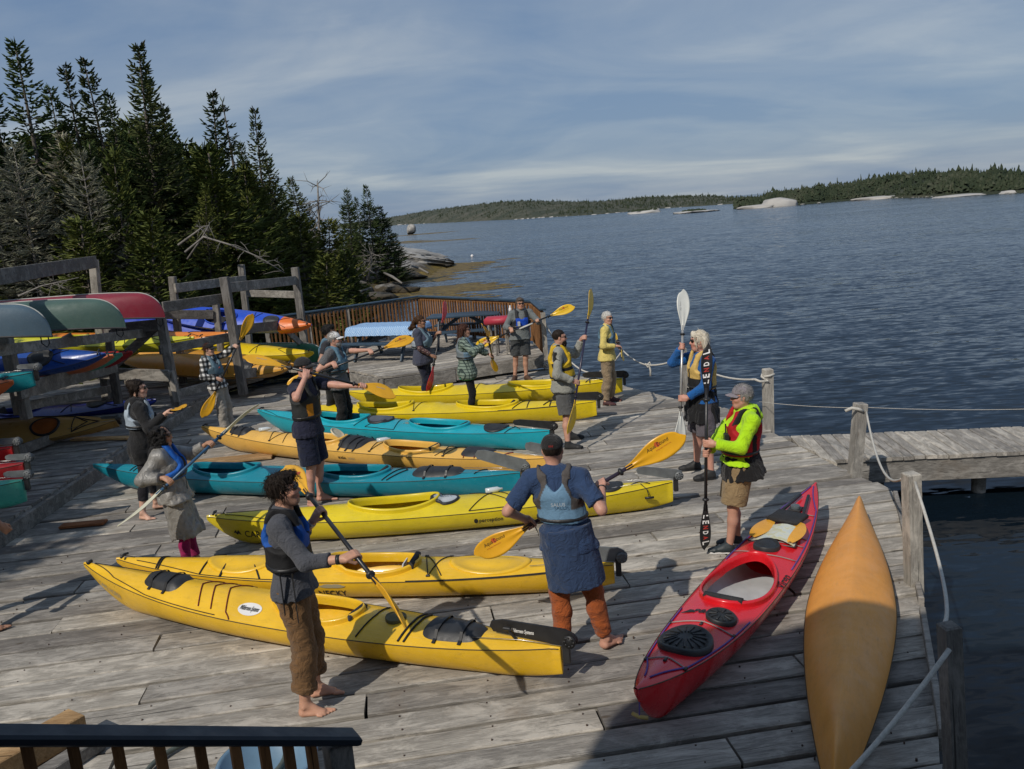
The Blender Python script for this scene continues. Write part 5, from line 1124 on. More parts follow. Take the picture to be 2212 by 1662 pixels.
# chart and spare paddle on the red kayak
def on9(x, f, h): return V(K9.M @ Vector(K9.on(x, f, h)))
q = [(.145*L, -.62), (.145*L, .72), (.215*L, .80), (.215*L, -.75)]; vs = []; N = 8
for i in range(N+1):
    for j in range(N+1):
        a, c = i/N, j/N; x = (.143+.080*a)*L; f = -.72+1.42*c; vs.append(on9(x, f, .030+.012*math.sin(c*6)+.01*a))
s_ = NT('sea_chart'); n_ = s_.noise(s_.coord(), 9, 5, .6, .4); s_.set(s_.ramp(n_, [(.40, (.55, .60, .58)), (.50, (.66, .66, .52)), (.56, (.55, .52, .28)), (.66, (.62, .63, .55))]), .3)
def half_paddle(lab, f0, f1):
    a, b, c_ = on9(.40*L, f0*.5, .035), on9(.25*L, f1, .04), on9(.155*L, f1*1.05, .045); o = empty('spare_paddle', a, 0, lab, 'paddle', 'spare paddle halves on the red kayak'); mb = MB(); mb.tube([V((0, 0, 0)), b-a], .0155, 10); mb.build('shaft', M_BLACK, o, True)
    d = nrm(c_-b); sd = nrm(np.cross(d, (0, 0, 1))); vs = []; n = 14
    for i in range(n+1): t = i/n; hw = .085*math.sin(math.pi*(t*.86+.10))**.7; vs += [b-a+d*.46*t-sd*hw+V((0, 0, .004)), b-a+d*.46*t+V((0, 0, .016)), b-a+d*.46*t+sd*hw+V((0, 0, .004))]
    mesh_obj('blade', vs, [(i*3+j, i*3+j+1, i*3+j+4, i*3+j+3) for i in range(n) for j in (0, 1)], m_plain('amber_spare_blade', (.76, .36, .03), .3), o, True)
half_paddle('left half of the spare paddle on the red kayak foredeck', .55, .55); half_paddle('right half of the spare paddle on the red kayak foredeck', -.6, -.55)
mb = MB(); mb.box(on9(.265*L, 0, .03), (.26, .30, .05), Matrix.Rotation(.8, 3, 'Z'), .02); tag(mb.build('dry_bag', M_SEAT, None, True), 'flat black dry bag under the cords of the red kayak', 'bag')
ch = mesh_obj('sea_chart', vs+[v-V((0, 0, .01)) for v in vs], [(i*(N+1)+j, (i+1)*(N+1)+j, (i+1)*(N+1)+j+1, i*(N+1)+j+1) for i in range(N) for j in range(N)], s_.m, None, True); tag(ch, 'folded sea chart in a clear case on the red kayak', 'chart')
mb = MB(); e_ = [vs[0], vs[N], vs[(N+1)*(N+1)-1], vs[N*(N+1)], vs[0]]; mb.tube(e_, .007, 5); mb.build('case_rim', M_BLACK, ch)
# --- K10: overturned orange kayak
k = K10 = Kayak('overturned_kayak', 'orange kayak lying upside down at the right edge of the deck', G(1858, 1060, .30), G(1800, 1745, .12), ORG, .66, .23, .06, .04, .10, roll=math.pi, z0=.335, rake=.12, stern='up', sec=(1.5, 1.25), pl=(1.75, .95), mat=m_plastic('hull_worn_orange', ORG, .42, .5, .0))
k.build([(-.02*k.L, .40, .22)]); mb = MB(); p = k.side(.455*k.L, .15, .01); mb.box(p, (.06, .025, .03), None, .008); mb.build('end_handle', M_BLACK, k.root)

# ---- canoes (upside down on the rack)
def canoe(label, E, d, L, beam, depth, mat, group):
    E, d = V(E), nrm(d); mid = E-d*L/2; o = empty('canoe', mid, math.atan2(d[1], d[0]), label, 'canoe', group); nx, m = 60, 10; vs = []; fs = []; ts = np.sin(np.linspace(-1, 1, nx)*math.pi/2)
    for t in ts:
        b = max(.012, beam/2*max(0, 1-abs(t)**2.4)**.8); k = max(0, (abs(t)-.80)/.20); top = depth*(1-.10*k)*math.sqrt(max(0, 1-k**2.6))+.05*k; sh = -.10*abs(t)**4
        for i in range(-m, m+1): a = i/m*math.pi/2; vs.append((t*L/2, math.copysign(b*abs(math.sin(a))**.55, a), sh+top*max(0, math.cos(a))**.8))
    w = 2*m+1
    for k in range(nx-1):
        for i in range(w-1): fs.append((k*w+i, k*w+i+1, (k+1)*w+i+1, (k+1)*w+i))
    mesh_obj('hull', vs, fs, mat, o, True)
    for sg in (0, 2*m):
        mb = MB(); mb.tube([vs[k*w+sg] for k in range(nx)], .016, 6); mb.build('gunwale', m_plain('dark_gunwale', (.05, .05, .05), .5), o, True)
    mb = MB(); mb.tube([V(vs[k*w+m])+V((0, 0, .004)) for k in range(4, nx-4)], .009, 5); mb.build('keel_line', m_plain('worn_keel', (.45, .46, .43), .6), o, True)
    for x in (-.22, .2): mb = MB(); mb.beam((x*L, -beam*.42, -.02), (x*L, beam*.42, -.02), .05, .02); mb.build('thwart', M_LUMBER, o)
    mb = MB(); e = V((L/2-.06, 0, -.10)); mb.tube([e, e+V((-.02, .05, -.10)), e+V((-.06, .04, -.15)), e+V((-.10, .0, -.09)), e+V((-.1, 0, .0))], .008, 6); mb.build('painter_loop', M_CORD, o, True)
    return o
CG = 'canoes upside down on the rack'
canoe('blue grey canoe upside down on the rack, nearest the left edge', P(112, 722, 11.6)+V((0, 0, .07)), (1, .0, 0), 4.9, .88, .42, m_plastic('canoe_bluegrey', (.075, .125, .165), .5, .5), CG)
canoe('dark green canoe upside down in the middle of the canoe rack', P(272, 706, 13.4)+V((0, 0, .08)), (1, .01, 0), 4.9, .88, .44, m_plastic('canoe_green', (.060, .115, .095), .5, .5), CG)
canoe('maroon canoe upside down at the back of the canoe rack', P(357, 685, 15.1)+V((0, 0, .08)), (1, .0, 0), 4.9, .88, .43, m_plastic('canoe_maroon', (.24, .018, .035), .42, .4), CG)
canoe('green canoe on its rack behind the yellow kayaks', P(705, 775, 19.5), (.96, -.25, 0), 4.6, .85, .42, m_plastic('canoe_bright_green', (.012, .13, .055), .4, .3), CG)

# ---- kayaks stored on the racks: (label, right end, left direction, colour, length, roll, options)
def stored(label, E, d, col, L=4.3, roll=0.0, beam=.58, cock=True, lid=True, group='kayaks stored on the racks', sheer=.20, tipcol=None, rud=False, bow=True):
    E = V(E); d = nrm(d); A = E if bow else E-d*L; B = E-d*L if bow else E
    k = Kayak('stored_kayak', label, A, B, col, beam, sheer, .10, .06, .085, roll=roll, group=group, lift=False, stern='up' if bow else 'plumb'); k.root.location = Vector(k.root.location)-Vector(V(k.M.col[2][:3])*(k.sh+.05)); k.M = Matrix.Translation(Vector(-V(k.M.col[2][:3])*(k.sh+.05))) @ k.M
    k.build([(-.03*k.L if bow else .0, .42, .21)] if cock else [], 70)
    if lid: k.lid((.27 if bow else -.30)*k.L, .19, .16, M_RUBBER)
    k.cord([(.36*k.L, .85), (.30*k.L, -.2), (.36*k.L, -.8)], .006); k.cord([(.15*k.L, .85), (.19*k.L, -.8)], .006); k.cord([(.19*k.L, .85), (.15*k.L, -.8)], .006)
    if bow: k.toggle(True)
    if rud: k.rudder(M_GREYRUD, .01, .24, True, .07)
    return k
T = (1, 0, 0)
stored('blue kayak on the lower rack arm under the canoes, deck turned to the camera', P(230, 768, 12.7), (1, .02, -.02), (.010, .060, .30), 4.2, R(42), .60)
stored('salmon kayak tip between the blue and mint kayaks on the rack', P(247, 772, 13.3), (1, .02, -.02), (.62, .17, .07), 4.2, R(30), .56, False, False)
stored('mint green kayak tip between the salmon and red kayaks on the rack', P(265, 769, 13.9), (1, .02, -.02), (.10, .42, .30), 4.2, R(25), .56, False, False)
stored('red kayak at the back of the lower rack row under the canoes', P(287, 765, 14.6), (1, .02, -.02), (.40, .02, .02), 4.3, R(20), .56, False, False)
stored('orange kayak tip at the left edge under the blue kayak', P(30, 830, 10.9), (1, 0, -.03), (.70, .17, .05), 4, R(10), .56, False, False)
stored('teal kayak stern with a black rudder at the left edge under the rack', P(72, 806, 11.4), (1, 0, 0), (.008, .23, .27), 4, 0, .58, False, False, rud=True, bow=False)
stored('deep blue kayak lying on the platform under the canoe rack', P(338, 868, 15.9), (1, -.02, .0), (.008, .022, .20), 5.0, R(5), .64, True, True)
k = stored('tan kayak on its edge at the left, round orange hatch facing the camera', P(250, 908, 13.6), (1, .06, 0), (.50, .30, .085), 4.9, R(-40), .60, False, False, rud=True, bow=False)
k.lid(-.27*k.L, .24, .19, m_plain('burnt_orange_lid', (.30, .085, .015), .5), rimmat=M_RUBBER); k.cord([(-.36*k.L, .85), (-.41*k.L, 0), (-.36*k.L, -.85), (-.36*k.L, .85)], .008); k.cord([(-.36*k.L, .85), (-.45*k.L, .1), (-.36*k.L, -.85)], .008); k.cord([(-.36*k.L, -.9), (-.2*k.L, -.95), (.0, -.9)], .008)
stored('bright red kayak stern at the left edge, topmost of the low pile', P(28, 968, 10.3), (1, 0, 0), (.55, .012, .015), 4, 0, .56, False, False, rud=True, bow=False)
stored('dark red kayak stern at the left edge in the middle of the low pile', P(52, 1003, 9.8), (1, 0, 0), (.28, .012, .016), 4, 0, .56, False, False, rud=True, bow=False)
stored('mint kayak stern with a grey rudder at the left edge, lowest of the pile', P(50, 1040, 9.35), (1, 0, 0), (.05, .36, .28), 4, 0, .58, False, False, rud=True, bow=False, sheer=.26)
stored('orange kayak on top of the rack behind the maroon canoe', P(497, 724, 17.2), (1, -.22, -.05), (.68, .21, .02), 4.6, R(8), .58, True, False, sheer=.22)
stored('second orange kayak on the rack with its tip left of the first', P(445, 734, 16.8), (1, -.2, -.05), (.66, .22, .02), 4.4, R(8), .56, True, False)
stored('lemon yellow kayak on the rack under the orange pair', P(420, 734, 16.5), (1, -.15, -.06), (.62, .60, .03), 4.4, R(10), .58, True, False)
stored('yellow kayak hull seen between the posts of the canoe rack', P(315, 752, 16.9), (1, .05, 0), (.55, .42, .012), 4.4, R(35), .62, False, False)
k = stored('blue kayak with an orange tip on the right hand rack, hatch facing the camera', P(674, 704, 18.4), (1, -.30, -.13), (.015, .075, .55), 4.3, R(40), .62)
# orange painted tip as a shell over the bow
def tip_shell(k, x0, col, name):
    m = m_plastic(name, col, .35, .2); ts = np.linspace(x0, .999, 26); vs = []; fs = []; n = 24
    for t in ts:
        b, zs, zk, c = k.b(t)+.003, k.zs(t), k.zk(t)-.003, k.crn(t)+.003
        for i in range(n):
            a = 2*math.pi*i/n; sn, cs = math.sin(a), math.cos(a); y = b*math.copysign(abs(cs)**.62, cs) if sn < 0 else b*cs; vs.append((t*k.L/2, y, zs+c*(1-abs(cs)**1.7) if sn >= 0 else zs-(zs-zk)*abs(sn)**1.15))
    for k2 in range(len(ts)-1): fs += [(k2*n+i, k2*n+(i+1) % n, (k2+1)*n+(i+1) % n, (k2+1)*n+i) for i in range(n)]
    fs.append(tuple(range((len(ts)-1)*n, len(ts)*n))); o = mesh_obj('painted_tip', vs, fs, m, k.root, True); tag(o, 'orange red painted tip of the blue kayak'); return o
tip_shell(k, .64, (.72, .16, .02), 'tip_orange')
stored('second blue kayak behind the post of the right hand rack', P(560, 712, 18.9), (1, -.3, -.14), (.015, .05, .42), 4.2, R(35), .58, False, False)
stored('yellow kayak resting low on the right hand rack above the amber pair', P(678, 765, 18.2), (1, -.42, -.10), (.72, .52, .012), 4.5, R(15), .60, False, False)
stored('amber kayak below the yellow one on the right hand rack', P(636, 790, 17.6), (1, -.40, -.10), (.62, .30, .04), 4.5, R(25), .58, False, False)
stored('amber kayak with an open black hatch facing the camera on the low rack', P(622, 800, 17.2), (1, -.34, -.08), (.60, .30, .045), 4.4, R(42), .58, False, True)
stored('blue kayak on the ground behind the woman in black and white check', P(540, 872, 17.6), (1, -.1, 0), (.012, .06, .32), 4.3, R(15), .60, False, False)
# ================================================================ storage racks
def rack(label, posts, beams):
    o = empty('boat_rack', (0, 0, 0), 0, label, 'rack')
    for (a, b, Y, w) in posts: A, B = P(*a, Y), P(*b, Y); MB().beam(A, B, w, w, up=(0, 1, 0), bevel=.008).build('post', M_POSTR, o)
    for (a, Ya, b, Yb, h, w) in beams: A, B = P(*a, Ya), P(*b, Yb); MB().beam(A, B, w, h, bevel=.007).build('beam', M_GREY, o)
    return o
rack('grey timber canoe rack at the left holding three upturned canoes',
     [((202, 562), (232, 880), 17.3, .15), ((347, 686), (384, 885), 15.7, .15), ((368, 802), (384, 868), 15.55, .11), ((233, 700), (250, 860), 16.2, .13), ((12, 726), (46, 895), 12.3, .15), ((44, 842), (58, 905), 12.0, .13), ((243, 792), (256, 872), 15.2, .13), ((-60, 700), (-40, 960), 10.2, .15)],
     [((-60, 608), 12.0, (206, 566), 17.2, .24, .06), ((40, 846), 11.8, (250, 790), 15.1, .24, .06), ((-40, 762), 11.2, (345, 716), 16.4, .16, .06), ((236, 712), 16.05, (342, 702), 15.55, .21, .05), ((214, 806), 15.7, (365, 812), 15.5, .22, .05), ((335, 708), 15.75, (246, 790), 15.95, .16, .05), ((46, 880), 12.4, (250, 838), 15.7, .14, .05), ((36, 976), 12.6, (205, 914), 14.8, .16, .06)])
rack('grey timber kayak rack right of the canoes, beside the picnic railing',
     [((372, 598), (398, 850), 18.6, .14), ((484, 599), (526, 853), 16.7, .16), ((637, 578), (662, 775), 19.8, .16), ((521, 572), (545, 800), 21.0, .14), ((466, 654), (482, 800), 18.8, .13)],
     [((378, 623), 18.5, (530, 604), 20.9, .20, .05), ((492, 622), 16.75, (638, 606), 19.7, .20, .05), ((352, 664), 15.8, (484, 645), 16.8, .20, .05), ((354, 680), 18.2, (460, 680), 18.7, .20, .05), ((536, 634), 20.8, (640, 637), 19.95, .17, .05), ((505, 714), 16.8, (650, 697), 19.7, .20, .06), ((345, 757), 15.6, (500, 728), 16.9, .17, .06), ((526, 808), 16.85, (665, 790), 19.9, .20, .06), ((382, 852), 15.7, (455, 832), 16.6, .16, .06), ((606, 702), 19.0, (652, 745), 19.65, .14, .05)])
# loose boards
for (a, b, Y0, Y1, w, z, mat, lab) in (((158, 949), (280, 946), 0, 0, .16, PZ+.03, M_LUMBER, 'loose tan board lying on the left platform'), ((132, 1137), (228, 1128), 0, 0, .14, .03, m_wood('red_brown_board', (.30, .12, .05), (.17, .06, .025)), 'short reddish board on the deck beside the step'), ((395, 1003), (590, 984), 0, 0, .30, .025, M_LUMBER, 'long pale board lying between two teal kayaks')):
    A, B = G(*a, z), G(*b, z); tag(MB().beam(A, B, w, .035).build('loose_board', mat, None), lab, 'board')

# ================================================================ picnic tables
def cloth_mat():
    s = NT('blue_check_cloth'); tcn = s.n('ShaderNodeTexCoord'); ck = s.n('ShaderNodeTexChecker'); ck.inputs['Scale'].default_value = 40.0; ck.inputs['Color1'].default_value = (.13, .30, .58, 1); ck.inputs['Color2'].default_value = (.40, .56, .74, 1)
    s.l(tcn.outputs['Object'], ck.inputs[0]); s.set(ck.outputs[0], .6); s.bump(s.noise(s.coord(), 8, 4), .3, .02); return s.m
def table(px, Y, rz, label, cloth=None):
    c = px; o = empty('picnic_table', (c[0], c[1], UZ), rz, label, 'picnic table', 'picnic tables on the upper deck'); n = 5; w = .145
    for i in range(n): MB().box((0, (i-2)*(w+.006), .74), (1.75, w, .042), None, .006).build('tabletop_board', M_BLUEPAINT, o)
    for sg in (-1, 1):
        for i in range(2): MB().box((0, sg*(.62+i*.135), .43), (1.75, .13, .042), None, .006).build('bench_board', M_BLUEPAINT, o)
    for x in (-.6, .6):
        for sg in (-1, 1): MB().beam((x, sg*.20, .72), (x, sg*.62, .0), .04, .10).build('leg', M_BLUEPAINT, o)
        MB().beam((x+.045, -.78, .395), (x+.045, .78, .395), .04, .10).build('cross_beam', M_BLUEPAINT, o); MB().beam((x+.045, -.34, .69), (x+.045, .34, .69), .04, .08).build('cross_beam', M_BLUEPAINT, o)
        MB().beam((x, 0, .40), (x*.2, 0, .70), .04, .08).build('brace', M_BLUEPAINT, o)
    if cloth:
        nx, ny = 40, 28; vs = []; fs = []; rs = np.random.default_rng(2)
        for i in range(nx+1):
            for j in range(ny+1):
                x = -1.02+2.04*i/nx; y = -.60+1.2*j/ny; ex, ey = max(0, abs(x)-.885), max(0, abs(y)-.385); dr = ex+ey
                xx = math.copysign(min(abs(x), .885+ex*.28), x); yy = math.copysign(min(abs(y), .385+ey*.28), y); fold = .02*math.sin(x*19)*min(1, ey*8)+.02*math.sin(y*21)*min(1, ex*8)
                vs.append((xx, yy+math.copysign(fold, y), .772-dr*.9+.004*math.sin(x*31+y*17)))
        for i in range(nx):
            for j in range(ny): fs.append((i*(ny+1)+j, (i+1)*(ny+1)+j, (i+1)*(ny+1)+j+1, i*(ny+1)+j+1))
        cl = mesh_obj('tablecloth', vs, fs, cloth_mat(), None, True); cl.location = o.location; cl.rotation_euler = o.rotation_euler; tag(cl, 'blue checked cloth draped over the left picnic table', 'tablecloth')
    return o
t1 = G(838, 702, UZ+.76); table(t1, 0, R(-22), 'blue picnic table under the checked cloth', True)
t2 = G(1003, 678, UZ+.76); table(t2, 0, R(-6), 'bare dark blue picnic table in front of the orange balusters')
# red bench-high box on trestle legs beside the far man
q = G(1082, 688, UZ+.80); st = empty('red_stand', (q[0], q[1], UZ), R(-8), 'red topped trestle stand beside the man in the blue vest', 'stand')
MB().box((0, 0, .76), (.72, .36, .17), None, .045).build('red_top', m_plain('faded_red_plastic', (.42, .035, .06), .5), st, True)
for x in (-.26, -.12, .10, .26):
    for y in (-.14, .14): MB().beam((x, y, .68), (x*1.05, y*1.2, 0), .035, .035).build('leg', M_GREY, st)
b_ = P(1112, 668, 17.9); mb = MB(); mb.tube([(0, 0, 0), (0, 0, .15), (0, 0, .18), (0, 0, .22)], [.035, .035, .015, .015], 10); o = mb.build('white_bottle', m_plain('white_bottle_plastic', (.75, .76, .74), .4), None, True); o.location = (q[0]+.22, q[1]+.05, UZ+.845); tag(o, 'white bottle standing on the red topped stand', 'bottle')
# coil of old rope on the deck corner
c = G(1192, 800, 0); mb = MB(); rs = np.random.default_rng(5); pts = [c+V((.16*math.cos(a)*(1+.15*rs.normal()), .13*math.sin(a), .02+.02*a/3+.03*abs(rs.normal()))) for a in np.linspace(0, 22, 90)]; mb.tube(pts, .016, 6); tag(mb.build('rope_coil', M_ROPE, None, True), 'tangled coil of old rope at the corner of the deck', 'rope')

# ================================================================ foreground railing, hose, tub, lumber
fr = empty('stair_railing', (0, 0, 0), 0, 'dark blue topped railing with orange balusters in the bottom left foreground', 'railing')
Yr0, Yr1 = 2.35, 3.05
A = P(-140, 1588, Yr0); B = P(752, 1592, Yr1); d = nrm(B-A)
MB().beam(A, B+d*.04, .100, .040, bevel=.012).build('hand_rail', m_plain('shaded_rail_paint', (.010, .017, .027), .5, .2, 5, .15, 60), fr)  # shade painted in: darker copy of the blue rail paint
for i in range(14):
    u = -60+i*60 if i < 4 else None
for k_, (u, wv) in enumerate(((-70, .04), (38, .04), (140, .04), (238, .04), (330, .038), (419, .038), (497, .036), (560, .035), (613, .035), (663, .034))):
    t = (u+140)/(752+140.); t = float(np.interp(u, [-140, 752], [0, 1]))
    lo, hi = 0.0, 1.0
    for _ in range(40):                     # position along the rail that stands at this column
        m_ = (lo+hi)/2; q = A+(B-A)*m_; dd = q-C_POS; uu = IW/2+FPX*(dd@C_RT)/(dd@C_FW)
        if uu < u: lo = m_
        else: hi = m_
    q = A+(B-A)*lo; ob = MB().box((0, 0, 0), (.036, .036, 1.05), None, .004).build('baluster', M_ORANGEWOOD, fr); ob.location = (q[0], q[1]+.03, q[2]-.55); ob.rotation_euler = (0, 0, math.atan2(d[1], d[0]))
ob = MB().box((0, 0, -.75), (.095, .095, 1.45), None, .006).build('post', M_POSTR, fr); ob.location = tuple(A+(B-A)*.955+V((0, .03, -.02))); ob.rotation_euler = (0, 0, math.atan2(d[1], d[0]))
def torus_arc(c, r, a0, a1, n=40, z=.03): return [c+V((r*math.cos(a), r*.85*math.sin(a), z)) for a in np.linspace(a0, a1, n)]
hc = G(470, 1665, 0); mb = MB(); mb.tube(torus_arc(hc, .46, -.3, 3.6)+torus_arc(hc+V((.02, -.02, .03)), .43, 3.6, 8.6), .018, 8); tag(mb.build('garden_hose', m_plain('grey_green_hose', (.085, .10, .085), .45, .15, 30, .3, 200), None, True), 'grey green hose coiled on the deck behind the front railing', 'hose')
tb = G(585, 1690, 0); mb = MB(); n = 36; prof = [(.24, 0), (.30, .16), (.315, .17), (.30, .175), (.285, .165), (.225, .02), (0, .02)]; vs = []; fs = []
for r_, z in prof[:-1]:
    for i in range(n): a = 2*math.pi*i/n; vs.append((r_*math.cos(a), r_*math.sin(a), z))
vs.append((0, 0, .02))
for k_ in range(len(prof)-2):
    for i in range(n): fs.append((k_*n+i, k_*n+(i+1) % n, (k_+1)*n+(i+1) % n, (k_+1)*n+i))
fs += [((len(prof)-2)*n+i, (len(prof)-2)*n+(i+1) % n, len(vs)-1) for i in range(n)]
o = mesh_obj('plastic_tub', vs, fs, m_plain('blue_grey_plastic', (.13, .22, .31), .4), None, True); o.location = tuple(tb); tag(o, 'blue grey plastic tub behind the front railing', 'tub')
A, B = G(170, 1560, .14), G(-40, 1680, .14); o = MB().beam(A, B, .19, .17, bevel=.008).build('lumber', M_LUMBER, None); tag(o, 'thick new timber lying behind the front railing at the left', 'timber')
A, B = G(215, 1600, .06), G(60, 1700, .06); o = MB().beam(A, B, .12, .10, bevel=.008).build('lumber', M_GREY, None); tag(o, 'grey timber beside the new timber behind the front railing', 'timber')
# ================================================================ people and their paddles
M_SKIN = m_attr('skin', .52, .12, 160, .4, .06); M_VEST = m_attr('vest_fabric', .72, .45, 60, .3, cloth=True)
M_HAIR = {}
def hair_mat(name, a, b, rough=.5):
    s = NT(name); v = s.coord((60, 60, 9)); n = s.noise(v, 1.0, 5, .65, .6); c = s.ramp(n, [(.3, a), (.7, b)]); s.set(c, rough); s.b.inputs['Specular IOR Level'].default_value = .14; s.bump(n, .9, .012); return s.m
H_DARK = hair_mat('dark_brown_hair', (.008, .006, .005), (.032, .022, .016)); H_BLACK = hair_mat('black_hair', (.006, .006, .006), (.03, .028, .027)); H_RED = hair_mat('reddish_brown_hair', (.03, .012, .008), (.085, .035, .022)); H_GREYB = hair_mat('grey_brown_hair', (.06, .045, .035), (.15, .12, .10)); H_WHITE = hair_mat('white_hair', (.42, .40, .36), (.75, .73, .68)); H_BLOND = hair_mat('silver_blond_hair', (.42, .36, .26), (.78, .72, .60)); H_SILVER = hair_mat('short_grey_hair', (.18, .17, .16), (.38, .36, .34)); H_CURL = hair_mat('curly_brown_hair', (.022, .011, .006), (.10, .05, .025))
M_LENS = m_plain('dark_lens', (.012, .011, .010), .12, .1); M_BLADE = m_plain('amber_paddle_blade', (.78, .40, .020), .30, .10, 5, .05, 40); M_BLADEY = m_plain('yellow_paddle_blade', (.80, .50, .025), .30, .1, 5, .05, 40)
M_BLADEW = m_plain('white_paddle_blade', (.72, .72, .66), .35, .06, 6); M_BLADECREAM = m_plain('cream_paddle_blade', (.62, .60, .46), .4, .08, 6); M_BLADER = m_plain('red_paddle_blade', (.66, .025, .025), .3, .1, 5); M_BLADEB = m_plain('black_carbon_blade', (.016, .016, .017), .35, .2, 30)
M_SHAFT = m_plain('black_shaft', (.016, .016, .018), .35, .2, 20); M_SHAFTG = m_plain('grey_alloy_shaft', (.45, .44, .42), .35, .1, 20, metal=.5); M_SHAFTB = m_plain('blue_shaft', (.03, .09, .18), .4, .15, 20); M_SHAFTS = m_plain('pale_shaft', (.55, .54, .50), .35, .1)

class Paddle:
    def __init__(s, label, g1, g2, e1, e2, blade, shaft, n1=(0, -1, 0), n2=(0, -1, 0), text=True, bl=.50, bw=.185, name='kayak_paddle', group=None, tip1=None):
        g1, g2 = V(g1), V(g2); d = nrm(g2-g1); A = g1-d*e1; B = g2+d*e2; s.d = d; s.g1, s.g2 = g1, g2; c = (A+B)/2
        s.root = empty(name, c, 0, label, 'paddle', group); rel = lambda p: V(p)-c
        sa, sb = A+d*(bl-.06), B-d*(bl-.06); mb = MB(); mb.tube([rel(sa), rel(sb)], .0155, 12); mb.build('shaft', shaft, s.root, True)
        for q, sg in ((A+d*(bl+.05), 1), (B-d*(bl+.05), -1)): mb = MB(); mb.tube([rel(q-d*.016), rel(q-d*.006), rel(q+d*.006), rel(q+d*.016)], [.018, .031, .031, .018], 14); mb.build('drip_ring', M_BLACK, s.root, True)
        for (tip, dr, nn, k) in ((A, -d, n1, 0), (B, d, n2, 1)):
            nn = np.cross(dr, nrm(tip-C_POS)) + V((0, 0, 0)) if isinstance(nn, str) else V(nn); nn = nrm(nn-dr*np.dot(nn, dr)); sd = np.cross(dr, nn); N, Mw = 22, 10; base = tip-dr*bl; top = []; bot = []
            def pt(a, w, off):
                if a < .62: x = a/.62; hw = .019+(bw/2-.019)*(x*x*(3-2*x))**.85
                else: hw = bw/2*math.sqrt(max(0.0, 1-((a-.62)/.385)**2.3))
                asym = .018*a*w
                y = w*hw; rdg = .014*max(0, 1-abs(w)*2.2)*max(0, 1-a*1.25)
                return rel(base+dr*(a*bl+asym) + sd*y + nn*(off*(1-.55*abs(w)) + rdg*np.sign(off) - .030*a*a + .018*abs(w)**1.5*math.sin(math.pi*min(1, a))))
            for i in range(N+1):
                for j in range(Mw+1): top.append(pt(i/N, -1+2*j/Mw, .006)); bot.append(pt(i/N, -1+2*j/Mw, -.006))
            n = len(top); fs = []
            for i in range(N):
                for j in range(Mw): a, b, c2, d2 = i*(Mw+1)+j, (i+1)*(Mw+1)+j, (i+1)*(Mw+1)+j+1, i*(Mw+1)+j+1; fs += [(a, b, c2, d2), (n+d2, n+c2, n+b, n+a)]
                for j in (0, Mw): a, b = i*(Mw+1)+j, (i+1)*(Mw+1)+j; fs.append((a, n+a, n+b, b) if j == 0 else (b, n+b, n+a, a))
            bo = mesh_obj('blade', top+bot, fs, blade, s.root, True)
            if text:
                col = {1: (M_PRINT, M_PRINTR), 2: (M_PRINTW, M_PRINTR), 3: (m_plain('pale_print', (.4, .4, .38), .6), None)}[text if isinstance(text, int) and text is not True else 1]
                fl = 1
                vw = C_POS-(base+dr*bl*.5); side_off = .0075 if np.dot(vw, nn) > 0 else -.0075; flip = 1 if np.dot(vw, nn) > 0 else -1
                rd = 1 if np.dot(dr, C_RT)*1.0+np.dot(dr, C_UP)*.4 > 0 else -1          # read from left to right
                if text == 2:
                    for ch, pos, mt in zip('LENDAL', (-.11, -.066, -.022, .022, .066, .11), (0, 0, 1, 0, 1, 0)):
                        text_on('lettering', ch, .028, lambda a, c2, pos=pos: tuple(pt(.56+(pos+a)*1.25/bl*-1*(-1), -c2/(bw/2)*flip*1.5, side_off)), col[mt], bo, 0, .03, 1.1)
                else:
                    wd = .20 if text != 3 else .12
                    text_on('lettering', 'Aqua Bound', wd, lambda a, c2: tuple(pt(.60+a*rd/bl, -(c2/(bw/2)+.42)*rd*flip, side_off)), col[0], bo, .35, .006, 1.15)
                    if text == 1 or text is True:
                        text_on('lettering', 'bring New Adventures', .13, lambda a, c2: tuple(pt(.66+a*rd/bl, -(c2/(bw/2)+.02)*rd*flip, side_off)), col[1], bo, .2, .0, 1.0)
                        vs = [tuple(pt(.60+.022*math.cos(i*math.pi/8)/bl, -.45*rd*flip+.022*math.sin(i*math.pi/8)/(bw/2), side_off*.93)) for i in range(16)]; mesh_obj('sun_logo', vs, [tuple(range(16))], m_plain('orange_logo', (.62, .12, .03), .5), bo)
    def at(s, t): return s.g1+(s.g2-s.g1)*t

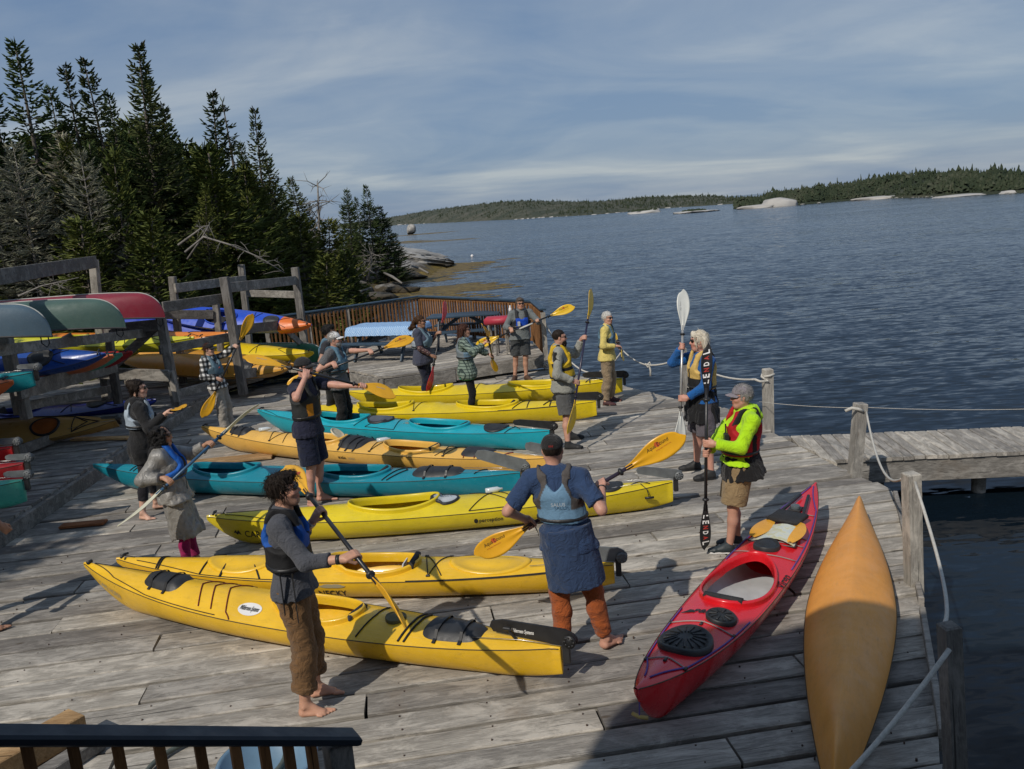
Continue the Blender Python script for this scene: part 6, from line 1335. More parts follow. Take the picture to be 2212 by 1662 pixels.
def ik(a, b, l1, l2, pole):
    a, b = V(a), V(b); d = b-a; D = np.linalg.norm(d); u = d/D
    if D > (l1+l2)*.999: k = D/((l1+l2)*.999); l1, l2 = l1*k, l2*k
    x = (l1*l1-l2*l2+D*D)/(2*D); h = math.sqrt(max(1e-6, l1*l1-x*x)); p = V(pole); p = nrm(p-u*np.dot(p, u)); return a+u*x+p*h
class Person:
    def __init__(s, label, heels, yaw, H, hx=.010, build=1.0, sex='m', chest_yaw=None, head_yaw=None, head_pitch=0.0, lean=(0, 0), skin=(.50, .27, .18), foot_yaw=None, hip_w=1.0, belly=0.0, bust=0.0, top=None):
        if top is not None:
            m0 = (V(heels[0])+V(heels[1]))/2; Tt = P(top[0], top[1], m0[1]); H = float(np.clip(Tt[2]-.012, H-.10, H+.10)); cyy = R(chest_yaw if chest_yaw is not None else yaw)
            lean = (float(np.clip(Tt[0]-m0[0]-.05*math.cos(R(yaw))-.03*math.cos(cyy), -.26, .26)), lean[1])
        s.h = hx; s.H = H; s.k = H/1.75; s.w = build; s.sex = sex; s.skin = V(skin)
        yr = R(yaw); s.f = V((math.cos(yr), math.sin(yr), 0)); s.l = V((-math.sin(yr), math.cos(yr), 0)); s.u = V((0, 0, 1))
        s.heel = {'L': V(heels[0]), 'R': V(heels[1])}; fy = foot_yaw if foot_yaw is not None else (yaw, yaw)
        s.fd = {'L': V((math.cos(R(fy[0])), math.sin(R(fy[0])), 0)), 'R': V((math.cos(R(fy[1])), math.sin(R(fy[1])), 0))}
        s.ank = {q: s.heel[q]+s.fd[q]*.045*s.k+V((0, 0, .085*s.k)) for q in 'LR'}
        mid = (s.ank['L']+s.ank['R'])/2; mid[2] = 0; s.loc = mid.copy(); s.yaw = yr
        s.pel = mid+V((lean[0]*.5, lean[1]*.5, .525*H)); s.hip = {'L': s.pel+s.l*.088*s.k*hip_w-V((0, 0, .015)), 'R': s.pel-s.l*.088*s.k*hip_w-V((0, 0, .015))}
        cy = R(chest_yaw if chest_yaw is not None else yaw); s.cf = V((math.cos(cy), math.sin(cy), 0)); s.cl = V((-math.sin(cy), math.cos(cy), 0))
        s.top = mid+V((lean[0], lean[1], 0)); Z = lambda q: s.pel+(V((s.top[0], s.top[1], .83*H))-s.pel)*((q-.525)/(.83-.525)); s.Z = Z
        sw = (.188 if sex == 'm' else .160)*s.k*build**.5; s.sh = {'L': Z(.812)+s.cl*sw-s.cf*.01, 'R': Z(.812)-s.cl*sw-s.cf*.01}
        s.neck = Z(.848); hy = R(head_yaw if head_yaw is not None else yaw); hp = R(head_pitch)
        s.hl = V((-math.sin(hy), math.cos(hy), 0)); fl = V((math.cos(hy), math.sin(hy), 0)); s.hf = fl*math.cos(hp)+s.u*math.sin(hp); s.hu = np.cross(s.hf, s.hl)
        s.hk = s.k*.94; s.hc = V((s.top[0], s.top[1], H))+s.cf*.03*s.k-V((0, 0, .128*s.hk))
        s.knee = {q: ik(s.hip[q], s.ank[q], .242*H, .229*H, s.f+.15*s.fd[q]) for q in 'LR'}
        s.wr = {}; s.el = {}; s.grip = {}; s.belly = belly; s.bust = bust
        s.root = empty('person', s.loc, 0, label, 'person')
    def arm(s, side, g, shaft=None, pole=None, back=None, over=True):
        sg = 1 if side == 'L' else -1; g = V(g); l1, l2 = .170*s.H, .150*s.H; pole = V(pole) if pole is not None else (-s.u*1.0+s.cl*sg*.55-s.cf*.25)
        if shaft is not None:
            sd = nrm(shaft); e0 = ik(s.sh[side], g, l1, l2+.07, pole); b = e0-g; b = nrm(b-sd*np.dot(b, sd)); n = np.cross(sd, b)
            ref = s.u*.8+s.cl*sg*.5-s.cf*.2
            if np.dot(-n, ref) < 0: n = -n
            if not over: n = -n
            wr = g+b*.078*s.k-n*.022; s.grip[side] = (g, sd, b, n)
        else: wr = g; s.grip[side] = None
        s.wr[side] = wr; s.el[side] = ik(s.sh[side], wr, l1, l2, pole); return s
    def rel(s, vs): return np.asarray(vs)-s.loc
    # ---- primitive lists
    def torso(s, F, off=0.0, k=.04, z0=None, z1=None, extra=True, low=.50):
        w, q, Z, c = s.w, s.k, s.Z, s.sex
        hipf = 1.42 if c == 'm' else 1.52; hr = (.112 if c == 'm' else .120)
        F.cone(Z(low), Z(.555), hr*q*w+off, (.110*w)*q+off, k, ell=(s.cl if 0 else s.l, hipf))
        F.cone(Z(.555), Z(.645), (.106*w)*q+off, (.101*w)*q+off, k, ell=(s.l, 1.32 if c == 'm' else 1.27))
        F.cone(Z(.645), Z(.755), (.106*w)*q+off, (.112*w**.7)*q+off, k, ell=(s.cl, 1.32 if c == 'm' else 1.25))
        F.cone(Z(.755), Z(.800), (.107*w**.7)*q+off, .080*q+off, k, ell=(s.cl, 1.55 if c == 'm' else 1.45))
        if s.belly: F.ell(Z(.60)+s.f*.05*q, np.stack([s.f, s.l, s.u], 1), (V((.10, .15, .13))*q*s.belly+off), k)
        if s.bust:
            for sg in (-1, 1): F.ell(Z(.725)+s.cf*.085*q+s.cl*sg*.075*q, np.stack([s.cf, s.cl, s.u], 1), V((.065, .07, .07))*q*s.bust+off, k)
        for sd in 'LR':
            if sd in s.hip: F.ell(s.hip[sd]-s.f*.035*q+V((0, 0, .03)), np.stack([s.f, s.l, s.u], 1), V((.095, .088, .10))*q*w+off, k)
            F.cone(s.neck-V((0, 0, .012)), s.sh[sd], .050*q+off, .056*q+off, k)
    def arm_f(s, F, sd, off=0.0, k=.02, to=1.0, cap=False, up=True, r=(.052, .043, .041, .029)):
        q = s.k*s.w**.35; S, E, W = s.sh[sd], s.el[sd], s.wr[sd]; f = 1.0 if s.sex == 'm' else .86
        if to < 1.0: F.cone(S, S+(E-S)*to, r[0]*q*f+off, (r[0]+(r[1]-r[0])*to)*q*f+off*1.1, k, cap1=cap); return
        F.cone(S, E, r[0]*q*f+off, r[1]*q*f+off, k); t = to-1.0
        if t > 0: F.cone(E, E+(W-E)*t, r[2]*q*f+off, (r[2]+(r[3]-r[2])*t)*q*f+off, k, cap1=cap)
    def leg_f(s, F, sd, off=0.0, k=.025, to=1.0, cap=False, flare=0.0):        # to: 0..1 thigh, 1..2 shin
        q = s.k*s.w**.5; A, K, B = s.hip[sd], s.knee[sd], s.ank[sd]; f = 1.0 if s.sex == 'm' else 1.03
        to = to if to > 1.2 else min(to, .995); e = min(to, 1); F.cone(A, A+(K-A)*e, .084*q*f+off, (.084-.028*e)*q*f+off+flare*(to <= 1), k, cap1=cap and to <= 1)
        if to > 1:
            t = to-1; m = K+(B-K)*.35-s.fd[sd]*.012; F.cone(K, m, .054*q+off, .054*q+off, k)
            if t > .35: F.cone(m, K+(B-K)*t, .054*q+off, (.054-.019*(t-.35)/.65)*q+off+flare, k, cap1=cap)
    def hand_f(s, sd, parts):
        W, E = s.wr[sd], s.el[sd]; gi = s.grip[sd]; q = s.k*(1.0 if s.sex == 'm' else .90); sg = 1 if sd == 'L' else -1
        if gi: g, sh, b, n = gi
        else:
            b = nrm(E-W); n = nrm(np.cross(b, s.u)+1e-4)*1.0; sh = np.cross(n, b); g = W-b*.078*q+n*.022
        lo = g-.13; hi = g+.13; F = Field(np.minimum(lo, W-.05), np.maximum(hi, W+.05), .0050 if s.h < .0100 else .0068)
        dE = nrm(E-W); F.cone(W+dE*.05, W, .030*q, .026*q, .012)
        pc = g+b*.040*q-n*.026; F.box(pc, np.stack([b, sh, n], 1), V((.046, .040, .014))*q, .012, .014); F.cone(W, pc, .024*q, .022*q, .014)
        rr = .0155+.0095
        for i in range(4):
            o = (i-1.5)*.0200*q; L = (.92, 1.0, .97, .82)[i]; prev = g+b*.004-n*(rr+.002)+sh*o; R0 = .0092*q
            for th in np.linspace(25, 205*L, 6)[0:]:
                a = R(th); p = g+sh*o*(1-.0005*th)+(-n*math.cos(a)-b*math.sin(a))*rr; F.cone(prev, p, R0, R0*.96, .003); prev = p
        ts = -sg if True else 1; base = g+b*.055*q-n*.010+sh*.030*q*(1 if np.dot(sh, s.u) > -.3 else -1); sgn = 1 if np.dot(sh, s.u) > -.3 else -1
        p1 = g+b*.026*q+n*.018+sh*.040*q*sgn; p2 = g-b*.004+n*(rr+.001)+sh*.034*q*sgn; F.cone(base, p1, .014*q, .0115*q, .008); F.cone(p1, p2, .0115*q, .0095*q, .004)
        parts.append(F.mesh())
    def foot_f(s, sd, parts):
        q = s.k*(1.0 if s.sex == 'm' else .9); d = s.fd[sd]; h = s.heel[sd]; sgn = 1 if sd == 'L' else -1; inn = -V((-d[1], d[0], 0))*sgn; up = s.u
        F = Field(h-V((.12, .12, .02))+np.minimum(d*.3*q, 0), h+V((.12, .12, .24*q))+np.maximum(d*.3*q, 0), .0062 if s.h < .0100 else .0080)
        A = s.ank[sd]; F.cone(A+nrm(s.knee[sd]-A)*.10, A, .042*q, .036*q, .02); F.cone(h+d*.03*q+up*.032*q, A, .033*q, .036*q, .02)
        F.cone(h+d*.03*q+up*.030*q, h+d*.175*q+up*.020*q, .031*q, .021*q, .02, ell=(inn, 1.5)); F.cone(A+d*.01, h+d*.15*q+up*.028*q, .034*q, .022*q, .02); F.ell(A+inn*.036*q, np.eye(3), (.013, .013, .014), .012); F.ell(A-inn*.036*q-up*.008, np.eye(3), (.012, .012, .014), .012)
        for i in range(5):
            o = (.034-.0185*i)*q; L = (.078, .074, .064, .052, .040)[i]*q; r = (.0145, .0105, .010, .0095, .009)[i]*q; b0 = h+d*(.180-.010*i)*q+inn*o+up*.018*q; F.cone(b0, b0+d*L*.75+inn*(-.004*i)*q*0-up*.004*q, r, r*.95, .005)
        F.plane((0, 0, .0015), (0, 0, -1)); parts.append(F.mesh())
    def body(s, bare_feet=True, face=None, stubble=0.0, glass=True):
        pts = [s.pel, s.hc, *s.sh.values(), *s.el.values(), *s.wr.values(), *s.knee.values(), *s.ank.values()]; lo = np.min(pts, 0)-.24; hi = np.max(pts, 0)+.24; F = Field(lo, hi, .0145)
        s.torso(F); F.cone(s.neck-V((0, 0, .05)), s.hc-s.hu*.06*s.hk, .060*s.k, .054*s.k, .03)
        for sd in 'LR': s.arm_f(F, sd, to=2.0); s.leg_f(F, sd, to=2.0)
        parts = [F.mesh()]
        for sd in 'LR':
            s.hand_f(sd, parts)
            if bare_feet: s.foot_f(sd, parts)
        k = s.hk; c, f, l, u = s.hc, s.hf, s.hl, s.hu; A3 = np.stack([f, l, u], 1); at = lambda a, b, d_: c+(f*a+l*b+u*d_)*k
        fm = 1.0 if s.sex == 'm' else .92
        F = Field(c-.19, c+.19, .0056 if s.h < .0100 else .0076); F.ell(at(-.012, 0, .030), A3, V((.098, .078, .096))*k, .01); F.ell(at(.026, 0, -.042), A3, V((.070, .060*fm, .082))*k, .035); F.cone(at(.060, -.018, -.098), at(.060, .018, -.098), .022*k*fm, .022*k*fm, .03)
        for sg in (-1, 1): F.cone(at(.0, sg*.056*fm, -.055), at(.055, sg*.022, -.100), .018*k, .016*k, .03); F.ell(at(-.006, sg*.079, -.004), A3, V((.018, .009, .031))*k, .006); F.ell(at(.082, sg*.034, .012), A3, V((.018, .020, .012))*k, .012, 's'); F.ell(at(.070, sg*.034, .010), A3, V((.015, .015, .011))*k, .003); F.ell(at(.060, sg*.042, -.028), A3, V((.026, .024, .022))*k, .02)
        F.ell(at(.082, 0, .032), A3, V((.016, .052, .010))*k, .012); F.cone(at(.088, 0, .016), at(.110, 0, -.024), .0085*k, .0125*k, .010)
        for sg in (-1, 1): F.ell(at(.098, sg*.011, -.030), A3, V((.010, .009, .008))*k, .006)
        F.ell(at(.090, 0, -.056), A3, V((.010, .023, .0065))*k, .004); F.ell(at(.088, 0, -.067), A3, V((.011, .020, .007))*k, .004); F.ell(at(.103, 0, -.0615), A3, V((.006, .022, .0016))*k, .002, 's')
        F.cone(s.neck-V((0, 0, .03)), at(-.02, 0, -.06), .058*s.k, .056*k*(1 if s.sex == 'm' else .86), .03); parts.append(F.mesh())
        vs = np.concatenate([p[0] for p in parts]); o = np.cumsum([0]+[len(p[0]) for p in parts[:-1]]); fs = np.concatenate([p[1]+q for p, q in zip(parts, o)])
        col = np.tile(s.skin, (len(vs), 1)); d = (vs-c)/k; lf, ll, lu = d@f, d@l, d@u; hd = np.linalg.norm(vs-c, axis=1) < .17*k
        lip = hd & (lf > .078) & (np.abs(ll) < .024) & (lu > -.076) & (lu < -.049); col[lip] = s.skin*V((.80, .52, .52))
        chk = np.exp(-((np.abs(ll)-.042)**2+(lu+.03)**2)/.0007)*(lf > .03)*hd; col = col*(1-.18*chk[:, None]*V((0, 1, 1)))
        if stubble: m = hd & (lu < -.035) & (lf > -.01) & ~lip; col[m] = col[m]*(1-stubble)+V((.04, .03, .025))*stubble
        eye = hd & (np.abs(np.abs(ll)-.034) < .010) & (np.abs(lu-.010) < .006) & (lf > .07); col[eye] = (.05, .04, .035)
        brow = hd & (np.abs(np.abs(ll)-.032) < .021) & (np.abs(lu-.032) < .006) & (lf > .06); col[brow] = col[brow]*.35
        nz = 1+.10*vnoise(vs*9.0); col = col*nz[:, None]
        np_mesh('body', s.rel(vs), fs, M_SKIN, s.root, True, col, 1); return s
    # ---- clothes
    def cloth(s, name, fn, mat, pts, pad=.22, wr=.0, wf=9, seed=0, relax=1, colf=None, h=None, stretch=(1, 1, .6), label=None):
        lo = np.min(pts, 0)-pad; hi = np.max(pts, 0)+pad; F = Field(lo, hi, h or s.h); fn(F)
        if wr: F.wrinkle(wr, wf, seed, stretch); F.wrinkle(wr*.7, wf*1.7, seed+5, stretch, True)
        vs, fs = F.mesh()
        if not len(vs): return None
        col = colf(vs) if colf else None
        o = np_mesh(name, s.rel(vs), fs, mat, s.root, True, col, relax)
        if label: o['label'] = label
        return o
    def local(s, vs): d = vs-s.Z(.812); return d@s.cl, d@s.cf, d[:, 2]
    def shirt(s, mat, sleeve=.6, bottom=.50, off=.013, wr=.006, name='shirt', cuff=None, neckr=.0, k=.045, flare=.0):
        def fn(F):
            s.torso(F, off, k, low=min(.50, bottom)); 
            if bottom < .49: F.cone(s.Z(.52), s.Z(bottom), .118*s.k*s.w+off, .120*s.k*s.w+off+flare, .05, ell=(s.l, 1.42))
            for sd in 'LR': s.arm_f(F, sd, off+.004, .03, to=sleeve if not isinstance(sleeve, dict) else sleeve[sd], cap=True)
            F.cone(s.Z(.575), s.Z(max(bottom, .50)), .112*s.k*s.w+off+.006, .124*s.k*s.w+off+.032, .03, ell=(s.l, 1.38))
            F.cone(s.neck-V((0, 0, .03)), s.neck+V((0, 0, .02))+s.cf*.004, .064*s.k, .064*s.k, .02, cap1=True)
            F.plane(s.Z(bottom), -s.u+V((0, 0, 0)))
        return s.cloth(name, fn, mat, [s.Z(bottom), s.neck, *s.sh.values(), *s.el.values(), *s.wr.values()], wr=wr, seed=len(s.root.children))
    def pants(s, mat, to=1.95, off=.022, wr=.009, top=.585, name='trousers', flare=.01, k=.03, wf=11):
        def fn(F):
            w, q = s.w, s.k; F.cone(s.Z(.50), s.Z(top), (.114 if s.sex == 'm' else .121)*q*w+off*.55, .108*q*w+off*.5, .04, ell=(s.l, 1.42 if s.sex == 'm' else 1.48)); 
            for sd in 'LR': F.ell(s.hip[sd]-s.f*.035*q+V((0, 0, .03)), np.stack([s.f, s.l, s.u], 1), V((.095, .088, .10))*q*w+off*.5, .04); s.leg_f(F, sd, off, k, to, True, flare)
            F.plane(s.Z(top), s.u)
        return s.cloth(name, fn, mat, [s.Z(top), *s.hip.values(), *s.knee.values(), *s.ank.values()], wr=wr, wf=wf, seed=3+len(s.root.children), stretch=(.75, .75, 1.0))
    def shoes(s, mat, sole=None, name='shoe', high=.09, strap=False):
        for sd in 'LR':
            q = s.k*(1.0 if s.sex == 'm' else .92); d = s.fd[sd]; h = s.heel[sd]; inn = V((-d[1], d[0], 0)); A = s.ank[sd]
            def fn(F):
                F.cone(h+d*.035*q+V((0, 0, .045*q)), h+d*.20*q+V((0, 0, .030*q)), .043*q, .034*q, .02, ell=(inn, 1.18)); F.cone(h+d*.20*q+V((0, 0, .030*q)), h+d*.245*q+V((0, 0, .026*q)), .034*q, .027*q, .02, ell=(inn, 1.3)); F.cone(h+d*.04*q+V((0, 0, .05*q)), A+V((0, 0, (high-.085)*q)), .043*q, .044*q, .02, cap1=True); F.cone(A+d*.01, h+d*.14*q+V((0, 0, .045*q)), .042*q, .034*q, .02); F.plane((0, 0, .004), (0, 0, -1))
            o = s.cloth(name, fn, mat, [h, h+d*.27*q, A], .10, h=.007)
            mb = MB(); pr = [(-.012, .030), (.05, .040), (.12, .038), (.19, .048), (.245, .036), (.268, .0)]; ring = [h+d*a*q+inn*b*q for a, b in pr]+[h+d*a*q-inn*b*q for a, b in pr[::-1][1:]]; n = len(ring)
            mb.add([p-s.loc+V((0, 0, .003)) for p in ring]+[p-s.loc+V((0, 0, .022)) for p in ring], [tuple(range(n-1, -1, -1)), tuple(range(n, 2*n))]+[(i, (i+1) % n, n+(i+1) % n, n+i) for i in range(n)]); mb.build('sole', sole or M_RUBBER, o)
    def vest(s, colf, z0=.60, z1=.80, off=.05, arm_r=.10, neck_r=.088, wr=.004, bulge=.0, name='life_vest', belt=True, dz=0.0, front_low=0.0):
        def fn(F):
            s.torso(F, off, .03)
            if bulge: F.ell(s.Z(.70)+s.cf*.11*s.k, np.stack([s.cf, s.cl, s.u], 1), V((.07, .13, .10))*s.k*(1+bulge), .04)
            for sd in 'LR':
                sg = 1 if sd == 'L' else -1; S = s.sh[sd]; F.cone(S-s.cl*sg*.015*s.k-V((0, 0, .045*s.k)), S+s.cl*sg*.25-V((0, 0, .02)), arm_r*s.k, (arm_r+.02)*s.k, .02, 's'); F.cone(S, s.el[sd], .080*s.k, .075*s.k, .02, 's')
                F.cone(S+s.cl*sg*-.02, S+s.cl*sg*.2+V((0, 0, .02)), .075*s.k, .12*s.k, .02, 's')
            F.cone(s.neck-V((0, 0, .05*s.k)), s.neck+V((0, 0, .15)), neck_r*s.k, (neck_r+.04)*s.k, .02, 's'); F.ell(s.Z(.80)+s.cf*.11*s.k, np.stack([s.cf, s.cl, s.u], 1), V((.08, .07, .10))*s.k, .02, 's')
            F.plane(s.Z(z0), -s.u); F.plane(s.neck+V((0, 0, .075)), s.u)
            X, Y_, Z_ = F.pts(np.zeros(3, int), F.n); c0 = s.Z(.812); lx = np.abs((X-c0[0])*s.cl[0]+(Y_-c0[1])*s.cl[1]); ly = (X-c0[0])*s.cf[0]+(Y_-c0[1])*s.cf[1]; lz = Z_-c0[2]
            wl = .128*s.k*(1 if s.sex == 'm' else .9)+.16*s.k*np.clip((-lz-.11*s.k)/.11, 0, 1); nl = .052*s.k*np.clip((lz+.07*s.k)/.05, 0, 1)
            F.d = np.maximum(F.d, ((lx-wl)*.8).astype(np.float32)); F.d = np.maximum(F.d, ((nl-lx)*.8*(nl > 0)+(nl <= 0)*-1.0).astype(np.float32))
        o = s.cloth(name, fn, M_VEST, [s.Z(z0), s.neck, *s.sh.values()], .17, wr, 14, seed=9, relax=2, colf=lambda vs: colf(*s.local(vs)), h=max(.0105, s.h))
        if belt:
            def fb(F): s.torso(F, off+.008, .03); F.plane(s.Z(z0)+V((0, 0, .050)), s.u); F.plane(s.Z(z0)+V((0, 0, .018)), -s.u)
            b = s.cloth('belt', fb, M_BLACK, [s.Z(z0), s.Z(z0+.02)], .26, h=.013, relax=0)
            if b and o: b.parent = o
        return o
    def cap(s, mat, brim=None, back=False, badge=None):
        k = s.hk; c, f, l, u = s.hc, s.hf, s.hl, s.hu; A3 = np.stack([f, l, u], 1); at = lambda a, b, d_: c+(f*a+l*b+u*d_)*k; fb = -1 if back else 1
        def fn(F):
            F.ell(at(-.012, 0, .045), A3, V((.110, .090, .092))*k, .01); F.plane(at(0, 0, .040), -u+f*.10*0); F.cone(at(-.012, 0, .136), at(-.012, 0, .140), .009*k, .007*k, .004)
        o = s.cloth('cap', fn, mat, [c], .24, .0015, 20, h=.006, relax=1)
        n, m = 12, 8; vs = []; fs = []
        for off in (.0, -.006):
            for i in range(n+1):
                a = R(-62+124*i/n)
                for j in range(m+1):
                    r = j/m; ca, sa = math.cos(a), math.sin(a); rad = .098+r*.072*max(0, ca)**.55; p = at(-.004+fb*(rad*ca+.006*r), sa*(.086+.006*r*ca), .047-.030*(sa**2)*1.0-.014*r*r+off); vs.append(p)
        w = (n+1)*(m+1)
        for i in range(n):
            for j in range(m): a, b, c2, d2 = i*(m+1)+j, (i+1)*(m+1)+j, (i+1)*(m+1)+j+1, i*(m+1)+j+1; fs += [(a, b, c2, d2), (w+d2, w+c2, w+b, w+a)]
        for i in range(n): a, b = i*(m+1)+m, (i+1)*(m+1)+m; fs.append((a, b, w+b, w+a))
        mesh_obj('brim', s.rel(vs), fs, brim or mat, o, True); return o
    def glasses(s, mat=None, frame=None):
        k = s.hk; c, f, l, u = s.hc, s.hf, s.hl, s.hu; A3 = np.stack([f, l, u], 1); at = lambda a, b, d_: c+(f*a+l*b+u*d_)*k
        def fn(F):
            for sg in (-1, 1):
                ax = np.stack([nrm(f+l*sg*.28), nrm(l-f*sg*.28), u], 1); F.ell(at(.096, sg*.033, .010), ax, V((.007, .029, .021))*k, .003); F.cone(at(.085, sg*.058, .018), at(.0, sg*.083, .018), .005*k, .0045*k, .003)
            F.cone(at(.106, -.012, .016), at(.106, .012, .016), .005*k, .005*k, .003)
        return s.cloth('sunglasses', fn, mat or M_LENS, [c], .15, h=.0046 if s.h < .0100 else .006, relax=0)
    def hair(s, style, mat):
        k = s.hk; c, f, l, u = s.hc, s.hf, s.hl, s.hu; A3 = np.stack([f, l, u], 1); at = lambda a, b, d_: c+(f*a+l*b+u*d_)*k
        def face_cut(F, a=.075, b=.040): F.put(c-.2, c+.2, lambda X, Y, Z: np.maximum.reduce([-((X-c[0])*f[0]+(Y-c[1])*f[1]+(Z-c[2])*f[2])+.030*k, ((X-c[0])*u[0]+(Y-c[1])*u[1]+(Z-c[2])*u[2])-.052*k]), .012, 's')
        def fn(F):
            if style in ('short', 'buzz', 'tousled', 'side'):
                t = {'short': .008, 'buzz': .003, 'tousled': .012, 'side': .010}[style]; F.ell(at(-.018, 0, .036), A3, V((.099+t, .080+t, .095+t))*k, .01); face_cut(F); 
                F.put(c-.2, c+.2, lambda X, Y, Z: ((X-c[0])*u[0]+(Y-c[1])*u[1]+(Z-c[2])*u[2])+.030*k+.35*((X-c[0])*f[0]+(Y-c[1])*f[1]+(Z-c[2])*f[2]+.06*k), .01, 's') if style != 'tousled' else F.put(c-.2, c+.2, lambda X, Y, Z: ((X-c[0])*u[0]+(Y-c[1])*u[1]+(Z-c[2])*u[2])+.055*k+.30*((X-c[0])*f[0]+(Y-c[1])*f[1]+(Z-c[2])*f[2]+.06*k), .01, 's')
                if style == 'tousled': F.ell(at(.050, .0, .100), A3, V((.060, .066, .030))*k, .03); F.wrinkle(.010*k, 38, 3, (1, 1, .5)); F.wrinkle(.007*k, 80, 4, (1, 1, .35), True)
                elif style == 'side': F.ell(at(.06, .0, .10), A3, V((.045, .062, .024))*k, .02); F.wrinkle(.005*k, 60, 3)
                else: F.wrinkle(.004*k if style == 'short' else .001, 70, 5)
            elif style in ('long', 'bob'):
                F.ell(at(-.020, 0, .034), A3, V((.108, .090, .104))*k, .01); L = .30 if style == 'long' else .135
                for q in np.linspace(-1, 1, 7): a = q*1.25; F.cone(at(-.02-.070*math.cos(a), .082*math.sin(a), .02), at((-.085 if style == 'long' else -.045)-.060*math.cos(a)*(1 if style == 'long' else .8), .088*math.sin(a), -L+.03*abs(q)), .034*k, .030*k, .02)
                if style == 'bob': F.cone(at(.055, .06, .07), at(.060, .078, -.03), .022*k, .014*k, .02); F.cone(at(.055, -.06, .07), at(.060, -.078, -.03), .022*k, .014*k, .02); F.cone(at(.06, -.03, .105), at(.090, .03, .075), .025*k, .018*k, .02)
                F.put(c-.2, c+.2, lambda X, Y, Z: np.maximum.reduce([-((X-c[0])*f[0]+(Y-c[1])*f[1]+(Z-c[2])*f[2])+.022*k, ((X-c[0])*u[0]+(Y-c[1])*u[1]+(Z-c[2])*u[2])-.055*k, np.abs((X-c[0])*l[0]+(Y-c[1])*l[1]+(Z-c[2])*l[2])-.072*k]), .012, 's')
                F.wrinkle(.007*k, 42, 3, (1, 1, .25)); F.wrinkle(.004*k, 95, 3, (1, 1, .2))
            elif style == 'curly':
                rs = np.random.default_rng(4); F.ell(at(-.030, 0, .030), A3, V((.112, .100, .105))*k, .01)
                for _ in range(70):
                    a = rs.uniform(.7, 5.58); z = rs.uniform(-.21, .10); r = .095+.02*rs.random(); F.ell(at(-.03+r*math.cos(a)*1.05, r*math.sin(a), z), A3, V((.03, .03, .034))*k*rs.uniform(.7, 1.2), .012)
                F.put(c-.2, c+.2, lambda X, Y, Z: np.maximum.reduce([-((X-c[0])*f[0]+(Y-c[1])*f[1]+(Z-c[2])*f[2])+.028*k, ((X-c[0])*u[0]+(Y-c[1])*u[1]+(Z-c[2])*u[2])-.062*k, np.abs((X-c[0])*l[0]+(Y-c[1])*l[1]+(Z-c[2])*l[2])-.080*k]), .012, 's'); F.wrinkle(.013*k, 60, 7); F.wrinkle(.006*k, 130, 8)
            elif style in ('tail', 'bun'):
                F.ell(at(-.018, 0, .036), A3, V((.104, .086, .100))*k, .01); face_cut(F)
                F.put(c-.2, c+.2, lambda X, Y, Z: ((X-c[0])*u[0]+(Y-c[1])*u[1]+(Z-c[2])*u[2])+.055*k+.30*((X-c[0])*f[0]+(Y-c[1])*f[1]+(Z-c[2])*f[2]+.06*k), .01, 's')
                if style == 'bun': F.ell(at(-.090, 0, .075), A3, V((.052, .055, .060))*k, .02); F.cone(at(-.07, 0, -.02), at(-.075, 0, -.085), .05*k, .035*k, .02); F.cone(at(-.01, -.075, .0), at(-.015, -.07, -.075), .022*k, .012*k, .02); F.cone(at(-.01, .075, .0), at(-.015, .07, -.075), .022*k, .012*k, .02)
                else:
                    F.ell(at(-.105, 0, .01), A3, V((.04, .04, .04))*k, .02); rs = np.random.default_rng(6)
                    for _ in range(34): t = rs.random(); F.ell(at(-.125-.07*t+rs.normal()*.022, rs.normal()*.035, .01-.17*t+rs.normal()*.02), A3, V((.034,)*3)*k*rs.uniform(.7, 1.2), .012)
                F.wrinkle(.006*k, 50, 3); F.wrinkle(.004*k, 120, 3)
        o = s.cloth('hair', fn, mat, [c], .36 if style == 'long' else .26, h=.0066 if s.h < .0100 else .0085, relax=0)
        if style != 'buzz' and o: s.strands(o, style, mat)
        return o
    def strands(s, o, style, mat):
        me = o.data; n = len(me.vertices); co = np.zeros(n*3, np.float32); me.vertices.foreach_get('co', co); co = co.reshape(-1, 3).astype(float); no = np.zeros(n*3, np.float32); me.vertices.foreach_get('normal', no); no = no.reshape(-1, 3)
        rs = np.random.default_rng(3+n); N = 900 if s.h < .0099 else 500; idx = rs.integers(0, n, N); p = co[idx]; nn = no[idx]
        L = {'curly': .05, 'long': .09, 'bob': .07, 'tousled': .055, 'tail': .045}.get(style, .035)*rs.uniform(.5, 1.3, N)*s.hk
        g = -s.u*(.9 if style in ('long', 'bob', 'curly') else .45)-s.hf*.45*(style != 'tousled')+s.hf*.25*(style == 'tousled'); d = g[None, :]+rs.normal(size=(N, 3))*(.55 if style in ('curly', 'tousled', 'tail') else .25); d = d-nn*np.sum(d*nn, 1)[:, None]; d = d/np.maximum(np.linalg.norm(d, axis=1), 1e-6)[:, None]
        sd = np.cross(d, nn); w = .0022*s.hk; vs = []; K = 4
        for k in range(K):
            t = k/(K-1); q = p+d*(L*t)[:, None]+nn*(.001+.016*math.sin(t*2.4)*rs.uniform(.1, 1, N))[:, None]-s.u[None, :]*(.25*L*t*t)[:, None]; ww = w*(1-.7*t); vs += [q-sd*ww, q+sd*ww]
        V_ = np.stack(vs, 1).reshape(-1, 3); b = np.arange(N)*2*K; F_ = np.concatenate([np.stack([b+2*k, b+2*k+1, b+2*k+3, b+2*k+2], 1) for k in range(K-1)]); np_mesh('hair_strands', V_, F_, mat, o, False)
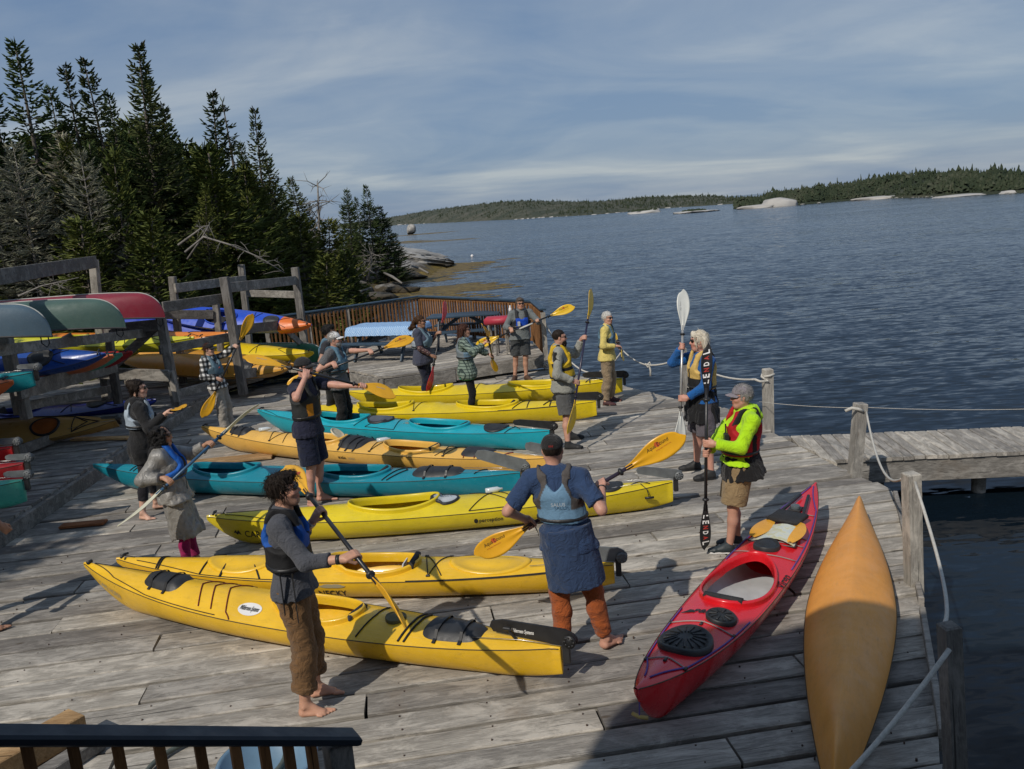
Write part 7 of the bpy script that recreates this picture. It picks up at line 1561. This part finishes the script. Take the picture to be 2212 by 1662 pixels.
    def beard(s, mat):
        k = s.hk; c, f, l, u = s.hc, s.hf, s.hl, s.hu; A3 = np.stack([f, l, u], 1); at = lambda a, b, d_: c+(f*a+l*b+u*d_)*k
        def fn(F):
            F.ell(at(.040, 0, -.075), A3, V((.066, .064, .062))*k, .01); F.cone(at(.075, 0, -.11), at(.080, 0, -.13), .03*k, .02*k, .02); F.put(c-.2, c+.2, lambda X, Y, Z: -(((X-c[0])*u[0]+(Y-c[1])*u[1]+(Z-c[2])*u[2])+.045*k), .01, 's'); F.ell(at(.092, 0, -.060), A3, V((.03, .022, .010))*k, .004, 's'); F.wrinkle(.004*k, 80, 2)
        return s.cloth('beard', fn, mat, [c], .2, h=.006, relax=0)
    def apron(s, mat, z1, z0, r1, r0, off_f=0.0, name='spray_skirt', ell=1.4, cut=None, wr=.012, tilt=0.0, arc=None):
        def fn(F):
            F.cone(s.Z(z1), s.Z(z0)+s.f*off_f, r1*s.k, r0*s.k, .02, cap0=True, cap1=True, ell=(s.l, ell))
            if cut is not None: F.plane(s.Z(z0)+V(cut[0]), cut[1])
        return s.cloth(name, fn, mat, [s.Z(z1), s.Z(z0)], .34, wr, 12, seed=5, stretch=(1.2, 1.2, .25))
    def strap(s, pts, w=.022, name='strap', mat=None):
        mb = MB()
        for a, b in zip(pts[:-1], pts[1:]): mb.beam(V(a)-s.loc, V(b)-s.loc, w, .005, up=tuple(s.cf), bevel=0)
        return mb.build(name, mat or M_BLACK, s.root)
def TR(x0, y0, sc): return lambda x, y: ((x0+x*sc)*.731481, (y0+y*sc)*.731481)
TA, TB, TCC, TD, TE, TF, TG = TR(700, 1340, .4934), TR(330, 1080, .3608), TR(570, 920, .3489), TR(1150, 840, .2767), TR(1450, 850, .3009), TR(1960, 820, .5056), TR(1500, 1250, .4511)
def W(c, **kw):                     # colour helper for vests
    return c
def two(colA, colB, test):            # vest colour function: colA where test else colB
    def f(x, y, z):
        m = test(x, y, z); out = np.where(m[:, None], V(colA), V(colB)); return out
    return f
BK = (.014, .014, .015)
GP = 'paddles held by the group'
# ---- 1 man in front
Y = G(*TA(372, 1570))[1]+.05
pd = Paddle('amber paddle held by the barefoot man in brown trousers', P(*TA(505, 348), Y+.30), P(*TA(712, 614), Y-.20), .78, .78, M_BLADE, M_SHAFT, (.5, -1, .6), 'edge', group=GP)
p = Person('barefoot man in grey shirt, brown rolled trousers and blue black life vest', (G(*TA(440, 1455)), G(*TA(378, 1568))), 4, 1.80, .0085, .95, 'm', 6, 2, 8, (-.03, 0), (.56, .30, .20), (8, -4), top=TA(268, 108))
p.arm('L', pd.g1, pd.d, (0, .3, -1)); p.arm('R', pd.g2, pd.d, (-.3, -.4, -1)); p.body(True, stubble=.45)
p.shirt(m_cloth('charcoal_rash_shirt', (.075, .078, .090)), {'L': 1.62, 'R': 1.62}, .515, .014, .005, 'shirt')
p.pants(m_cloth('brown_canvas', (.165, .088, .036), .16), 1.70, .032, .008, .555, flare=.012)
def cuff(F):
    for sd in 'LR': a = p.knee[sd]+(p.ank[sd]-p.knee[sd])*.60; b = p.knee[sd]+(p.ank[sd]-p.knee[sd])*.72; F.cone(a, b, .094*p.k, .090*p.k, .005, cap0=True, cap1=True)
p.cloth('rolled_cuff', cuff, MATS['brown_canvas'], [*p.knee.values(), *p.ank.values()], .12, .006, 16)
p.vest(two((.012, .085, .36), BK, lambda x, y, z: ((y < -.06) & (z > -.13) & (z < .02) & (np.abs(x) < .16)) | ((y > .07) & (z > -.19) & (z < -.02) & (np.abs(x) > .02))), .625, .80, .05, .10, .085, .004)
p.hair('tousled', H_DARK); p.glasses()
for sd in (1,): a = p.Z(.64)-p.l*.225-p.f*.03; p.strap([a, a-V((0, 0, .30))-p.l*.01], .028); a = p.Z(.635)-p.l*.225+p.f*.05; p.strap([a, a-V((0, 0, .36))], .022)
mb = MB(); w_ = p.wr['R']; e_ = nrm(p.el['R']-w_); mb.tube([w_+e_*.03-p.loc, w_+e_*.055-p.loc], .034, 12); mb.build('wrist_band', M_BLACK, p.root, True); mb = MB(); w_ = p.wr['L']; e_ = nrm(p.el['L']-w_); mb.tube([w_+e_*.02-p.loc, w_+e_*.05-p.loc], .034, 12); mb.build('watch', M_STEEL, p.root, True)
# ---- 2 woman in the raincoat
g_ = G(405, 1232); Y = g_[1]
pd = Paddle('cream bladed paddle with blue shaft held by the woman in the raincoat', P(*TB(478, 955), Y-.26), P(*TB(815, 645), Y+.12), .62, .66, M_BLADECREAM, M_SHAFTB, 'edge', 'edge', text=False, group=GP)
p = Person('curly haired woman in a grey plastic raincoat and blue life vest', (g_+V((.02, .12, 0)), g_+V((.0, -.10, 0))), 12, 1.60, .0095, 1.02, 'f', 8, 4, 2, (0, 0), (.40, .215, .135), bust=.8, top=TB(405, 490))
p.arm('R', pd.g1, pd.d, (-.7, -.5, -.8)); p.arm('L', pd.g2, pd.d, (.2, .6, -.9)); p.body(True); s_ = NT('grey_translucent_plastic'); n_ = s_.noise(s_.coord(), 12, 5, .6, .8); s_.set(s_.ramp(n_, [(.3, (.16, .15, .135)), (.7, (.29, .28, .26))]), .38); s_.bump(n_, .7, .03); M_COAT = s_.m
p.shirt(M_COAT, 1.80, .50, .030, .009, 'raincoat_top', k=.05); p.apron(M_COAT, .64, .255, .135, .190, .02, 'raincoat_skirt', 1.42, wr=.016)
p.pants(m_cloth('magenta_leggings', (.30, .012, .09)), 1.9, .006, .003)
p.vest(two((.010, .10, .42), BK, lambda x, y, z: (y > .03) & (z > -.24) & (np.abs(x) > .035)), .655, .80, .066, .085, .085, .004); p.hair('curly', H_BLACK); p.glasses(m_plain('brown_lens', (.06, .025, .015), .15))
a = p.Z(.66)+p.cf*.17-p.cl*.05; p.strap([a, a-V((0, 0, .26))], .012)
# ---- 3 woman in the black hoodie
hL, hR = G(*TB(340, 1172)), G(*TB(240, 1255)); Y = (hL[1]+hR[1])/2
pd = Paddle('amber paddle pointing away from the woman in the black hoodie', P(*TB(440, 398), Y+.28), P(*TB(492, 372), Y-.22), .85, .78, M_BLADE, M_SHAFT, (.2, -.3, 1), (-.2, -.1, 1), text=False, group=GP)
p = Person('woman in a black hoodie with a claw clip and pale blue vest', (hL, hR), 28, 1.80, .010, .95, 'f', 26, 12, 0, (-.05, -.05), (.56, .33, .24), (10, -25), top=TB(215, 100))
p.arm('R', pd.g2, pd.d, (-.2, -.4, -1)); p.arm('L', pd.g1, pd.d, (.1, .3, -1)); p.body(True); M_HOOD = m_cloth('black_fleece', (.016, .016, .017))
p.shirt(M_HOOD, 1.93, .40, .026, .009, 'hoodie'); p.pants(m_cloth('black_leggings', (.014, .013, .016)), 1.62, .006, .003, name='leggings')
p.cloth('hood', lambda F: (F.cone(p.neck-p.cl*.08-p.cf*.05, p.neck+p.cl*.08-p.cf*.05, .055, .055, .03), F.cone(p.neck-p.cf*.09+V((0, 0, -.02)), p.neck-p.cf*.11-V((0, 0, .06)), .06, .05, .04), F.cone(p.neck-p.cl*.07+p.cf*.05, p.neck-p.cl*.08-p.cf*.05, .035, .05, .03), F.cone(p.neck+p.cl*.07+p.cf*.05, p.neck+p.cl*.08-p.cf*.05, .035, .05, .03)), M_HOOD, [p.neck], .25, .008, 16)
p.vest(two((.36, .43, .50), (.05, .06, .075), lambda x, y, z: (np.abs(x) < .17)), .66, .79, .056, .115, .10, .004, front_low=.1); p.hair('bun', H_DARK); p.glasses()
k_ = p.hk; mb = MB(); cc = p.hc-p.hf*.085*k_+p.hu*.105*k_
for i in range(7): t = (i-3)*.018; b0 = cc+p.hf*t+p.hu*(.012-abs(t)*.2); mb.tube([b0-p.loc+p.hl*.028-p.hu*.02, b0-p.loc+p.hu*.02, b0-p.loc-p.hl*.028-p.hu*.02], .0045, 6)
mb.build('claw_clip', m_plain('tan_plastic', (.42, .34, .24), .4), p.root, True)
# ---- 4 woman in buffalo check
g_ = G(*TCC(275, 1015)); Y = g_[1]
pd = Paddle('upright amber paddle held by the woman in black and white check', P(*TCC(238, 580), Y-.18), P(*TCC(372, 298), Y-.05), .72, .62, M_BLADE, M_SHAFT, (.5, -1, .1), (.8, -.8, .1), text=3, group=GP)
p = Person('woman in black and white checked shirt, dark cap and blue vest', (g_+V((.03, .11, 0)), g_+V((0, -.10, 0))), -14, 1.66, .0118, 1.0, 'f', -20, -12, 0, (-.05, 0), (.55, .33, .24), top=TCC(135, 262))
p.arm('R', pd.g1, pd.d, (-.6, -.5, -1)); p.arm('L', pd.g2, pd.d, (.3, .3, -1)); p.body(True)
def plaid(name, a, b, c3, size, yaw, thin=.5):
    s = NT(name); v = s.coord((1, 1, 1), rot=(0, 0, -yaw)); sp = s.n('ShaderNodeSeparateXYZ'); s.l(v, sp.inputs[0]); hor = s.math('ADD', s.math('MULTIPLY', sp.outputs[0], .85), s.math('MULTIPLY', sp.outputs[1], .85))
    f1 = s.math('LESS_THAN', s.math('FRACT', s.math('MULTIPLY', hor, 1/size)), thin); f2 = s.math('LESS_THAN', s.math('FRACT', s.math('MULTIPLY', sp.outputs[2], 1/size)), thin)
    c = s.mix(f1, a, b); c = s.mix(f2, c, s.mix(f1, b, c3)); s.set(c, .88); s.bump(s.noise(s.coord(), 20, 4, .6, .6), .3, .012); return s.m
p.shirt(plaid('buffalo_check', (.66, .65, .62), (.10, .10, .10), (.014, .014, .014), .085, p.yaw), 1.9, .50, .018, .008); p.pants(m_cloth('khaki_grey', (.33, .30, .26)), 1.95, .036, .014)
p.vest(two((.10, .165, .21), (.05, .085, .11), lambda x, y, z: np.abs(x) < .11), .645, .80, .052, .10, .088, .004, bulge=.1)
a = p.Z(.735)+p.cf*.19*p.k; p.strap([a-p.cl*.02, a+p.cl*.015-V((0, 0, .08))], .03, 'rescue_tab', m_plain('orange_tab', (.72, .10, .04), .6))
p.cap(m_cloth('black_cap', (.018, .018, .019))); p.hair('short', H_RED); p.glasses()
# ---- 5 man in the navy T-shirt
hL, hR = G(*TCC(1052, 1605)), G(*TCC(985, 1650)); Y = (hL[1]+hR[1])/2
pd = Paddle('amber paddle held at eye level by the man in the navy T-shirt', P(*TCC(958, 512), Y-.28), P(*TCC(1436, 632), Y-.10), .72, .42, M_BLADE, M_SHAFT, (0, -.5, 1), (.1, -.8, .7), text=3, group=GP, bl=.48)
p = Person('barefoot man in navy T-shirt, navy shorts and black cap', (hL, hR), -12, 1.88, .0095, 1.0, 'm', -18, -16, 0, (-.09, 0), (.55, .29, .215), (5, -40), top=TCC(935, 380))
p.arm('R', pd.g1, pd.d, (-.55, -.5, -1)); p.arm('L', pd.g2, pd.d, (.1, .3, -1)); p.body(True); M_NAVY = m_cloth('navy_jersey', (.018, .020, .042))
p.shirt(M_NAVY, .66, .485, .020, .008); p.pants(m_cloth('navy_shorts', (.012, .016, .038)), .93, .040, .006, .56, 'shorts', .025)
p.vest(two((.62, .24, .014), (.028, .030, .030), lambda x, y, z: (np.abs(x) > .085) & (np.abs(x) < .16) & (z < -.20) & (z > -.36) & (y > .0)), .60, .80, .046, .105, .09, .004)
text_on('lettering', 'SALUS', .13, lambda a, c2: tuple(p.Z(.735)+p.cf*.182*p.k+p.cl*(.045-a)+p.u*c2-p.loc), M_PRINTG, p.root)
p.cap(m_cloth('charcoal_cap', (.022, .022, .024))); p.hair('buzz', H_DARK); p.glasses()
a = p.Z(.60)-p.cl*.14+p.cf*.10; p.strap([a, a-V((0, 0, .30))], .02)
# ---- 6 man with the white cap
g_ = G(*TCC(1262, 1062)); Y = g_[1]
pd = Paddle('amber paddle held by the man in the white cap', P(*TCC(1205, 468), Y-.30), P(*TCC(1508, 352), Y-.12), .78, .72, M_BLADE, M_SHAFT, (0, -1, .4), (0, -1, .4), text=1, group=GP)
p = Person('man in white cap, grey T-shirt, black trousers and blue vest', (g_+V((.06, .10, 0)), g_+V((-.02, -.11, 0))), -8, 1.84, .0118, 1.02, 'm', -15, -4, 0, (-.11, 0), (.52, .28, .20), top=TCC(1195, 168))
p.arm('R', pd.g1, pd.d, (-.5, -.5, -1)); p.arm('L', pd.g2, pd.d, (.1, .2, -1)); p.body(True, stubble=.0); p.shirt(m_cloth('heather_grey_tee', (.12, .122, .126)), .70, .475, .02, .008); p.pants(m_cloth('black_trousers', (.012, .012, .012)), 1.96, .026, .012); p.shoes(M_RUBBER)
VB, VB2 = (.105, .20, .275), (.05, .095, .13)
p.vest(two(VB, VB2, lambda x, y, z: (np.abs(x) < .14) & (y > 0)), .63, .80, .055, .105, .09, .004, bulge=.05); p.cap(m_cloth('white_cap', (.72, .71, .69))); p.hair('short', H_SILVER); p.glasses()
a = p.Z(.655)+p.cf*.20*p.k; p.strap([a, a-V((0, 0, .07))], .02, 'rescue_tab', MATS['orange_tab']); p.beard(H_SILVER)
# ---- 7 woman in navy with curly ponytail
g_ = G(*TD(372, 1275)); Y = g_[1]
pd = Paddle('red bladed paddle held by the woman with the curly ponytail', P(*TD(488, 782), Y-.18), P(*TD(540, 520), Y+.15), .70, .72, M_BLADER, M_SHAFT, (1, -.3, .1), (1, -.25, .2), text=False, group=GP)
p = Person('woman with a curly ponytail in a dark blue top and trousers', (g_+V((.02, .11, 0)), g_+V((0, -.10, 0))), -8, 1.74, .0118, 1.22, 'f', -14, -10, 0, (-.05, 0), (.36, .19, .12), bust=1.15, belly=1.0, top=TD(330, 325))
p.arm('R', pd.g1, pd.d, (-.5, -.5, -1)); p.arm('L', pd.g2, pd.d, (.3, .2, -1)); p.body(True); p.shirt(m_cloth('slate_tunic', (.055, .060, .090)), .85, .46, .02, .008); p.pants(m_cloth('navy_trousers', (.014, .018, .036)), 1.96, .018, .010); p.shoes(M_RUBBER)
M_PATT = plaid('patterned_sleeve', (.13, .06, .06), (.05, .03, .035), (.24, .16, .14), .05, .4)
p.cloth('sleeves', lambda F: [p.arm_f(F, q, .016, .02, 1.82, True) for q in 'LR'], M_PATT, [*p.sh.values(), *p.el.values(), *p.wr.values()], .12, .006, 14)
p.vest(two((.12, .185, .23), (.30, .34, .38), lambda x, y, z: (y > -.02)), .645, .80, .046, .105, .09, .004, bulge=.25); p.hair('tail', H_CURL); p.glasses()
# ---- 8 woman in green plaid
g_ = G(*TD(855, 1445)); Y = g_[1]
pd = Paddle('foreshortened amber paddle held out by the woman in green plaid', P(*TD(1060, 612), Y-.20), P(*TD(1096, 768), Y+.35), .70, .62, M_BLADE, M_SHAFT, (.5, -.4, .8), (.5, -.4, .8), text=False, group=GP)
p = Person('woman with long brown hair in a green plaid shirt', (g_+V((.02, .10, 0)), g_+V((0, -.09, 0))), 6, 1.75, .0118, 1.0, 'f', 4, 6, 0, (-.04, 0), (.55, .32, .23), bust=.8, top=TD(800, 425))
p.arm('R', pd.g1, pd.d, (-.1, -.7, -.6)); p.arm('L', pd.g2, pd.d, (0, .4, -1)); p.body(True); M_GPL = plaid('green_plaid', (.19, .245, .20), (.03, .05, .045), (.018, .032, .03), .05, p.yaw, .25)
p.shirt(M_GPL, 1.86, .445, .024, .010); p.pants(m_cloth('black_leggings_two', (.010, .010, .012)), 1.97, .005, .003, name='leggings'); p.shoes(M_RUBBER)
p.cloth('green_shirt_tail', lambda F: (F.ell(p.Z(.455)-p.f*.01-p.l*.05, np.stack([p.f, p.l, p.u], 1), V((.15, .15, .055)), .01)), m_cloth('emerald_jersey', (.012, .24, .16)), [p.Z(.455)], .2, .004, 12)
p.vest(two((.12, .20, .28), (.17, .20, .22), lambda x, y, z: (y > -.03)), .645, .80, .046, .105, .09, .004, bulge=.2); p.hair('long', H_RED); p.glasses()
# ---- 9 far man facing the camera
hL, hR = G(*TE(340, 918)), G(*TE(245, 920)); Y = (hL[1]+hR[1])/2; hL = hL+V((0, .20, 0)); hR = hR+V((0, .20, 0))
pd = Paddle('amber paddle held across by the man facing the camera', P(*TE(205, 428), Y-.22), P(*TE(456, 326), Y-.28), .78, .78, M_BLADEY, M_SHAFT, (0, -1, .2), (0, -1, .2), text=1, group=GP)
p = Person('man facing the camera in grey shirt, dark shorts and bright blue vest', (hL, hR), -82, 1.78, .0118, 1.0, 'm', -84, -78, 0, (0, 0), (.48, .26, .17), (-60, -105), top=TE(282, 92))
p.arm('R', pd.g1, pd.d, (-.8, .2, -1)); p.arm('L', pd.g2, pd.d, (.8, .2, -1)); p.body(True); p.shirt(m_cloth('grey_fleece', (.155, .17, .17)), 1.72, .50, .018, .007); p.pants(m_cloth('charcoal_shorts', (.05, .054, .056)), .88, .036, .006, .56, 'shorts', .02); p.shoes(m_plain('brown_sandal', (.07, .035, .02), .7), high=.05, name='sandal')
p.vest(two((.012, .075, .50), (.02, .022, .026), lambda x, y, z: (y > .02) & (np.abs(x) < .125) & (z < -.08)), .645, .80, .05, .11, .10, .004); p.hair('side', H_GREYB); p.glasses()
mb = MB(); a = p.Z(.70)-p.cl*.055+p.cf*.195*p.k-p.loc; mb.box(a, (.055, .03, .10), None, .008); mb.build('chest_pocket', m_plain('pale_pocket', (.4, .42, .44), .6), p.root)
mb = MB(); mb.tube([P(*TE(280, 405), Y-.25)-p.loc, P(*TE(410, 350), Y-.28)-p.loc], .0165, 10); mb.build('shaft_sleeve', M_SHAFTS, pd.root, True).location = tuple(V(p.loc)-V(pd.root.location))
# ---- 10 bearded man
hL, hR = G(*TE(745, 1492)), G(*TE(728, 1590)); Y = (hL[1]+hR[1])/2
pd = Paddle('yellow bladed paddle held upright by the bearded man', P(*TE(852, 938), Y-.22), P(*TE(922, 492), Y+.15), .76, .80, M_BLADEY, m_plain('indigo_shaft', (.022, .02, .05), .35), (.9, -.6, 0), (.9, -.5, 0), text=3, group=GP)
p = Person('bearded man in pale grey shirt, grey shorts and yellow life vest', (hL, hR), -4, 1.80, .0118, 1.08, 'm', -4, -2, 0, (-.07, 0), (.50, .27, .19), (0, -8), belly=.95, top=TE(672, 402))
p.arm('R', pd.g1, pd.d, (-.5, -.4, -1)); p.arm('L', pd.g2, pd.d, (.2, .4, -1)); p.body(False); p.shirt(m_cloth('stone_grey_shirt', (.30, .30, .265)), 1.9, .475, .022, .010); p.shirt(m_cloth('black_undershirt', (.016, .016, .016)), .4, .452, .014, .004, 'undershirt'); p.pants(m_cloth('grey_shorts', (.095, .096, .096)), 0.96, .040, .006, .55, 'shorts', .025); p.shoes(m_plain('black_canvas_shoe', (.02, .02, .02), .75), high=.13)
p.vest(two((.62, .40, .02), BK, lambda x, y, z: ((y < -.03) & (np.abs(x) < .17)) | ((y > .03) & (np.abs(x) > .05) & (z > -.2)) | ((y > .05) & (z < -.25))), .585, .80, .055, .105, .09, .004); p.hair('buzz', H_DARK); p.beard(H_DARK); p.glasses()
# ---- 11 woman in yellow
hL, hR = G(*TE(1160, 1120)), G(*TE(1105, 1155)); Y = (hL[1]+hR[1])/2
pd = Paddle('paddle seen end on in the hands of the woman in yellow', P(*TE(1268, 590), Y-.20), P(*TE(1252, 545), Y+.25), .85, .75, M_BLADEY, M_SHAFT, (1, 0, .2), (1, 0, .2), text=False, group=GP)
p = Person('white haired woman in a yellow shirt and tan trousers', (hL, hR), -18, 1.66, .0118, .96, 'f', -18, -48, 0, (-.0, 0), (.52, .29, .20), (-10, -25), top=TE(1145, 228))
p.arm('R', pd.g1, pd.d, (-.3, -.4, -1)); p.arm('L', pd.g2, pd.d, (.3, .2, -1)); p.body(True); p.shirt(m_cloth('pale_yellow_jersey', (.66, .53, .16)), 1.92, .485, .018, .007); p.pants(m_cloth('tan_cargo', (.27, .20, .125)), 1.97, .030, .012); p.shoes(m_plain('maroon_sandal', (.06, .02, .022), .7), high=.06, name='sandal')
p.vest(two((.085, .155, .22), (.03, .045, .06), lambda x, y, z: np.abs(x) < .15), .615, .80, .048, .105, .09, .004); p.hair('short', H_WHITE); p.glasses()
# ---- 12 person with silver blond hair
hL, hR = G(*TF(300, 1172)), G(*TF(215, 1120)); Y = (hL[1]+hR[1])/2
pd = Paddle('white bladed paddle held upright by the silver haired person', P(*TF(100, 706), Y-.12), P(*TF(108, 402), Y+.05), .66, .70, M_BLADEW, M_SHAFTG, (.5, -1, 0), (.35, -1, 0), text=3, group=GP)
p = Person('person with silver blond hair, blue shirt and yellow black vest facing left', (hL, hR), 184, 1.86, .0100, .98, 'm', 188, 184, 0, (.07, 0), (.52, .26, .19), (188, 178), top=TF(200, 305))
p.arm('L', pd.g1, pd.d, (.5, -.5, -1)); p.arm('R', pd.g2, pd.d, (.2, .6, -1)); p.body(False); p.shirt(m_cloth('royal_blue_shirt', (.012, .10, .32)), 1.88, .52, .018, .008); p.pants(m_cloth('mauve_grey_shorts', (.10, .088, .10)), .93, .040, .006, .56, 'shorts', .025); p.shoes(m_plain('black_water_shoe', (.018, .018, .018), .7), high=.09)
p.vest(two((.60, .40, .12), BK, lambda x, y, z: ((y > .02) & (z > -.22) & (np.abs(x) > .02)) | ((y < -.05) & (np.abs(x) > .07) & (z < -.02) & (z > -.38))), .61, .80, .052, .105, .09, .004); p.apron(m_cloth('black_nylon', (.012, .012, .013)), .60, .385, .175, .205, .02, 'spray_skirt', 1.22, wr=.02); p.hair('bob', H_BLOND); p.glasses()
# ---- 13 man in the lime hoodie
hR, hL = G(*TF(425, 1580)), G(*TF(412, 1606)); Y = (hL[1]+hR[1])/2; hR = hR+V((.08, .10, 0))
pd = Paddle('black paddle with white and red lettering held upright by the man in lime', P(*TF(246, 1180), Y-.12), P(*TF(250, 700), Y-.12), .71, .49, M_BLADEB, M_SHAFT, (-.3, -1, 0), (-.3, -1, 0), text=2, bl=.46, bw=.105, group=GP)
p = Person('man in a lime hoodie, tan shorts and red life vest facing left', (hL, hR), 176, 1.74, .0090, 1.08, 'm', 184, 180, 0, (.03, 0), (.52, .27, .19), (172, 178), belly=.85, top=TF(445, 628))
p.arm('L', pd.at(.45), pd.d, (.4, -.6, -1)); p.arm('R', pd.at(.325), pd.d, (.2, .6, -1)); p.body(False); M_LIME = m_cloth('lime_jersey', (.42, .72, .012), .06); p.shirt(M_LIME, 1.93, .545, .02, .008, 'hoodie'); p.pants(m_cloth('tan_shorts', (.27, .19, .10)), 0.90, .040, .006, .56, 'shorts', .030); p.shoes(m_plain('black_teal_shoe', (.02, .03, .035), .6), m_plain('white_sole', (.7, .7, .68), .6), high=.07)
p.cloth('hood', lambda F: (F.cone(p.neck-p.cl*.08-p.cf*.04, p.neck+p.cl*.08-p.cf*.04, .050, .050, .03), F.cone(p.neck-p.cf*.08+V((0, 0, .0)), p.neck-p.cf*.13-V((0, 0, .07)), .06, .05, .04), F.cone(p.neck-p.cl*.07+p.cf*.06-V((0, 0, .02)), p.neck-p.cl*.08-p.cf*.04, .030, .045, .03), F.cone(p.neck+p.cl*.07+p.cf*.06-V((0, 0, .02)), p.neck+p.cl*.08-p.cf*.04, .030, .045, .03)), M_LIME, [p.neck], .25, .008, 16)
p.vest(two((.40, .012, .018), BK, lambda x, y, z: (z > -.36) & ((y > .0) | (y < -.05)) & ~((np.abs(x) > .10) & (z > -.05))), .60, .80, .056, .11, .10, .004); p.apron(MATS['black_nylon'], .60, .455, .185, .235, -.06, 'spray_skirt', 1.15, wr=.012); p.cap(m_cloth('faded_mauve_cap', (.24, .215, .24))); p.hair('short', H_SILVER); p.glasses()
mb = MB(); a = p.Z(.70)+p.cf*.20*p.k+p.cl*.10-p.loc; mb.box(a, (.04, .06, .13), None, .01); mb.tube([a+V((0, .015, .06)), a+V((0, .015, .15))], .007, 6); mb.build('radio', M_BLACK, p.root)
# ---- 14 man seen from behind
hR, hL = G(*TG(612, 1478)), G(*TG(385, 1520)); Y = (hL[1]+hR[1])/2
gr = P(*TG(615, 392), Y+.16); gl_ = P(*TG(150, 665), Y+.22)
pd = Paddle('amber paddle held by the man seen from behind in the blue T-shirt', gl_, gr, .52, .72, M_BLADE, m_plain('purple_black_shaft', (.03, .02, .035), .35), (0, -1, .15), (0, -1, .15), text=1, group=GP)
p = Person('man seen from behind in blue T-shirt and rust trousers with a pale blue vest', (hL, hR), 84, 1.79, .0085, .94, 'm', 84, 82, 2, (-.06, 0), (.53, .28, .20), (120, 32), top=TG(285, 80))
p.arm('R', pd.g2, pd.d, (.9, -.4, -1)); p.arm('L', pd.g1, pd.d, (-.9, -.2, -1)); p.body(True); M_TEE = m_cloth('indigo_tee', (.028, .055, .125)); p.shirt(M_TEE, .80, .49, .02, .008); p.pants(m_cloth('rust_canvas', (.33, .082, .020)), 1.93, .024, .007, .555)
p.apron(m_cloth('indigo_wrap', (.026, .048, .105)), .600, .325, .158, .178, -.01, 'wrap_skirt', 1.28, wr=.005)
p.vest(two((.145, .265, .39), (.085, .075, .07), lambda x, y, z: (y < 0) & (np.abs(x) < .115-.06*np.clip((z+.12)/.12, 0, 1)+.08*np.clip((-z-.24)/.1, 0, 1)) | (z < -.22)), .625, .80, .036, .105, .085, .004)
text_on('lettering', 'SALUS', .105, lambda a, c2: tuple(p.Z(.725)-p.cf*.172*p.k-p.cl*a+p.u*c2-p.loc), M_PALELID, p.root)
p.cap(m_cloth('black_cap_two', (.016, .015, .015))); p.hair('buzz', H_DARK)
k_ = p.hk; text_on('lettering', '***', .035, lambda a, c2: tuple(p.hc-p.hf*.122*k_+p.hl*-a+p.hu*(.062*k_+c2*1.6)-p.loc), M_PRINTR, p.root)
mb = MB(); w_ = p.wr['R']; e_ = nrm(p.el['R']-w_); mb.tube([w_+e_*.02-p.loc, w_+e_*.03-p.loc], .034, 12); mb.build('bracelet', M_BLACK, p.root, True)
# ---- 15 person hidden behind the white cap
g_ = G(712, 918); Y = g_[1]
p = Person('dark haired person half hidden behind the man in the white cap', (g_+V((0, .1, 0)), g_+V((0, -.1, 0))), 0, 1.86, .012, 1.0, 'm', 0, 0, 0, (-.06, 0), (.4, .22, .15), top=TCC(1150, 145))
p.arm('L', g_+V((.25, .15, 1.05))); p.arm('R', g_+V((.22, -.2, 1.05))); p.body(True); p.shirt(m_cloth('dark_shirt', (.03, .03, .035)), .6, .49, .016, .006); p.pants(MATS['black_trousers'], 1.96, .02, .008); p.vest(two(VB, VB2, lambda x, y, z: np.abs(x) < .13), .63, .80, .055, .105, .09, .004); p.hair('tousled', H_BLACK)
# ---- 16 bather at the left edge: only a foot reaches into the frame
g_ = G(-38, 1366); Y = g_[1]
p = Person('person outside the left edge whose bare foot reaches into view', (g_+V((-.40, .25, 0)), g_), 8, 1.72, .012, 1.0, 'm', 0, 0, 0, (-.05, 0), (.36, .19, .12), (15, 6))
p.arm('R', g_+V((-.05, -.30, .85))); p.arm('L', g_+V((.05, .5, .85))); p.body(True); p.shirt(m_cloth('dull_shirt', (.06, .07, .09)), .6, .49, .016, .006); p.pants(MATS['grey_shorts'], 1.0, .03, .01, .56, 'shorts'); p.hair('short', H_DARK)
